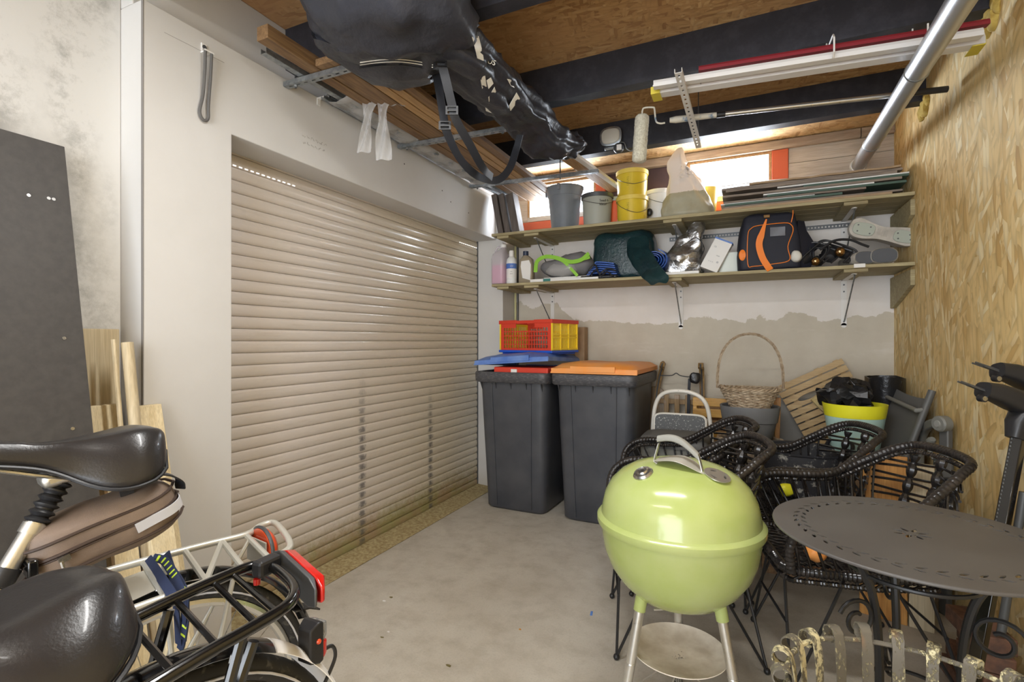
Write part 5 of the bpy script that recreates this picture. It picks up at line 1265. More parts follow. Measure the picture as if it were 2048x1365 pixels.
MB().beam((-1.285, 1.36, ZP + 0.016), (-0.955, 3.95, ZP + 0.016), 0.085, 0.032).build('plank', m_wood_tan, label='single tan plank slanting across the cross rails under the bag', cat='plank', group='long planks under the ceiling', smooth=False, bevel=0.002)
mb = MB(); channel(mb, (-1.03, 2.9, ZP - 0.0), (-0.895, 3.97, ZP), 0.035, 0.02, slots=False); mb.build('white_channel', m_batten, label='white metal channel lying along the single tan plank', cat='metal rail', smooth=False)
mb = MB(); channel(mb, (-1.792, 1.44, ZP), (-1.792, 3.2, ZP), 0.03, 0.022, slots=False); mb.build('steel_channel', m_galv, label='galvanised steel channel protruding along the left wall under ceiling', cat='metal rail', smooth=False)
# bundle of profiles in clear wrap
for k in range(6):
    x0 = -1.868 + 0.021 * k; xe = -1.80 + 0.062 * k * 0.75
    P = [V((x0, 1.83 + 0.03 * k, ZP + 0.003 + 0.012 * (k % 2))), V((x0 + 0.01, 3.1, ZP + 0.003 + 0.01 * (k % 2))), V((x0 * 0.6 + xe * 0.4 + 0.02, 3.86 - 0.02 * k, ZP + 0.004 + 0.01 * (k % 2)))]
    mb = MB(); mb.ribbon(P, 0.018, 0.0015, (0, 0, 1)); mb.ribbon([p + V((0.009, 0, 0.007)) for p in P], 0.014, 0.0015, (1, 0, 0)); mb.ribbon([p + V((-0.009, 0, 0.007)) for p in P], 0.014, 0.0015, (1, 0, 0))
    mb.build('metal_profile', m_galv_dark if k % 2 else m_galv, label='thin metal profile in the plastic-wrapped bundle along the left wall', cat='metal profile', group='bundle of wrapped metal profiles', smooth=False)
def wrapf(a, b):
    y = 1.86 + 1.5 * a; t_ = 2 * PI * b; rx = 0.07 + 0.006 * math.sin(a * 40); rz = 0.026 + 0.006 * math.sin(a * 53 + 1)
    p = V((-1.812 + rx * math.cos(t_), y, ZP + 0.018 + rz * math.sin(t_))); return p + nv(p, 30, 2) * 0.008
MB().sheet(wrapf, 90, 16, 0.001).build('plastic_wrap', m_film, label='crinkled clear plastic wrap around the bundle of metal profiles', cat='plastic wrap', ang=60)
for k, (u0, v0, u1, v1) in enumerate(((742, 205, 728, 305), (768, 208, 768, 320))):
    a = pt(u0, v0, d=2.50); b = pt(u1, v1, d=2.46)
    P = cr([a + V((0.05, 0.04, 0.0)), a + V((0, 0, 0.01)), a.lerp(b, 0.4) + V((-0.008, 0, 0)), b], 8)
    MB().sheet(lambda s_, w, P=P, k=k: P[min(int(s_ * (len(P) - 1)), len(P) - 1)] + RGT * ((w - 0.5) * (0.062 + 0.02 * math.sin(s_ * 7 + k))) + FWD * (0.010 * math.sin(w * 9 + s_ * 14)) , len(P) - 1, 8, 0.001).build('plastic_strip', m_film, label=('left strip of clear plastic film dangling from the profile bundle', 'right strip of clear plastic film dangling from the profile bundle')[k], cat='plastic film', group='dangling plastic strips', ang=60)
# small white hook fixed on the header
p = pt(637, 205, X=XL)
MB().bb(XL, XL + 0.004, p.y - 0.01, p.y + 0.01, p.z - 0.015, p.z + 0.02).bb(XL, XL + 0.045, p.y - 0.008, p.y + 0.008, p.z + 0.016, p.z + 0.020).build('angle_bracket', m_white, label='small white angle bracket screwed to the header below the metal rail', cat='bracket', smooth=False)
# hook with dark hose loop
hk = thing('hook_with_loop', 'white wall hook holding a long dark rubber loop, upper left', 'hook', (XL, 1.265, 2.33))
MB().bb(0, 0.004, -0.010, 0.010, 0.0, 0.035).bb(0, 0.035, -0.012, 0.012, -0.004, 0.0).tube([(0.034, -0.018, -0.002), (0.034, 0.018, -0.002)], 0.003, 6).build('hook_plate', m_white, hk, smooth=False)
MB().cyl((0.003, 0, 0.022), (0.007, 0, 0.022), 0.008, 10).build('screw', m_galv_dark, hk)
MB().tube(cr([(0.028, -0.012, 0.0), (0.022, -0.010, -0.08), (0.014, -0.012, -0.17), (0.010, -0.022, -0.235), (0.010, -0.008, -0.262), (0.012, 0.010, -0.25), (0.014, 0.010, -0.20), (0.022, 0.013, -0.09), (0.030, 0.012, 0.0)], 7), 0.0058, 8).build('rubber_loop', M_('dark_hose', srgb(92, 90, 88), 0.7), hk)

# -------- black sports bag lying on the rails
bag = thing('sports_bag', 'large limp black sports bag with white stripes lying on hanging rails', 'bag', (-1.35, 1.9, ZR + 0.02))
st = [  # centre x,y,z, half width, half height
    ((-1.16, 1.14, 2.580), 0.27, 0.040), ((-1.17, 1.24, 2.550), 0.29, 0.085), ((-1.185, 1.38, 2.485), 0.30, 0.150), ((-1.21, 1.52, 2.435), 0.315, 0.130), ((-1.245, 1.60, 2.405), 0.325, 0.085), ((-1.245, 1.655, 2.385), 0.305, 0.050),
    ((-1.15, 1.70, 2.390), 0.20, 0.060), ((-1.09, 1.80, 2.405), 0.145, 0.068), ((-1.08, 2.00, 2.400), 0.130, 0.078), ((-1.075, 2.22, 2.395), 0.125, 0.080), ((-1.07, 2.45, 2.400), 0.125, 0.072), ((-1.06, 2.62, 2.375), 0.130, 0.090),
    ((-1.02, 2.76, 2.365), 0.115, 0.090), ((-0.97, 2.88, 2.375), 0.085, 0.062), ((-0.91, 2.96, 2.405), 0.035, 0.018)]
cs = cr([s[0] for s in st], 5); n5 = len(cs)
def lerpv(i, k):
    f = i / 5; a = min(int(f), len(st) - 2); return st[a][k] + (st[a + 1][k] - st[a][k]) * (f - a)
rings = []; BN = 48
for i, c_ in enumerate(cs):
    tg = (cs[min(i + 1, n5 - 1)] - cs[max(i - 1, 0)]); tg.z = 0; tg.normalize(); s_ = tg.cross(V((0, 0, 1)))
    hw_, hh = lerpv(i, 1), lerpv(i, 2); r_ = []
    for k in range(BN):
        t_ = 2 * PI * k / BN; cx_, sz_ = math.cos(t_), math.sin(t_)
        p = c_ + s_ * (math.copysign(abs(cx_) ** 0.8, cx_) * hw_) + V((0, 0, math.copysign(abs(sz_) ** 0.85, sz_) * hh))
        fold = 0.010 * math.sin(5 * t_ + i * 0.22) + 0.006 * math.sin(11 * t_ - i * 0.35)
        dr = (p - c_).normalized(); qv = V((p.x * 1.0, p.y * 1.0, p.z * 0.45))
        ridge = max(0.0, 1 - abs(nz(qv, 6, 2)) * 3.2) ** 2 * 0.022 + max(0.0, 1 - abs(nz(qv, 14, 6)) * 3.0) ** 2 * 0.011 - 0.012
        p += dr * (fold + ridge) + nv(p, 9, 1) * 0.018
        r_.append(p)
    rings.append(r_)
bb_ = MB().loft(rings); bb_.build('bag_body', m_fabric_bk, bag, W=True, ang=75)
def bagpt(u, v, off=0.004):
    """point on the bag surface met by a ray, found on the built rings"""
    o = CAMP; d = (FWD + RGT * ((u - CX) / FPX) + UPV * ((CY - v) / FPX)).normalized(); best = None
    for i in range(len(rings) - 1):
        for k in range(BN):
            l = (k + 1) % BN; q = (rings[i][k], rings[i][l], rings[i + 1][l], rings[i + 1][k])
            for tri in ((q[0], q[1], q[2]), (q[0], q[2], q[3])):
                h = geometry.intersect_ray_tri(tri[0], tri[1], tri[2], d, o, True)
                if h is not None and (best is None or (h - o).length < best[0]): best = ((h - o).length, h)
    return None if best is None else best[1] - d * off
def bag_patch(name, pts_l, pts_r, mat_, n=10):
    """strip stuck on the cloth between two pixel outlines"""
    L = [bagpt(*p) for p in pts_l]; Rr = [bagpt(*p) for p in pts_r]
    if any(p is None for p in L + Rr): return
    L = cr(L, 4); Rr = cr(Rr, 4); m = min(len(L), len(Rr))
    MB().sheet(lambda a, b: L[min(int(a * (m - 1) + 0.5), m - 1)].lerp(Rr[min(int(a * (m - 1) + 0.5), m - 1)], b), m - 1, 2, 0.0015).build(name, mat_, bag, W=True, ang=80)
# zip stitching and white print on the bag
for dv_, r_ in ((0, 0.002), (5, 0.002), (12, 0.0035)):
    pp = [bagpt(u, v - 8 + dv_, 0.005) for u, v in ((655, 150), (680, 142), (720, 133), (760, 128), (800, 127), (840, 132), (866, 138))]
    pp = [p for p in pp if p is not None]
    if len(pp) > 2: MB().tube(cr(pp, 4), r_, 5).build('zip_stitching', m_stripe if dv_ < 10 else m_black, bag, W=True)
for L_, R_ in (([(944, 74), (954, 115), (962, 165), (972, 222)], [(957, 72), (967, 115), (972, 165), (983, 226)]),
               ([(973, 161), (977, 178)], [(982, 155), (987, 167)]), ([(977, 195), (978, 207)], [(989, 174), (992, 183)]), ([(1018, 212), (1021, 222)], [(1033, 185), (1040, 197)]),
               ([(1014, 158), (1022, 172)], [(1022, 160), (1029, 176)]), ([(985, 236), (988, 246)], [(998, 234), (1001, 243)]), ([(999, 250), (1012, 256), (1026, 252)], [(1000, 243), (1013, 249), (1028, 240)])):
    bag_patch('white_print', L_, R_, m_stripe)
q_ = bagpt(974, 126, 0.006)
if q_ is not None: text_mesh('lettering', 'US', 0.030, m_stripe, bag, frame_at(q_, RGT * 0.9 + UPV * -0.3, UPV))
# bag straps hanging below
sg = thing('shoulder_strap', 'long black webbing strap with buckles dangling from the sports bag', 'strap', pt(905, 150, d=2.15))
def P2(lst, d): return [pt(u, v, d=dd) for (u, v), dd in zip(lst, d)]
s1 = P2([(868, 20), (872, 60), (880, 110), (893, 165), (905, 215), (912, 240), (940, 290), (965, 335), (985, 355)], [1.98, 2.0, 2.03, 2.06, 2.10, 2.12, 2.2, 2.3, 2.4])
MB().ribbon(cr(s1, 5), [0.036] * 41, 0.0025, tuple(-FWD)).build('front_strap', m_strap, sg, W=True)
s2 = P2([(872, 140), (880, 190), (888, 240), (892, 260), (915, 310), (945, 345), (975, 360), (1000, 358), (1020, 335), (1032, 300), (1040, 270)], [2.15, 2.15, 2.16, 2.17, 2.25, 2.33, 2.42, 2.5, 2.55, 2.6, 2.6])
nr = [tuple((-FWD + RGT * 0.5 * math.sin(i * 0.22)).normalized()) for i in range(51)]
MB().ribbon(cr(s2, 5), 0.036, 0.0025, nr).build('rear_strap', m_strap, sg, W=True)
for u, v, d in ((881, 125, 2.035), (904, 222, 2.10), (890, 252, 2.155)):
    p = pt(u, v, d=d); M3 = Matrix((RGT, FWD, UPV)).transposed()
    mb = MB().holed([(-0.026, -0.018), (0.026, -0.018), (0.026, 0.018), (-0.026, 0.018)], [[(-0.018, -0.014), (0.018, -0.014), (0.018, -0.003), (-0.018, -0.003)], [(-0.018, 0.003), (0.018, 0.003), (0.018, 0.014), (-0.018, 0.014)]], 0.006, Matrix((RGT, UPV, -FWD)).transposed(), p - FWD * 0.004)
    mb.build('ladder_buckle', m_black, sg, W=True, smooth=False)

# -------- light battens, pole and rail at the right
rl = MB(); channel(rl, (-0.264, 2.165, 2.318), (-0.262, 3.06, 2.318), 0.028, 0.018)
t = thing('hanging_rail', 'slotted metal rail running away from the camera under the white battens', 'metal rail', (-0.263, 2.6, 2.318)); rl.build('rail', m_batten, t, W=True, smooth=False)
for y in (2.54, 3.04): MB().cyl((-0.263, y + 0.02, 2.318), (-0.263, y + 0.02, 2.49 if y < 2.7 else ZC), 0.003, 6).build('threaded_rod', m_galv_dark, t, W=True)
t = thing('wire_hanger', 'white wire hanger carrying the battens and the pole near the duct', 'hanger', (0.60, 2.56, 2.33))
MB().tube([(0.60, 2.36, 2.40), (0.60, 2.36, 2.334), (0.60, 2.92, 2.334), (0.60, 2.92, 2.36)], 0.003, 6).cyl((0.60, 2.556, 2.334), (0.60, 2.556, 2.489), 0.003, 6).build('wire', m_white, t, W=True)
def ubar(u0, v0, u1, v1, z0, z1): 
    return pt(u0, v0, Z=z0), pt(u1, v1, Z=z1)
zb = 2.340
def batten(name, label, mt, a, b, w, h, extra=None, cat='lamp batten', group=None):
    a, b = V(a), V(b); t = thing(name, label, cat, a, (0, 0, 0), group=group)
    d = (b - a); L = d.length; d.normalize(); s_ = d.cross(V((0, 0, 1))).normalized(); u = s_.cross(d); M3 = Matrix((d, s_, u)).transposed()
    prof = [(-w / 2, 0), (w / 2, 0), (w / 2, h * 0.55), (w * 0.32, h), (-w * 0.32, h), (-w / 2, h * 0.55)]
    mb = MB().loft([[a + s_ * p[0] + u * (p[1]) for p in prof], [b + s_ * p[0] + u * (p[1]) for p in prof]]); mb.build('batten_body', mt, t, W=True, smooth=False, bevel=0.001)
    return t, d, s_, u
ax = lambda y, q: y + 0.0 * q
t1, d, s_, u_ = batten('light_batten', 'white lamp batten nearest the camera below the black joists', m_batten, (-0.385, 2.300, zb), (0.775, 2.425, zb), 0.034, 0.03, group='white lamp battens')
t2, d, s_, u_ = batten('light_batten', 'white lamp batten with a brand carton, second from the camera', m_batten, (-0.40, 2.375, zb), (0.80, 2.500, zb), 0.050, 0.045, group='white lamp battens')
t4, d, s_, u_ = batten('maroon_strip', 'long maroon metal strip lying beside the white battens', m_maroon, (-0.20, 2.335, zb + 0.047), (0.80, 2.445, zb + 0.047), 0.03, 0.022, cat='metal strip')
def lab(parent, mb, mt, q0, q1, z0, z1, name):
    a = V((-0.40, 2.375, 0)); a2 = a + s_ * -0.0  # front face of the second batten faces the camera
    f = (a - V((0, 0, 0))) + V((0, -0.0262, 0)); p0 = f + d * q0; p1 = f + d * q1
    MB().add([(p0.x, p0.y, z0), (p1.x, p1.y, z0), (p1.x, p1.y, z1), (p0.x, p0.y, z1), (p0.x, p0.y - 0.0008, z0), (p1.x, p1.y - 0.0008, z0), (p1.x, p1.y - 0.0008, z1), (p0.x, p0.y - 0.0008, z1)],
             [(0, 1, 2, 3), (4, 7, 6, 5), (0, 4, 5, 1), (1, 5, 6, 2), (2, 6, 7, 3), (3, 7, 4, 0)]).build(name, mt, parent, W=True, smooth=False)
# carton on the second batten
ca = V((0.02, 2.375 + 0.0438, zb + 0.046)); 
ct, dd, ss, uu = batten('lamp_carton', 'white lamp carton with orange brand label on the battens near the duct', m_white, (0.20, 2.42, zb + 0.046), (0.66, 2.466, zb + 0.046), 0.030, 0.030, cat='carton')
Mt = frame_at(V((0.455, 2.42 + 0.0255 - 0.0158, zb + 0.050)), dd, (0, 0, 1))
def plate(parent, M, w, h, mt, name): 
    MB().add([M @ V(p) for p in ((0, 0, 0), (w, 0, 0), (w, h, 0), (0, h, 0), (0, 0, 0.0006), (w, 0, 0.0006), (w, h, 0.0006), (0, h, 0.0006))], [(0, 3, 2, 1), (4, 5, 6, 7), (0, 1, 5, 4), (1, 2, 6, 5), (2, 3, 7, 6), (3, 0, 4, 7)]).build(name, mt, parent, W=True, smooth=False)
def onbat(q, z, base=(0.20, 2.42), off=0.0158): 
    o = V((base[0], base[1], 0)) + dd * q - V((ss.x, ss.y, 0)) * (off if ss.y > 0 else -off); o.z = z; return frame_at(o, dd, (0, 0, 1))
plate(ct, onbat(0.27, zb + 0.047), 0.085, 0.018, m_orange_label, 'orange_label')
text_mesh('brand_name', 'OSRAM', 0.018, m_white, ct, onbat(0.275, zb + 0.0495, off=0.0168))
for k in range(9): plate(ct, onbat(0.19 + 0.007 * k, zb + 0.048), 0.003 + 0.001 * (k % 3), 0.015, m_ink, 'barcode_bar')
Mb = frame_at(V((-0.40, 2.375, 0)) + d * 0.20 - V((s_.x, s_.y, 0)) * (0.0258 if s_.y > 0 else -0.0258) + V((0, 0, zb + 0.010)), d, (0, 0, 1))
text_mesh('print', 'III SYSTEM', 0.016, m_galv_dark, t2, Mb)
for (x, y) in ((-0.385, 2.375), (0.785, 2.51)):
    MB().bb(x - 0.02, x + 0.02, y - 0.028, y + 0.05, zb - 0.003, zb - 0.0005).bb(x - 0.02, x + 0.02, y - 0.030, y - 0.0275, zb - 0.003, zb + 0.03).build('yellow_tape', m_yellow_tape, label='strip of yellow tape round the left ends of the battens' if x < 0 else 'strip of yellow tape round the right ends of the battens at the wall', cat='tape', smooth=False)
p = pt(1668, 110, Y=2.32); MB().tube([(p.x, 2.53, 2.489), (p.x, 2.50, 2.45), (p.x, 2.34, 2.425), (p.x, 2.315, 2.40), (p.x, 2.315, 2.345), (p.x, 2.34, 2.334)], 0.0035, 6).build('wire_hook', m_white, label='short white wire hook gripping the battens halfway along', cat='hook')
# paint roller on a telescopic pole
pr = thing('paint_roller', 'lambswool paint roller on a long telescopic pole below the ceiling', 'paint roller', (-0.5, 2.69, 2.36))
zq = 2.352
MB().cyl((-0.115, 2.738, zq), (0.69, 2.872, zq), 0.0115, 12).build('pole', m_alu, pr, W=True)
MB().cyl((0.66, 2.867, zq), (0.805, 2.891, zq), 0.014, 12).build('pole_grip', m_black, pr, W=True)
MB().cyl((-0.15, 2.732, zq), (-0.11, 2.739, zq), 0.0145, 12).build('pole_collar', m_black, pr, W=True)
MB().tube([(-0.37, 2.695, zq), (-0.34, 2.70, zq), (-0.24, 2.717, zq), (-0.15, 2.732, zq)], [0.012, 0.017, 0.014, 0.013], 10).crumple(0.002, 90).build('roller_grip', m_paint_old, pr, W=True)
f = [pt(1330, 246, Y=2.695), pt(1320, 247, Y=2.69), pt(1312, 242, Y=2.69), pt(1309, 219, Y=2.69), pt(1306, 215, Y=2.69), pt(1289, 216, Y=2.69), pt(1285, 221, Y=2.69), pt(1284, 232, Y=2.69)]
MB().tube(cr(f, 4), 0.0045, 7).build('frame_wire', m_paint_old, pr, W=True)
a, b = pt(1284, 229, Y=2.69), pt(1277, 327, Y=2.69); dz = (b - a); N = 30
rr_l = []
for i in range(N + 1):
    q = i / N; rr_l.append(0.036 * min(1, (q / 0.05) ** 0.5 if q > 0 else 0.2, ((1 - q) / 0.05) ** 0.5 if q < 1 else 0.2))
mb = MB().tube([a.lerp(b, i / N) for i in range(N + 1)], rr_l, 40)
for i, p in enumerate(mb.v): mb.v[i] = p + V(noise.cell_vector(p * 300)) * 0.003
mb.build('wool_sleeve', m_roller, pr, W=True, ang=80)
# floodlight with motion sensor on the far joist
fp = pt(1222, 274, Y=3.30)
fd = thing('floodlight', 'oval floodlight with a motion sensor fixed to the far black joist', 'lamp', (fp.x, 3.343, fp.z))
M3 = Matrix(((1, 0, 0), (0, 0, -1), (0, 1, 0)))
def ov(a, b, y): return [V((p.x, y, p.y)) for p in ring((0, 0, 0), a, b, 28, 3)]
MB().loft([ov(0.062, 0.052, -0.002), ov(0.070, 0.060, -0.03), ov(0.072, 0.062, -0.055), ov(0.064, 0.054, -0.058)]).build('lamp_housing', m_galv, fd)
MB().loft([ov(0.060, 0.050, -0.058), ov(0.056, 0.046, -0.064), ov(0.03, 0.026, -0.070)]).build('lamp_glass', M_('lamp_glass', srgb(196, 192, 180), 0.25, bump=0.5, bscale=60), fd)
MB().ball((0.052, -0.05, -0.085), 0.034, 18, 12).build('motion_sensor', m_galv_dark, fd); MB().bb(0.048, 0.078, -0.090, -0.078, -0.11, -0.075).build('sensor_window', m_white, fd, smooth=False, bevel=0.002)
MB().box((-0.005, -0.03, -0.070), (0.08, 0.03, 0.012)).tube(cr([(0.06, -0.03, -0.04), (0.085, -0.03, -0.05), (0.10, -0.03, -0.09), (0.125, -0.02, -0.105), (0.13, 0.0, -0.09)], 5), 0.004, 6).build('sensor_arm', m_galv, fd, bevel=0.002)
# round metal duct
A_ = V((0.648, 3.99, 2.375)); B_ = V((0.590, 2.36, 2.270)); dv = (B_ - A_).normalized(); C_ = A_ + dv * 3.4
du = thing('metal_duct', 'round galvanised ventilation duct rising from the end wall along ceiling', 'duct', A_)
MB().tube([A_ + dv * 0.02, C_], 0.040, 40).build('pipe', M_('duct_metal', srgb(188, 190, 192), 0.34, 0.8, rvar=0.05), du, W=True)
for q in (0.50, 1.52, 2.6): 
    mb = MB().tube([A_ + dv * q, A_ + dv * (q + 0.006), A_ + dv * (q + 0.012)], [0.0405, 0.0435, 0.0405], 40); mb.build('joint_ring', m_galv, du, W=True)
MB().tube([A_ + dv * 0.005, A_ + dv * 0.022], [0.050, 0.044], 40).build('collar', m_white, du, W=True)

# ================================================================== THINGS AGAINST THE END WALL
# sled on end
sd = thing('wooden_sled', 'old wooden sled standing on end against the wall beside the orange-lidded bin', 'sled', (-0.455, 3.86, 0))
for sgn, u in ((-1, 1322), (1, 1403)):
    x = pt(u, 760, Y=3.86).x + 0.455
    P = cr([(x, 0.07, 0.0), (x, 0.075, 0.4), (x, 0.07, 0.75), (x, 0.045, 0.93), (x, 0.0, 1.03), (x, -0.05, 1.055), (x, -0.075, 1.03)], 6) if sgn > 0 else cr([(x - 0.05, 0.06, 0.0), (x - 0.05, 0.07, 0.4), (x - 0.045, 0.07, 0.75), (x - 0.02, 0.05, 0.93), (x + 0.01, 0.01, 1.03), (x + 0.02, -0.04, 1.055), (x + 0.015, -0.07, 1.03)], 6)
    MB().ribbon(P, 0.034, 0.022, (0, -1, 0.001)).build('runner', m_wood_sled, sd, ang=50)
    MB().ribbon([p + V((0, -0.02, 0)) for p in P], 0.010, 0.008, (0, -1, 0.001)).build('runner_iron', m_galv_dark, sd)
for k, (a, b) in enumerate(((0.60, 0.78), (0.72, 0.80))): pass
for k in range(4):
    x = -0.12 + 0.075 * k; MB().bb(x, x + 0.035, 0.02, 0.035, 0.15, 0.825).build('slat', m_wood_sled, sd, smooth=False, bevel=0.002)
for z_ in (0.20, 0.50, 0.755): MB().bb(-0.19, 0.15, 0.036, 0.062, z_, z_ + 0.035).build('cross_bar', m_wood_sled, sd, smooth=False, bevel=0.002)
MB().tube(cr([(-0.14, 0.0, 0.965), (-0.06, 0, 0.968), (-0.03, 0, 0.985), (0.0, 0, 0.968), (0.06, 0, 0.960), (0.12, 0, 0.965)], 4), 0.004, 6).build('bow_wire', m_galv_dark, sd)
blob((0.10, -0.03, 0.955), (0.035, 0.02, 0.035), 3, 0.012, 20, 2, n=16, m=10, flat=False).build('rope_knot', m_black_bag, sd, ang=70)
MB().ribbon(cr([(0.065, -0.02, 0.95), (0.06, -0.015, 0.85), (0.055, -0.01, 0.70), (0.05, 0, 0.55)], 4), 0.02, 0.002, (0, -1, 0)).build('pull_strap', m_strap, sd)
# glossy oval tabletop leaf between bin and sled
pn = thing('varnished_board', 'glossy dark brown panel with a rounded corner between bin and sled', 'panel', (-0.70, 3.93, 0))
MB().prism([(p.x, p.y) for p in [V((0.075, 0, 0)), V((0.075, 0.80, 0))] + arc((0.0, 0.80, 0), 0.075, 0, 90, 8, 'xy') + [V((-0.06, 0.875, 0)), V((-0.06, 0, 0))]], 0.02, Matrix(((1, 0, 0), (0, 0, -1), (0, 1, 0))), (0.06, 0.0, 0)).build('panel_body', M_('dark_varnish', srgb(116, 96, 74), 0.2, c2=srgb(150, 134, 112), scale=5, coat=0.8, stretch=(6, 6, 1)), pn, smooth=False, bevel=0.004)
# grey pedal bin with dark lid
gb = thing('storage_bin', 'grey plastic storage bin with dark lid behind the rattan chairs', 'storage bin', (-0.405, 3.17, 0))
MB().loft([ring((0, 0, z_), a_, b_, 32, 8) for z_, a_, b_ in ((0, 0.15, 0.12), (0.02, 0.16, 0.13), (0.60, 0.185, 0.15))]).build('bin_body', m_grey_shell, gb, ang=50)
MB().loft([ring((0, 0, z_), a_, b_, 32, 8) for z_, a_, b_ in ((0.60, 0.195, 0.16), (0.625, 0.198, 0.163), (0.655, 0.18, 0.148), (0.67, 0.12, 0.1))]).build('lid', m_pad_grey, gb, ang=50)
# folding step stool
ss_ = thing('step_stool', 'white folding step stool with paint-specked dark steps', 'step stool', (-0.395, 3.47, 0))
ap = cr([(-0.215, 0.10, 0.0), (-0.205, 0.06, 0.35), (-0.195, 0.03, 0.65), (-0.165, 0.01, 0.82), (-0.09, 0, 0.885), (0.05, 0, 0.885), (0.14, 0.0, 0.82), (0.17, 0.02, 0.65), (0.185, 0.06, 0.35), (0.20, 0.10, 0.0)], 6)
MB().tube(ap, 0.0135, 12).build('frame_tube', m_step_white, ss_)
for sgn in (-1, 1): MB().tube([(sgn * 0.15 - 0.01, 0.0, 0.72), (sgn * 0.155 - 0.01, -0.06, 0.35), (sgn * 0.16 - 0.01, -0.12, 0.0)], 0.011, 10).build('front_leg', m_step_white, ss_)
for zc, yc, w in ((0.665, -0.035, 0.155), (0.33, -0.09, 0.16)):
    Mst = Matrix.Translation((-0.015, yc, zc)) @ Matrix.Rotation(R(80), 4, 'X')
    mb = MB().prism([(p.x, p.y) for p in ring((0, 0, 0), w, 0.075, 32, 6)], 0.018); mb.xf(Mst); mb.build('step', m_step_mat, ss_, ang=50)
    mb = MB().tube([V((p.x, p.y, 0)) for p in ring((0, 0, 0), w + 0.004, 0.079, 40, 6)], 0.008, 8, closed=True); mb.xf(Mst); mb.build('step_edge', m_step_white, ss_)
# yellow wooden crate
yc_ = thing('wooden_crate', 'yellow varnished slatted wooden crate between step stool and grey planter', 'crate', (-0.215, 3.80, 0))
for z_ in (0.10, 0.25, 0.40, 0.55, 0.70, 0.775): MB().bb(-0.14, 0.14, -0.10, -0.085, z_, z_ + 0.055).build('slat', m_wood_yellow, yc_, smooth=False, bevel=0.002)
for x in (-0.14, 0.115): MB().bb(x, x + 0.025, -0.085, 0.10, 0, 0.83).build('side_post', m_wood_yellow, yc_, smooth=False, bevel=0.002)
MB().bb(-0.14, 0.14, 0.10, 0.112, 0.05, 0.80).build('back_board', m_wood_tan, yc_, smooth=False)
# hamper, planter and handled basket
def weave(name, prof, n_rows, n_st, r, mt, parent, stake_r=0.004):
    """woven wall: rows of strands that pass in front of and behind the stakes"""
    def rad(z):
        for (r0, z0), (r1, z1) in zip(prof, prof[1:]):
            if z0 <= z <= z1: return r0 + (r1 - r0) * (z - z0) / (z1 - z0)
        return prof[-1][0]
    z0, z1 = prof[0][1], prof[-1][1]; mb = MB()
    for j in range(n_rows):
        z = z0 + (z1 - z0) * (j + 0.5) / n_rows; m = n_st * 4; P = []
        for i in range(m):
            a = 2 * PI * i / m; q = 0.0045 * math.cos(PI * i / 4 * 1.0 * 1 + (PI if j % 2 else 0)) ; rr = rad(z) + q; P.append(V((rr * math.cos(a), rr * 0.82 * math.sin(a), z + 0.0015 * math.sin(i))))
        mb.tube(P, r, 5, closed=True)
    for i in range(n_st):
        a = 2 * PI * i / n_st; mb.tube([V((rad(z0) * math.cos(a), rad(z0) * 0.82 * math.sin(a), z0)), V((rad(z1) * math.cos(a), rad(z1) * 0.82 * math.sin(a), z1))], stake_r, 5)
    return mb.build(name, mt, parent, kind='stuff')
hm = thing('wicker_hamper', 'tall round wicker hamper under the grey planter', 'hamper', (0.0, 3.50, 0))
MB().lathe([(0.001, 0), (0.15, 0), (0.17, 0.6), (0.165, 0.6), (0.145, 0.01), (0.001, 0.01)], 28, M=Matrix.Diagonal((1, 0.82, 1))).build('inner_wall', m_wicker_dark, hm)
weave('woven_wall', [(0.155, 0.0), (0.178, 0.60)], 46, 22, 0.0065, m_wicker, hm)
MB().tube([V((0.182 * math.cos(a), 0.15 * math.sin(a), 0.605 + 0.003 * math.sin(9 * a))) for a in [2 * PI * i / 60 for i in range(60)]], 0.011, 7, closed=True).build('rim', m_wicker, hm)
pl = thing('planter', 'dark grey two-tier plastic planter under the handled wicker basket', 'planter', (0.0, 3.50, 0.618))
MB().loft([ring((0, 0, z_), a_, a_ * 0.85, 48, 2.4) for z_, a_ in ((0.0, 0.125), (0.004, 0.13), (0.10, 0.150), (0.105, 0.158), (0.108, 0.1585), (0.196, 0.172), (0.200, 0.170), (0.196, 0.160), (0.05, 0.12))]).build('planter_body', m_planter, pl, ang=40)
kb = thing('handled_basket', 'oval wicker basket with very tall hoop handle on top of planter', 'basket', (0.0, 3.50, 0.80))
weave('woven_wall', [(0.105, 0.0), (0.125, 0.04), (0.165, 0.115)], 13, 26, 0.006, m_wicker, kb)
MB().lathe([(0.001, 0.004), (0.10, 0.004), (0.10, 0.010), (0.001, 0.010)], 28, M=Matrix.Diagonal((1, 0.82, 1))).build('basket_floor', m_wicker_dark, kb)
for j in range(3):
    MB().tube([V(((0.168 + 0.006 * math.cos(10 * a + j * 2.1)) * math.cos(a), (0.168 + 0.006 * math.cos(10 * a + j * 2.1)) * 0.82 * math.sin(a), 0.118 + 0.008 * math.sin(10 * a + j * 2.1) + 0.012 * abs(math.cos(a)) ** 6)) for a in [2 * PI * i / 120 for i in range(120)]], 0.0055, 6, closed=True).build('rim_strand', m_wicker, kb)
for j in range(4):
    P = []
    for i in range(80):
        q = i / 79; a = PI * q; x = 0.186 * math.cos(a) * (1 + 0.04 * math.sin(PI * q)); z_ = 0.12 + 0.345 * math.sin(a) ** 0.72 + 0.0; tw = q * 34 + j * PI / 2
        P.append(V((x + 0.006 * math.cos(tw) * math.cos(a), 0.006 * math.sin(tw), z_ + 0.006 * math.cos(tw) * math.sin(a))))
    MB().tube(P, 0.0032, 6).build('handle_strand', m_wicker, kb)
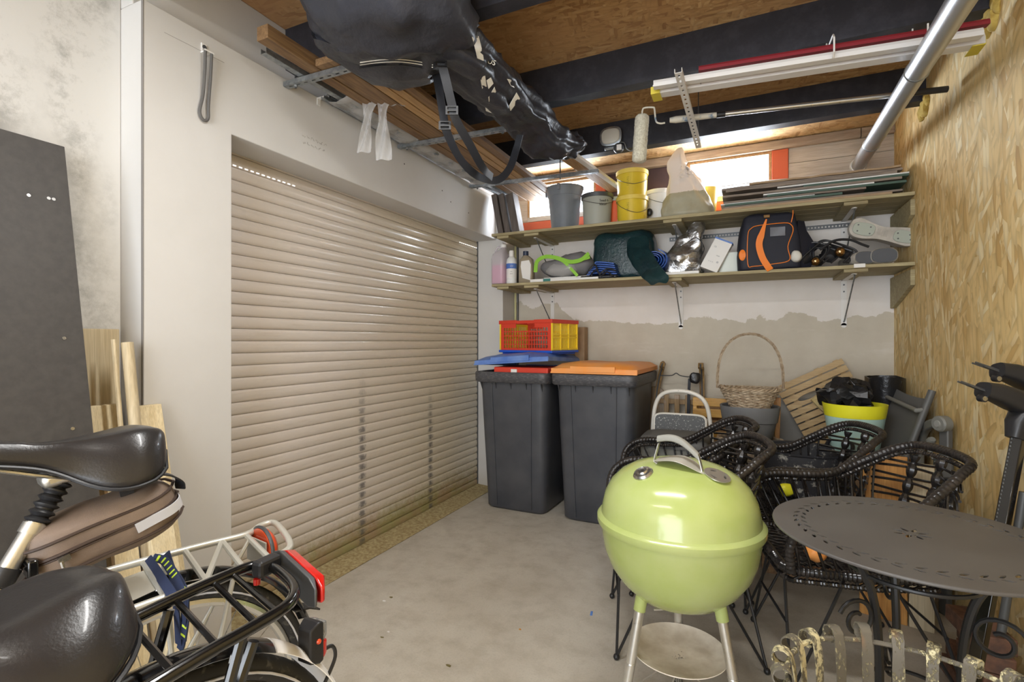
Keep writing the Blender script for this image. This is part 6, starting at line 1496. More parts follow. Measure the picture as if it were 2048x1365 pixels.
# wooden legs and grey board behind
for k, (u0, v0, u1, v1) in enumerate(((1552, 800, 1560, 1000), (1557, 796, 1548, 1000))):
    a = pt(u0, v0, Y=3.70); b = V((a.x + (0.02 if k == 0 else -0.03), a.y - 0.06 * k, 0.0)); MB().beam(b, a, 0.028, 0.022, (0, -1, 0)).build('wooden_stick', m_wood_amber, label=('upright amber wooden leg just right of the planter', 'slanted amber wooden leg crossing behind the first one, right of the planter')[k], cat='stick', group='amber wooden legs', smooth=False, bevel=0.002)
a = pt(1585, 800, Y=3.93); MB().bb(a.x - 0.10, a.x + 0.20, 3.955, 3.97, 0.0, 0.83).build('grey_sheet', M_('plain_grey', srgb(150, 148, 142), 0.7), label='plain grey panel behind the tilted slatted mat', cat='panel', smooth=False)
# slatted duckboard, rotated
c0, c1, c3 = pt(1550, 774, Y=3.86), pt(1682, 716, Y=3.86), pt(1612, 884, Y=3.80)
dx = (c1 - c0).normalized(); n_ = V((0, -1, 0.1)).normalized(); dy = n_.cross(dx).normalized()
if dy.z > 0: dy = -dy
Lw = (c1 - c0).length; Ld = 0.60
mt_ = thing('slatted_mat', 'tilted pale wooden slatted mat with a grip slot against wall', 'wooden mat', (c0 + dx * Lw / 2).to_tuple())
Mm = Matrix((dx, dy, dx.cross(dy))).transposed(); ns_ = 13; pw = Ld / ns_
for k in range(ns_):
    if k == 2:
        slot_ = [(Lw * 0.40 + 0.075 * math.cos(t_), pw * 0.98 + 0.018 * math.sin(t_)) for t_ in [2 * PI * i / 20 for i in range(20)]]
    y0_, y1_ = k * pw + 0.0045, (k + 1) * pw - 0.0045
    if k in (2,): outl = [(0, y0_), (Lw, y0_), (Lw, y1_)] + [(Lw * 0.36 + 0.07 * math.cos(t_), y1_ - 0.014 * abs(math.sin(t_))) for t_ in [PI * i / 10 for i in range(11)]] + [(0, y1_)]
    elif k in (3,): outl = [(0, y0_)] + [(Lw * 0.36 - 0.07 * math.cos(t_), y0_ + 0.014 * abs(math.sin(t_))) for t_ in [PI * i / 10 for i in range(11)]] + [(Lw, y0_), (Lw, y1_), (0, y1_)]
    else: outl = [(0, y0_), (Lw, y0_), (Lw, y1_), (0, y1_)]
    MB().prism(outl, 0.016, Mm, c0).build('slat', m_wood_slat, mt_, W=True, smooth=False, bevel=0.001)
for q in (0.12, 0.60, 0.88): MB().prism([(Lw * q, 0.0), (Lw * q + 0.03, 0.0), (Lw * q + 0.03, Ld), (Lw * q, Ld)], 0.014, Mm, c0 + V((0, 0.016, 0))).build('cross_batten', m_wood_slat, mt_, W=True, smooth=False)
# yellow and mint pot on a crate, with black bags
pb = MB().bb(0.40, 0.60, 3.20, 3.42, 0, 0.575); pb.build('cardboard_box', m_cardboard, label='plain brown cardboard box carrying the yellow and mint pot', cat='box', smooth=False, bevel=0.003)
pp_ = thing('plant_pot', 'mint green plant pot with a broad yellow rim band', 'pot', (0.520, 3.31, 0.577))
def pot(z, k=1): return 0.105 + 0.045 * z / 0.3
MB().lathe([(0.001, 0), (0.105, 0), (pot(0.235), 0.232), (pot(0.235) - 0.004, 0.232), (0.10, 0.006), (0.001, 0.006)], 48).build('pot_body', m_pot_mint, pp_)
MB().lathe([(pot(0.232) + 0.001, 0.2325), (pot(0.3) + 0.002, 0.302), (pot(0.3) - 0.004, 0.302), (pot(0.232) - 0.004, 0.2325)], 48).build('yellow_band', m_pot_yellow, pp_)
mb = blob((0.48, 3.36, 0.915), (0.13, 0.08, 0.07), 2.2, 0.06, 10, 8, 0.022, 30, n=26, m=14)
for i, p in enumerate(mb.v): mb.v[i] = p + (V(noise.cell_vector(p * 30)) - V((0.5, 0.5, 0.5))) * 0.022
mb.build('black_plastic_bag', m_black_bag, label='crumpled black plastic bag stuffed into the mint and yellow pot', cat='bag', ang=20)
MB().lathe([(0.001, 0.0), (0.075, 0.0), (0.095, 0.17), (0.10, 0.33), (0.094, 0.33), (0.07, 0.01), (0.001, 0.01)], 32).crumple(0.018, 8, 4, 0.005, 30).xf(Matrix.Translation((0.715, 3.62, 0.68))).build('black_planting_bag', m_black_bag, label='round black fabric bag standing open behind the grey folding chair', cat='bag', ang=60)
MB().bb(0.60, 0.82, 3.52, 3.74, 0, 0.678).build('wooden_box', m_wood_tan, label='plain wooden box in the corner under the black fabric bag', cat='box', smooth=False, bevel=0.003)
a = pt(1640, 800, Y=3.45); b = pt(1695, 835, Y=3.40)
MB().beam(a + V((-0.03, 0.02, 0.01)), V((0.62, 3.52, 0.58)), 0.045, 0.018, (0, -1, 0.5)).build('pine_offcut', m_wood_pine_x, label='short pale pine offcut sticking up behind the mint pot', cat='board', smooth=False)
# mortar tub behind the chairs
mt2 = thing('mortar_tub', 'round black mortar tub with dried cement and a loop handle', 'tub', (0.255, 3.13, 0.29))
MB().lathe([(0.001, 0), (0.18, 0), (0.205, 0.02), (0.225, 0.34), (0.235, 0.345), (0.238, 0.355), (0.225, 0.352), (0.198, 0.03), (0.001, 0.02)], 48, M=Matrix.Diagonal((1, 0.85, 1))).build('tub_body', m_mortar_tub, mt2)
MB().tube(cr([(0.13, 0.16, 0.35), (0.15, 0.15, 0.385), (0.19, 0.12, 0.395), (0.235, 0.07, 0.385), (0.235, 0.04, 0.35)], 6), 0.010, 9).build('loop_handle', m_black, mt2)
MB().bb(0.06, 0.32, 2.98, 3.28, 0, 0.288).build('wooden_box', m_wood_brown, label='low brown wooden box carrying the black mortar tub', cat='box', smooth=False, bevel=0.003)
# toys and rags inside the tub area, glimpsed between the chair rods
for k, (u, v, Y, mt, lb) in enumerate(((1572, 980, 0.475, m_pot_yellow, 'small yellow ball on a rattan seat glimpsed between the chair rods'), (1600, 972, 0.475, m_limefab, 'small green ball next to the yellow one behind the chair rods'), (1630, 1105, 0.475, m_orange_lid, 'orange rag lying on the seat of the rattan armchair under the round table'))):
    p = pt(u, v, Z=Y); blob((p.x, p.y, p.z), (0.035, 0.03, 0.03), 2.2, 0.01, 20, k, n=16, m=10, flat=False).build('ball' if k < 2 else 'rag', mt, label=lb, cat='ball' if k < 2 else 'rag', ang=70)
# wheeled dolly standing on edge
dl = thing('wheeled_dolly', 'wooden dolly with swivel casters standing on edge near chipboard wall', 'dolly', (0.645, 2.69, 0), (0, 0, R(75)))
MB().bb(-0.02, 0.0, 0.03, 0.20, 0.0, 0.72).build('amber_board', m_wood_amber, dl, smooth=False, bevel=0.003)
MB().bb(-0.02, 0.0, -0.06, 0.025, 0.0, 0.70).build('white_board', m_ply, dl, smooth=False, bevel=0.003)
MB().bb(-0.045, -0.021, -0.05, 0.18, 0.30, 0.36).build('cross_board', m_wood_pine_x, dl, smooth=False, bevel=0.002)
for y_, z_ in ((0.14, 0.60), (0.16, 0.16), (0.0, 0.50), (0.10, 0.08)):
    c_ = MB().bb(0.0, 0.006, y_ - 0.035, y_ + 0.035, z_ - 0.035, z_ + 0.035).build('caster', m_galv, dl, smooth=False)
    MB().tube([(0.006, y_, z_), (0.03, y_ + 0.02, z_)], [0.022, 0.018], 12).bb(0.028, 0.085, y_ + 0.006, y_ + 0.010, z_ - 0.02, z_ + 0.025).bb(0.028, 0.085, y_ + 0.034, y_ + 0.038, z_ - 0.02, z_ + 0.025).build('fork', m_galv, c_)
    MB().cyl((0.07, y_ + 0.011, z_), (0.07, y_ + 0.033, z_), 0.035, 22).build('wheel', m_grey_handle, c_, bevel=0.003)
# folding chair with grey textile, leaning on the chipboard
fc = thing('folding_chair', 'grey folding chair with textile back leaning on the chipboard wall', 'folding chair', (0.60, 3.35, 0))
T1, T2 = V((0.772, 3.555, 0.995)), V((0.818, 3.150, 0.975)); B1, B2 = V((0.44, 3.50, 0.02)), V((0.50, 3.06, 0.02))
for T, B in ((T1, B1), (T2, B2)): MB().cyl(B, T, 0.0165, 16).build('frame_tube', m_grey_tube, fc, W=True)
def tf(a, b): p = T1.lerp(B1, 0.045 + 0.40 * b).lerp(T2.lerp(B2, 0.045 + 0.40 * b), a); return p + V((-0.004, 0, -0.012 * math.sin(PI * a)))
MB().sheet(tf, 10, 12, 0.004).build('textile_back', m_pad_grey, fc, W=True)
q1, q2 = T1.lerp(B1, 0.09), T2.lerp(B2, 0.10); off = V((-0.035, -0.01, -0.005))
MB().tube([q1 + off * 0.3, q1 + off, q2 + off, q2 + off * 0.3], 0.011, 10).build('cross_tube', m_grey_shell, fc, W=True)
# recliner hinge arm beside it
rc = thing('recliner', 'folded grey recliner frame with curved armrest and round hinge cap', 'recliner', (0.72, 2.92, 0))
hc = pt(1892, 848, d=2.28); hc = V((min(hc.x, 0.80), hc.y, hc.z))
e1 = pt(1838, 940, X=hc.x - 0.02); arm = [e1 + V((0, 0.0, -0.35)), e1, pt(1842, 880, X=hc.x - 0.012), pt(1856, 853, X=hc.x - 0.005), hc + V((0, 0.0, 0.012))]
MB().ribbon(cr(arm, 7), 0.045, 0.03, (-1, -0.3, 0)).build('curved_arm', m_grey_shell, rc, W=True, bevel=0.008)
ax_ = V((-0.85, -0.5, 0)).normalized()
MB().tube([hc + ax_ * 0.0, hc + ax_ * 0.035, hc + ax_ * 0.042], [0.036, 0.036, 0.030], 28).build('hinge_cap', m_grey_shell, rc, W=True)
MB().tube([hc + ax_ * 0.042, hc + ax_ * 0.046], [0.016, 0.014], 20).build('cap_button', m_grey_handle, rc, W=True)
MB().beam(hc + V((0, 0, -0.02)), V((hc.x - 0.01, hc.y - 0.03, 0.0)), 0.045, 0.028, ax_).build('post', m_grey_tube, rc, W=True, bevel=0.006)
m1 = hc + V((-0.015, -0.02, -0.19)); MB().box(m1, (0.05, 0.11, 0.09)).build('hinge_block', m_grey_tube, rc, W=True, bevel=0.012)
for dy in (-0.03, 0.02): MB().cyl(m1 + V((-0.028, dy, 0.015)), m1 + V((-0.024, dy, 0.015)), 0.007, 10).build('rivet', m_steel, rc, W=True)
MB().tube(cr([m1 + V((-0.02, 0.05, 0.02)), m1 + V((-0.035, 0.075, 0.075)), m1 + V((-0.03, 0.03, 0.115))], 5), [0.009] * 5 + [0.014] * 3 + [0.018, 0.018, 0.012], 10).build('lever', m_grey_shell, rc, W=True)
MB().beam(V((hc.x - 0.06, hc.y + 0.05, 0)), m1 + V((-0.03, 0.03, -0.03)), 0.05, 0.03, ax_).build('lower_leg', m_grey_tube, rc, W=True, bevel=0.006)
# roof bars: black beams with plastic feet housings standing on end
def roofbar(label, top, bot, seed):
    t = thing('roof_bar', label, 'roof bar', (bot.x, bot.y, 0), group='black roof bars')
    d = (top - bot).normalized(); side = V((-0.70, -0.71, 0)).normalized(); side = (side - d * side.dot(d)).normalized(); nn = d.cross(side)
    MB().beam(bot, top, 0.032, 0.030, side).build('bar', m_black_gloss, t, W=True, bevel=0.003)
    mb = MB()
    n = int((top - bot).length / 0.012)
    for i in range(int(n * 0.55), n): p = bot + d * (i * 0.012) + side * 0.016 + nn * -0.010; mb.box(p, (0.004, 0.004, 0.006))
    mb.build('toothed_strip', m_galv_dark, t, W=True, smooth=False, kind='stuff')
    for end, fl in ((top, 1), (bot + d * 0.05, -1)):
        L_ = -RGT * fl if fl > 0 else -RGT * 0.3
        out_ = V((L_.x, L_.y, 0)).normalized(); up_ = d * fl
        secs_ = [(0.04, -0.075, 0.022, 0.024), (0.035, -0.03, 0.030, 0.036), (0.02, 0.02, 0.040, 0.040), (0.07, 0.052, 0.040, 0.036), (0.13, 0.075, 0.036, 0.030), (0.175, 0.085, 0.030, 0.026)]
        if fl < 0: secs_ = [(0.0, -0.09, 0.02, 0.02), (0.0, -0.05, 0.025, 0.025), (0.0, -0.02, 0.025, 0.025)]
        cc = [end + out_ * (a - 0.03) + up_ * b for a, b, _, _ in secs_]; rg = []
        for i, c_ in enumerate(cc):
            tg = (cc[min(i + 1, len(cc) - 1)] - cc[max(i - 1, 0)]).normalized(); s2_ = tg.cross(nn if False else out_.cross(up_)).normalized(); s1_ = out_.cross(up_).normalized()
            rg.append([c_ + s1_ * p.x + s2_ * p.y for p in ring((0, 0, 0), secs_[i][2], secs_[i][3], 20, 3)])
        MB().loft(rg).build('foot_housing', m_black, t, W=True, ang=45)
        if fl > 0:
            tip = cc[-1]; dn = (cc[-1] - cc[-2]).normalized()
            w_ = out_.cross(up_).normalized()
            MB().ribbon([tip - dn * 0.03 + V((0, 0, -0.008)), tip + dn * 0.045 + V((0, 0, 0.004))], 0.02, 0.003, (0, 0, 1)).build('clamp_plate', m_galv_dark, t, W=True, smooth=False)
            for o_ in (-0.006, 0.006): MB().cyl(tip + w_ * o_, tip + dn * 0.075 + w_ * o_ + V((0, 0, 0.010)), 0.003, 6).build('bolt', m_galv_dark, t, W=True)
            c2_ = tip + dn * 0.01 + V((0, 0, -0.028)); MB().cyl(c2_ - FWD * 0.0, c2_ - FWD * 0.018, 0.012, 14).build('lock', m_black, t, W=True); MB().cyl(c2_ - FWD * 0.0185, c2_ - FWD * 0.0195, 0.008, 12).build('lock_face', m_steel, t, W=True)
    return t
roofbar('black roof bar standing on end, the lower and nearer of the pair', pt(2046, 832, d=1.62), V((0.59, 1.99, 0.012)), 1)
roofbar('black roof bar standing on end, its foot higher up against the wall', pt(2080, 790, d=1.67), V((0.70, 1.86, 0.012)), 2)
MB().cyl(V((0.69, 2.12, 0.0)), pt(2048, 985, d=1.62), 0.012, 12).build('grey_pole', m_grey_tube, label='thin dark grey pole leaning behind the round table at the right edge', cat='pole')
# loose bricks under the table by the wall
rb_ = random.Random(5)
for k, (x, y, z_, a) in enumerate(((0.70, 2.30, 0.0, 4), (0.72, 2.05, 0.0, -6), (0.71, 2.30, 0.056, -3), (0.70, 2.08, 0.056, 8), (0.72, 2.20, 0.112, 2), (0.71, 2.20, 0.168, -5), (0.70, 2.21, 0.224, 7))):
    M = Matrix.Translation((x, y, z_ + 0.001)) @ Matrix.Rotation(R(a), 4, 'Z')
    mb = MB().bb(-0.052, 0.052, -0.105, 0.105, 0, 0.053).crumple(0.003, 30, k).xf(M)
    mb.build('brick', m_brick, label=['old brown brick in the bottom course, farther from camera', 'old brown brick in the bottom course, nearer the camera', 'old brown brick in the second course, farther from camera', 'old brown brick in the second course, nearer the camera', 'old brown brick third from the bottom of the pile', 'old brown brick second from the top of the pile', 'topmost old brown brick of the pile by the chipboard wall'][k], cat='brick', group='brick pile under the table', smooth=False, bevel=0.004)
# litter on the floor
def litter(name, u, v, mt, label, s, seed):
    p = pt(u, v, Z=0.0); rr = random.Random(seed); pts = []
    for i in range(8): a = 2 * PI * i / 8; r_ = s * rr.uniform(0.5, 1.0); pts.append((p.x + r_ * math.cos(a) * 1.5, p.y + r_ * math.sin(a) * 0.8))
    MB().prism(pts, 0.002, None, (0, 0, 0.0016)).build(name, mt, label=label, cat='litter', smooth=False)
litter('dry_leaf', 782, 1196, m_leaf, 'dark dry leaf on the concrete in front of the shutter', 0.008, 1)
litter('dry_leaf', 764, 1276, m_leaf, 'small curled leaf on the floor nearer the bikes', 0.006, 2)
litter('dry_leaf', 897, 1333, m_leaf, 'thin dry twig-like leaf near the bottom of the frame', 0.010, 3)
litter('orange_scrap', 1040, 1260, m_orange_bit, 'small orange scrap on the floor left of the kettle grill', 0.006, 4)
p = pt(1183, 1228, Z=0); MB().bb(-0.005, 0.005, -0.018, 0.018, 0, 0.001).xf(Matrix.Translation((p.x, p.y, 0.0005)) @ Matrix.Rotation(R(10), 4, 'Z')).build('blue_tape', m_blue_bit, label='small piece of blue tape on the floor beside the grill', cat='litter', smooth=False)
litter('paint_chip', 768, 1203, m_white, 'white paint chip beside the dark leaf on the concrete', 0.007, 6)
litter('paint_chip', 777, 1265, m_white, 'white round paint chip next to the curled leaf', 0.006, 7)

# ================================================================== BOARDS LEANING AT THE LEFT
bb0 = thing('black_board', 'large matt black board leaning against the rough wall, far left', 'board', (-1.83, 0.12, 0))
c_ = MB(); tX, bX, zt = -1.985, -1.645, 1.842
c_.add([(bX, -0.75, 0), (bX, 0.862, 0), (bX - 0.018, 0.862, 0), (bX - 0.018, -0.75, 0), (tX, -0.75, zt), (tX, 0.862, zt), (tX - 0.018, 0.862, zt), (tX - 0.018, -0.75, zt)],
       [(0, 1, 2, 3), (4, 7, 6, 5), (0, 4, 5, 1), (1, 5, 6, 2), (2, 6, 7, 3), (3, 7, 4, 0)])
c_.build('panel', m_dark_board, bb0, W=True, smooth=False, bevel=0.001)
for u, v in ((57, 391), (97, 397), (107, 399), (128, 677), (145, 858)):
    # find the point on the leaning board
    r_ = FWD + RGT * ((u - CX) / FPX) + UPV * ((CY - v) / FPX); n_ = V((zt, 0, -(tX - bX))).normalized(); p0 = V((bX, 0, 0))
    tq = (p0 - CAMP).dot(n_) / r_.dot(n_); p = CAMP + r_ * tq; MB().cyl(p - n_ * 0.001, p + n_ * 0.002, 0.005, 10).build('screw', m_steel, bb0, W=True)
def lean(name, label, mt, y0, y1, xt, xb, zt, th, yt=0.0, group='leaning wood pieces'):
    c_ = MB().add([(xb, y0, 0), (xb, y1, 0), (xb - th, y1, 0), (xb - th, y0, 0), (xt, y0 + yt, zt), (xt, y1 + yt, zt), (xt - th, y1 + yt, zt), (xt - th, y0 + yt, zt)],
        [(0, 1, 2, 3), (4, 7, 6, 5), (0, 4, 5, 1), (1, 5, 6, 2), (2, 6, 7, 3), (3, 7, 4, 0)])
    c_.build(name, mt, label=label, cat='board', group=group, smooth=False, bevel=0.002)
lean('veneer_sheet', 'tall pale veneered sheet behind the black board, against the rough wall', m_ply, 0.70, 1.035, -2.018, -1.99, 1.262, 0.012)
lean('pine_board', 'pale pine board leaning just left of the dowel', m_wood_pine, 0.905, 1.0, -1.955, -1.80, 1.005, 0.024)
lean('pine_board', 'pale pine board leaning right of the dowel over the corner', m_wood_pine, 1.005, 1.105, -1.878, -1.66, 0.998, 0.024, -0.01)
lean('pine_board', 'narrow pine board in front of the others, hidden below the saddle bag', m_wood_pine, 0.91, 0.98, -1.86, -1.70, 0.86, 0.022)
lean('pine_board', 'short pine board low down behind the silver luggage rack', m_wood_pine, 0.985, 1.06, -1.80, -1.60, 0.80, 0.022)
lean('orange_brown_board', 'narrow orange brown board edge just right of the black board', m_wood_amber, 0.855, 0.895, -1.90, -1.74, 0.90, 0.02)
P_ = [V((-1.72, 1.02, 0.0)), V((-1.80, 1.005, 0.5)), V((-1.885, 0.99, 1.215))]
MB().tube(P_, 0.0175, 14).build('thick_dowel', m_wood_tan if False else m_ply, label='thick round pale dowel leaning in the corner', cat='dowel')
MB().tube([V((-1.74, 0.965, 0.0)), V((-1.90, 0.957, 1.225))], 0.0075, 8).build('thin_dowel', m_ply, label='thin pale dowel leaning left of the thick one', cat='dowel')

# ================================================================== BICYCLES
def wheel(parent, c, r=0.345, tire=0.02, spokes=32, name='rear_wheel', rim_m=None):
    c = V(c)
    w = MB().tube([c + V((0, r * math.cos(a), r * math.sin(a))) for a in [2 * PI * i / 72 for i in range(72)]], tire, 10, closed=True).build(name, m_rubber, parent)
    rp_ = r - 0.028
    MB().tube([c + V((0, rp_ * math.cos(a), rp_ * math.sin(a))) for a in [2 * PI * i / 72 for i in range(72)]], 0.011, 8, closed=True).build('rim', rim_m or m_alu, w)
    MB().tube([c + V((0.021, (r - 0.004) * math.cos(a), (r - 0.004) * math.sin(a))) for a in [2 * PI * i / 72 for i in range(72)]], 0.0022, 5, closed=True).build('reflective_line', m_reflect, w)
    MB().cyl(c + V((-0.035, 0, 0)), c + V((0.035, 0, 0)), 0.022, 16).build('hub', m_alu, w)
    for k in range(spokes):
        a = 2 * PI * k / spokes; e = 1 if k % 2 else -1; a2 = a + 0.35 * (1 if (k // 2) % 2 else -1)
        MB().tube([c + V((0.028 * e, 0.02 * math.cos(a2), 0.02 * math.sin(a2))), c + V((0, rp_ * math.cos(a), rp_ * math.sin(a)))], 0.0011, 4, caps=False).build('spoke', m_steel, w)
    return w
def guard(parent, c, r, a0, a1, w, mt, name='mudguard', t=0.0015, n=30):
    c = V(c)
    def f(a, b):
        an = R(a0 + (a1 - a0) * a); k = (b - 0.5) * 2; rr = r - 0.014 * k * k
        return c + V((k * w / 2, rr * math.cos(an), rr * math.sin(an)))
    return MB().sheet(f, n, 8, t).build(name, mt, parent)
def saddle(parent, M, L=0.27, W_=0.21, name='saddle', dr=0.042, es=0.74):
    """local: nose towards -y, rear at +y, top z=0"""
    rings = []; n = 22; st_ = []
    for i in range(n + 1):
        q = i / n; y = -L * 0.60 + L * q
        w = 0.024 + (W_ / 2 - 0.024) * (1 / (1 + math.exp(-(q - 0.56 + 0.45 * (0.74 - es)) * 13)))
        e_ = math.sqrt(max(0.0, 1 - ((q - es) / (1 - es)) ** 2)) if q > es else 1.0; w *= 0.12 + 0.88 * e_
        w *= min(1, (q / 0.05) ** 0.5 + 0.35) if q < 0.05 else 1
        top = 0.004 - 0.016 * math.sin(PI * min(q / 0.8, 1)) * 1.0 + 0.012 * q
        drop = (0.030 + dr / (1 + math.exp(-(q - 0.5) * 12))) * (0.25 + 0.75 * e_); top -= (1 - e_) * 0.022; r_ = []
        for k in range(28):
            t_ = 2 * PI * k / 28; cx_, sz = math.cos(t_), math.sin(t_)
            x = w * math.copysign(abs(cx_) ** 0.75, cx_); z_ = (top - drop * (abs(cx_) ** 2.4) * 0.9) if sz >= 0 else (top - drop - 0.006 * abs(sz))
            if sz >= 0: z_ -= 0.006 * math.exp(-(x / 0.012) ** 2) * (1 if q > 0.3 else 0)
            r_.append(V((x, y, z_)))
        rings.append(r_)
    mb = MB().loft(rings); mb.xf(M); o = mb.build(name, m_leather, parent, ang=75, subd=1)
    e = []
    for i in range(n + 1): e.append((rings[i][0] + V((0, 0, -0.012))))
    for i in range(n, -1, -1): e.append(rings[i][14] + V((0, 0, -0.012)))
    mb = MB().tube(e, 0.0035, 6); mb.xf(M); mb.build('saddle_base', m_black, o)
    mb = MB()
    for sx_ in (-1, 1):
        mb.tube(cr([(0.012 * sx_, -L * 0.5, -0.045), (0.022 * sx_, -0.04, -0.075), (0.026 * sx_, 0.04, -0.075), (0.05 * sx_, L * 0.30, -0.05)], 5), 0.0035, 6)
    mb.xf(M); mb.build('saddle_rails', m_steel, o)
    return o
# --- front black bicycle; wheel plane x = 0 local, rear to +y
b1_ = thing('bicycle', 'black city bicycle in the foreground with black luggage rack and white mudguard tip', 'bicycle', (-0.735, 0.465, 0))
W1 = (0, -0.08, 0.38)
wheel(b1_, W1, 0.36); guard(b1_, W1, 0.40, 58, 190, 0.062, m_black_gloss); guard(b1_, W1, 0.401, 5, 57.5, 0.064, M_('white_guard', srgb(246, 246, 246), 0.3), 'mudguard_tip')
RX0, RX1, RZ = -0.084, 0.094, 0.812
loop = cr([(RX0, -0.36, RZ - 0.015), (RX0, -0.02, RZ), (RX0, 0.10, RZ + 0.002), (RX0 + 0.006, 0.162, RZ + 0.002), (RX0 + 0.030, 0.180, RZ + 0.002), (RX1 - 0.05, 0.146, RZ), (RX1 - 0.006, 0.100, RZ), (RX1, 0.03, RZ), (RX1, -0.08, RZ), (RX1, -0.36, RZ - 0.015)], 5)
rk = MB().tube(loop, 0.0092, 10).build('luggage_rack', m_black_gloss, b1_)
for y0_, y1_ in ((0.130, 0.074), (0.096, 0.039), (0.033, -0.019), (-0.034, -0.077), (-0.11, -0.15), (-0.20, -0.24)): MB().cyl((RX0, y0_, RZ), (RX1, y1_, RZ), 0.0048, 8).build('rack_bar', m_black_gloss, rk)
MB().tube(cr([(RX1 - 0.006, 0.02, RZ - 0.008), (RX1 - 0.01, -0.01, RZ - 0.10), (RX1 - 0.03, -0.05, RZ - 0.22), (0.05, --0.07, 0.40)], 6), 0.008, 9).build('rack_stay', m_black_gloss, rk)
MB().tube(cr([(RX1 - 0.015, 0.045, RZ - 0.03), (RX1 - 0.02, 0.02, RZ - 0.10), (RX1 - 0.035, 0.0, RZ - 0.24), (0.052, -0.07, 0.395)], 6), 0.0085, 9).build('rack_stay', m_black_gloss, rk)
MB().tube(cr([(RX0 + 0.006, 0.02, RZ - 0.008), (RX0 + 0.01, -0.02, RZ - 0.14), (-0.06, -0.04, RZ - 0.28), (-0.05, -0.08, 0.40)], 6), 0.008, 9).build('rack_stay', m_black_gloss, rk)
# wide red tail light on the rack end
a, b = V((RX0 + 0.004, 0.212, RZ - 0.004)), V((0.080, 0.160, RZ - 0.022)); dT = (b - a).normalized(); nT = V((dT.y, -dT.x, 0)).normalized()
if nT.y < 0: nT = -nT
def tl(off, th, h, z0=0.0, k=1.0):
    r_ = []
    for q in (0.0, 0.15, 0.5, 0.85, 1.0):
        c_ = a.lerp(b, 0.5 + (q - 0.5) * k) + nT * off; hh = h * (0.6 if q in (0.0, 1.0) else 1.0); tt_ = th * (0.35 if q in (0.0, 1.0) else 1.0)
        r_.append([c_ + V((0, 0, -hh)), c_ + nT * tt_ + V((0, 0, -hh * 0.8)), c_ + nT * tt_ + V((0, 0, hh * 0.8)), c_ + V((0, 0, hh))])
    return r_
MB().loft(tl(0.0, 0.012, 0.026)).build('lamp_back', m_galv_dark, b1_, ang=30, bevel=0.002); MB().loft(tl(0.0125, 0.018, 0.023, k=0.97)).build('tail_light', m_red_lens, b1_, ang=30, bevel=0.003)
MB().bb(RX0 + 0.018, RX0 + 0.044, 0.152, 0.198, RZ - 0.012, RZ + 0.018).build('rack_clip', m_black, b1_, smooth=False, bevel=0.006)
MB().cyl((RX0 + 0.031, 0.155, RZ - 0.022), (RX0 + 0.031, 0.155, RZ - 0.012), 0.006, 12).build('red_button', m_red_lens, b1_)
# mudguard lamp
pl_ = pt(632, 1278, X=-0.72) - V((-0.735, 0.465, 0)); lp = None
ml = MB().loft([[pl_ + V((sx_ * w_, y_, z_)) for sx_, z_ in ((-1, h0), (1, h0), (1, h1), (-1, h1))] for y_, w_, h0, h1 in ((-0.028, 0.016, -0.030, 0.030), (-0.010, 0.020, -0.036, 0.040), (0.0, 0.020, -0.034, 0.036))]).build('guard_lamp', m_black, b1_, ang=30, bevel=0.003)
MB().loft([[pl_ + V((sx_ * w_, y_, z_)) for sx_, z_ in ((-1, h0), (1, h0), (1, h1), (-1, h1))] for y_, w_, h0, h1 in ((0.001, 0.019, 0.0, 0.036), (0.014, 0.014, 0.004, 0.030))]).build('clear_lens', m_clear, ml, bevel=0.004)
MB().loft([[pl_ + V((sx_ * w_, y_, z_)) for sx_, z_ in ((-1, h0), (1, h0), (1, h1), (-1, h1))] for y_, w_, h0, h1 in ((0.001, 0.019, -0.033, -0.001), (0.014, 0.014, -0.028, -0.002))]).build('red_lens', m_red_lens, ml, bevel=0.004)
MB().ball(pl_ + V((0.019, -0.012, 0.006)), 0.005, 8, 6).build('orange_light', m_orange_lens, ml)
MB().tube(cr([pl_ + V((0.01, 0.005, -0.022)), pl_ + V((0.012, 0.028, -0.026)), pl_ + V((0.012, 0.035, -0.050)), pl_ + V((0.01, 0.018, -0.078)), pl_ + V((0.008, -0.004, -0.10)), pl_ + V((0.0, -0.02, -0.10))], 6), 0.0035, 7).build('lamp_cable', m_black, b1_)
# frame
bb_pt = V((0, -0.43, 0.29)); seat_top = V((0, -0.235, 0.80)); head_t, head_b = V((0, -0.86, 0.86)), V((0, -0.89, 0.66)); fr_ax = V((0, -1.12, 0.38))
fr = MB().cyl(bb_pt, seat_top, 0.016, 14).cyl(bb_pt, head_b, 0.019, 14).cyl(bb_pt.lerp(seat_top, 0.55), head_t, 0.014, 12).cyl(head_b + V((0, 0.01, -0.03)), head_t + V((0, 0, 0.03)), 0.018, 14)
for sx_ in (-1, 1):
    fr.tube([bb_pt + V((0.02 * sx_, 0, 0)), V((0.055 * sx_, -0.08, 0.38))], 0.009, 10); fr.tube([bb_pt.lerp(seat_top, 0.9) + V((0.012 * sx_, 0, 0)), V((0.055 * sx_, -0.08, 0.38))], 0.008, 10)
    fr.tube(cr([head_b + V((0.02 * sx_, 0, -0.03)), V((0.05 * sx_, -1.0, 0.52)), fr_ax + V((0.05 * sx_, 0, 0))], 5), 0.010, 10)
fr.build('frame', m_black_gloss, b1_)
wheel(b1_, fr_ax, 0.36, name='front_wheel'); guard(b1_, fr_ax, 0.40, 30, 150, 0.06, m_black_gloss, 'front_mudguard')
MB().cyl(seat_top, V((0, -0.22, 0.855)), 0.0125, 12).build('seat_post', m_steel, b1_)
saddle(b1_, Matrix.Translation((0.010, -0.215, 0.935)) @ Matrix.Rotation(R(2), 4, 'X'), 0.30, 0.28, dr=0.07, es=0.52)
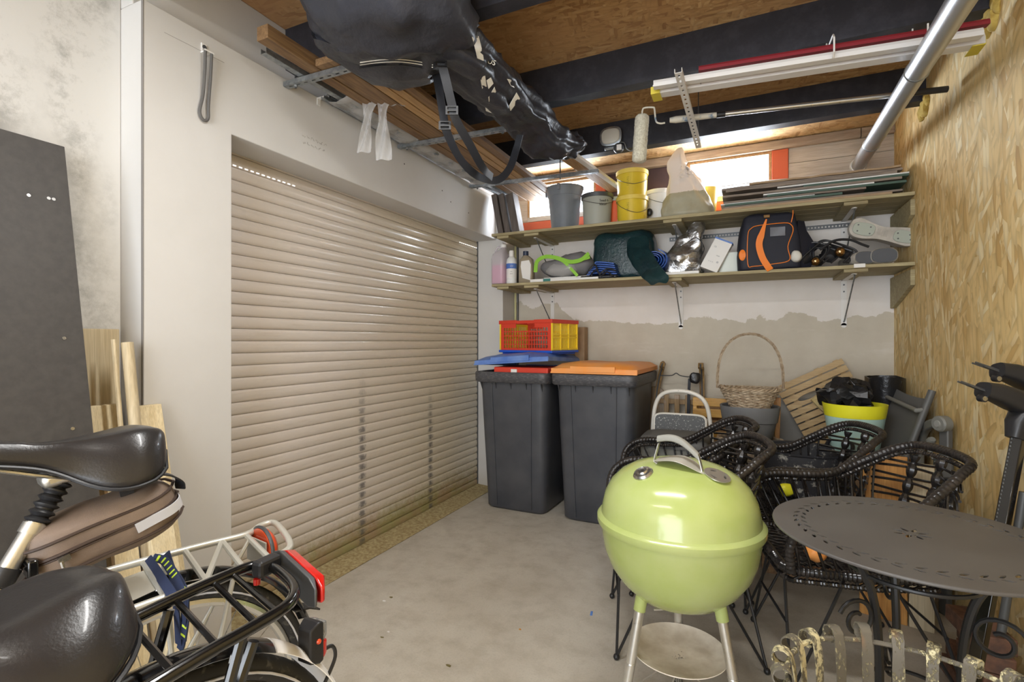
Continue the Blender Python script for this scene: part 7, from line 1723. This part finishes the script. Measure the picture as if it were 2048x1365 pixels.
MB().tube(cr([(-0.30, -0.62, 1.08), (-0.27, -0.75, 1.10), (-0.10, -0.86, 1.07), (0, -0.87, 1.05), (0.10, -0.86, 1.07), (0.27, -0.75, 1.10), (0.30, -0.62, 1.08)], 5), 0.011, 10).cyl(head_t, V((0, -0.87, 1.05)), 0.012, 10).build('handlebar', m_steel, b1_)
MB().cyl((0.03, -0.43, 0.29), (0.04, -0.43, 0.29), 0.085, 28).tube([(0.045, -0.43, 0.29), (0.06, -0.33, 0.16)], 0.009, 8).tube([(-0.045, -0.43, 0.29), (-0.06, -0.53, 0.42)], 0.009, 8).box((0.10, -0.33, 0.16), (0.09, 0.06, 0.02)).box((-0.10, -0.53, 0.42), (0.09, 0.06, 0.02)).build('crankset', m_black, b1_)
MB().tube([(0.07, -0.09, 0.34), (0.115, 0.12, 0.01)], 0.008, 8).build('kickstand', m_black, b1_)
# --- rear silver bicycle
b2_ = thing('bicycle', 'silver-racked bicycle behind, with brown saddle bag and navy bungee straps', 'bicycle', (-1.135, 0.66, 0), (0, 0, R(-10)))
M2 = MAT[b2_.name]; I2 = M2.inverted()
W2 = (0, 0, 0.345)
wheel(b2_, W2, 0.325); guard(b2_, W2, 0.372, 20, 185, 0.055, m_black_gloss)
tp = pt(617, 1212, X=-1.075); q_ = I2 @ tp
MB().ribbon([q_ + V((-0.0, -0.05, 0.012)), q_ + V((0, -0.01, 0.004)), q_ + V((0, 0.02, -0.012))], 0.045, 0.004, (0, 0.3, 1)).build('mudguard_flap', m_rubber, b2_)
zr = 0.728
def L2(u, v, z): return I2 @ pt(u, v, Z=z)
far = [L2(150, 1163, zr), L2(250, 1133, zr), L2(400, 1093, zr), L2(492, 1070, zr), L2(520, 1053, zr + 0.004), L2(545, 1046, zr + 0.006), L2(560, 1056, zr + 0.006), L2(578, 1082, zr + 0.004), L2(576, 1100, zr + 0.002), L2(540, 1118, zr), L2(480, 1138, zr), L2(380, 1178, zr), L2(270, 1218, zr), L2(180, 1255, zr)]
rk2 = MB().tube(cr(far, 5), 0.0080, 10).build('luggage_rack', m_silver_paint, b2_)
for (u0, v0, u1, v1) in ((492, 1071, 538, 1117), (444, 1083, 485, 1135), (370, 1103, 412, 1164), (286, 1124, 330, 1193), (444, 1083, 412, 1164)):
    MB().cyl(L2(u0, v0, zr - 0.002), L2(u1, v1, zr - 0.002), 0.0066, 8).build('rack_bar', m_silver_paint, rk2)
MB().loft([[L2(u, v, z_) for u, v in ((238, 1160), (292, 1140), (318, 1178), (262, 1204))] for z_ in (zr - 0.012, zr - 0.004)], caps=True).build('spring_clamp', m_silver_paint, rk2, smooth=False, bevel=0.002)
for e, (u, v) in ((-1, (500, 1078)), (1, (470, 1142))):
    a = L2(u, v, zr); MB().tube([a, V((a.x * 0.8, 0.06, 0.52)), V((0.045 * (1 if a.x > 0 else -1), 0.01, 0.36))], 0.005, 8).build('rack_stay', m_silver_paint, rk2)
for (u, v) in ((325, 1115), (330, 1195)):
    a = L2(u, v, zr); MB().tube([a, a + V((0, 0.02, -0.20)), V((0.05 * (1 if a.x > 0 else -1), 0.0, 0.36))], 0.005, 8).build('rack_stay', m_silver_paint, rk2)
pm = L2(515, 1095, zr - 0.03); MB().bb(pm.x - 0.045, pm.x + 0.045, pm.y - 0.004, pm.y + 0.0, pm.z - 0.04, pm.z + 0.022).build('lamp_plate', m_silver_paint, b2_, smooth=False, bevel=0.002)
oc_ = pm + V((0.0, 0.004, -0.008))
MB().lathe([(0.052, 0), (0.055, 0.006), (0.052, 0.016), (0.04, 0.028), (0.02, 0.034), (0.001, 0.036)], 28, oc_, Matrix(((1, 0, 0), (0, 0, 1), (0, 1, 0)))).build('round_tail_light', m_orange_lens, b2_)
MB().tube([oc_ + V((0.054 * math.cos(t_), 0.006, 0.054 * math.sin(t_))) for t_ in [2 * PI * i / 28 for i in range(28)]], 0.005, 6, closed=True).build('lamp_rim', m_galv_dark, b2_)
# bungee straps
nvy = M_('navy_strap', srgb(36, 46, 74), 0.7, bump=0.3, bscale=300); lim = M_('lime_dash', srgb(196, 220, 60), 0.6)
def bung(pts, dash):
    P = cr([I2 @ pt(u, v, Z=z_) for u, v, z_ in pts], 6); MB().ribbon(P, 0.017, 0.003, [tuple((I2.to_3x3() @ (UPV * 0.8 - FWD)).normalized())] * len(P)).build('bungee_strap', nvy, b2_)
    if dash:
        acc = 0
        for i in range(1, len(P)):
            acc += (P[i] - P[i - 1]).length
            if acc > 0.016:
                acc = 0; d_ = (P[i] - P[i - 1]).normalized(); nn = (I2.to_3x3() @ (UPV * 0.8 - FWD)).normalized(); c_ = P[i] + nn * 0.002
                MB().beam(c_ - d_ * 0.003, c_ + d_ * 0.003, 0.012, 0.001, nn).build('lime_dash', lim, b2_, smooth=False)
bung([(296, 1118, zr + 0.008), (318, 1150, zr + 0.008), (345, 1192, zr + 0.012), (352, 1215, zr - 0.02), (356, 1260, zr - 0.08), (358, 1290, zr - 0.12)], False)
bung([(332, 1108, zr + 0.010), (342, 1140, zr + 0.010), (360, 1180, zr + 0.014), (368, 1215, zr - 0.02), (366, 1275, zr - 0.10), (360, 1300, zr - 0.13)], False)
bung([(306, 1116, zr + 0.014), (328, 1122, zr + 0.014), (345, 1145, zr + 0.014), (358, 1165, zr + 0.014), (368, 1190, zr + 0.008), (372, 1230, zr - 0.04), (366, 1280, zr - 0.10)], True)
# frame
sp0 = I2 @ V((-1.13, 0.487, 0.969)); sp1 = I2 @ V((-1.12, 0.412, 0.845)); sd_ = (sp1 - sp0).normalized(); bbp = sp0 + sd_ * 0.80
MB().tube([sp0 + sd_ * 0.075, sp0 + sd_ * 0.155], 0.0145, 16).build('seat_post', m_alu, b2_)
bo = MB(); N = 26
bo.tube([sp0 + sd_ * (0.005 + 0.075 * i / N) for i in range(N + 1)], [0.0165 + 0.0035 * math.sin(i * PI / 2.2) for i in range(N + 1)], 18); bo.build('rubber_boot', m_black, b2_)
MB().tube([sp0 + sd_ * 0.078, sp0 + sd_ * 0.095], 0.0175, 18).build('post_collar', m_alu, b2_)
MB().box(sp0 + V((0, 0.02, 0.012)), (0.045, 0.105, 0.028), Matrix.Rotation(R(12), 3, 'X')).build('saddle_clamp', m_alu, b2_, bevel=0.010)
MB().tube([sp0 + sd_ * 0.150, sp0 + sd_ * 0.178], 0.0195, 20).build('reflector_ring', m_black, b2_)
MB().box(sp0 + sd_ * 0.16 + V((0.012, 0.030, 0.004)), (0.034, 0.014, 0.030)).build('reflector', m_black_gloss, b2_, bevel=0.003)
MB().tube([sp0 + sd_ * 0.180, sp0 + sd_ * 0.200], 0.0225, 20).build('clamp_ring', m_steel, b2_)
hb2, ht2, fa2 = V((0, -0.90, 0.62)), V((0, -0.86, 0.84)), V((0, -1.06, 0.345))
fr = MB().cyl(sp0 + sd_ * 0.195, bbp, 0.0165, 14).cyl(bbp, hb2, 0.019, 14).cyl(sp0.lerp(bbp, 0.55), ht2, 0.014, 12).cyl(hb2, ht2, 0.018, 12)
for sx_ in (-1, 1):
    fr.tube([bbp + V((0.02 * sx_, 0, 0)), V((0.055 * sx_, 0, 0.345))], 0.009, 10); fr.tube([sp0.lerp(bbp, 0.34) + V((0.012 * sx_, 0, 0)), V((0.055 * sx_, 0, 0.345))], 0.008, 10)
    fr.tube([hb2 + V((0.02 * sx_, 0, 0)), fa2 + V((0.05 * sx_, 0, 0))], 0.010, 10)
fr.build('frame', m_black_gloss, b2_)
wheel(b2_, fa2, 0.325, name='front_wheel')
MB().tube(cr([(-0.28, -0.60, 1.05), (-0.25, -0.75, 1.08), (0, -0.86, 1.03), (0.25, -0.75, 1.08), (0.28, -0.60, 1.05)], 6), 0.011, 10).cyl(ht2, V((0, -0.86, 1.03)), 0.012, 10).build('handlebar', m_steel, b2_)
MB().cyl(bbp + V((0.03, 0, 0)), bbp + V((0.04, 0, 0)), 0.08, 24).tube([bbp + V((0.045, 0, 0)), bbp + V((0.06, 0.13, 0.1))], 0.009, 8).tube([bbp + V((-0.045, 0, 0)), bbp + V((-0.06, -0.13, -0.1))], 0.009, 8).build('crankset', m_black, b2_)
MB().tube([(0.07, -0.02, 0.33), (0.115, 0.10, 0.01)], 0.008, 8).build('kickstand', m_black, b2_)
saddle(b2_, Matrix.Translation(sp0 + V((0, 0.045, 0.078))) @ Matrix.Rotation(R(-4), 4, 'X'), 0.30, 0.185, dr=0.078)
# brown saddle bag
sbg = thing('saddle_bag', 'brown fabric saddle bag with reflective band hanging under the rear saddle', 'bag', (-1.115, 0.555, 0.868), (R(17), 0, R(-10)))
mb = MB(); rg = []
for i in range(25):
    q = i / 24; y = -0.128 + 0.240 * q; w = 0.068 * (1 - abs(2 * min(max(q, 0.01), 0.99) - 1) ** 4.5) ** 0.5 * (0.84 + 0.16 * q); h = 0.052 * (1 - abs(2 * min(max(q, 0.01), 0.99) - 1) ** 8) ** 0.45
    rg.append([V((p.x, y, p.y + 0.004 * math.sin(q * 6))) for p in ring((0, 0, 0), w, h, 36, 3.4)])
mb.loft(rg); mb.crumple(0.004, 14, 2); mb.build('bag_body', m_bagbrown, sbg, ang=70)
def outline(zc, k=1.0, n=40):
    o = []
    for i in range(n):
        t_ = 2 * PI * i / n; q = 0.5 + 0.5 * math.sin(t_); y = -0.128 + 0.240 * q; w = 0.068 * (1 - abs(2 * min(max(q, 0.01), 0.99) - 1) ** 4.5) ** 0.5 * (0.84 + 0.16 * q)
        o.append(V((w * k * (1 if math.cos(t_) > 0 else -1), y + (0.004 if q > 0.5 else -0.004) * k * abs(math.sin(t_)) ** 8, zc + 0.004 * math.sin(q * 6))))
    return o
for zc, k_, r_ in ((0.030, 0.985, 0.0028), (-0.030, 0.985, 0.0028), (0.006, 1.02, 0.003), (0.001, 1.02, 0.002)):
    o = [p for p in outline(zc, k_) if True]; MB().tube(o, r_, 6, closed=True).build('piping' if r_ > 0.0026 and abs(zc) > 0.02 else 'zip', m_brown_pipe, sbg)
P = [V((0.066 * 1.03, 0.02, -0.008)), V((0.0685, 0.05, -0.007)), V((0.068, 0.080, -0.006)), V((0.058, 0.100, -0.005)), V((0.042, 0.110, -0.004)), V((0.012, 0.1155, -0.003))]
nP = [(1, 0, 0), (1, 0.05, 0), (1, 0.2, 0), (0.8, 0.6, 0), (0.4, 0.9, 0), (0.1, 1, 0)]
PP = cr(P, 4); nn = [tuple(V(nP[min(i // 4, 5)]).lerp(V(nP[min(i // 4 + 1, 5)]), (i % 4) / 4)) for i in range(len(PP))]
MB().ribbon(PP, 0.019, 0.002, nn).build('reflective_band', m_reflect, sbg)
MB().box((0.060, -0.085, 0.002), (0.010, 0.016, 0.010)).tube([(0.064, -0.09, 0.0), (0.066, -0.092, -0.028)], 0.003, 6).build('zip_pull', m_steel, sbg)
MB().ribbon(cr([(0.03, 0.035, 0.048), (0.02, 0.04, 0.075), (-0.01, 0.045, 0.085)], 4), 0.022, 0.003, (1, 0, 0.4)).build('hanging_strap', m_strap, sbg)
MB().ribbon(cr([(0.0, 0.05, 0.062), (0.02, 0.085, 0.058), (0.03, 0.104, 0.054), (0.034, 0.120, 0.035), (0.03, 0.120, 0.012)], 5), 0.020, 0.003, (0.0, 0.4, 1)).build('top_strap', m_strap, sbg)
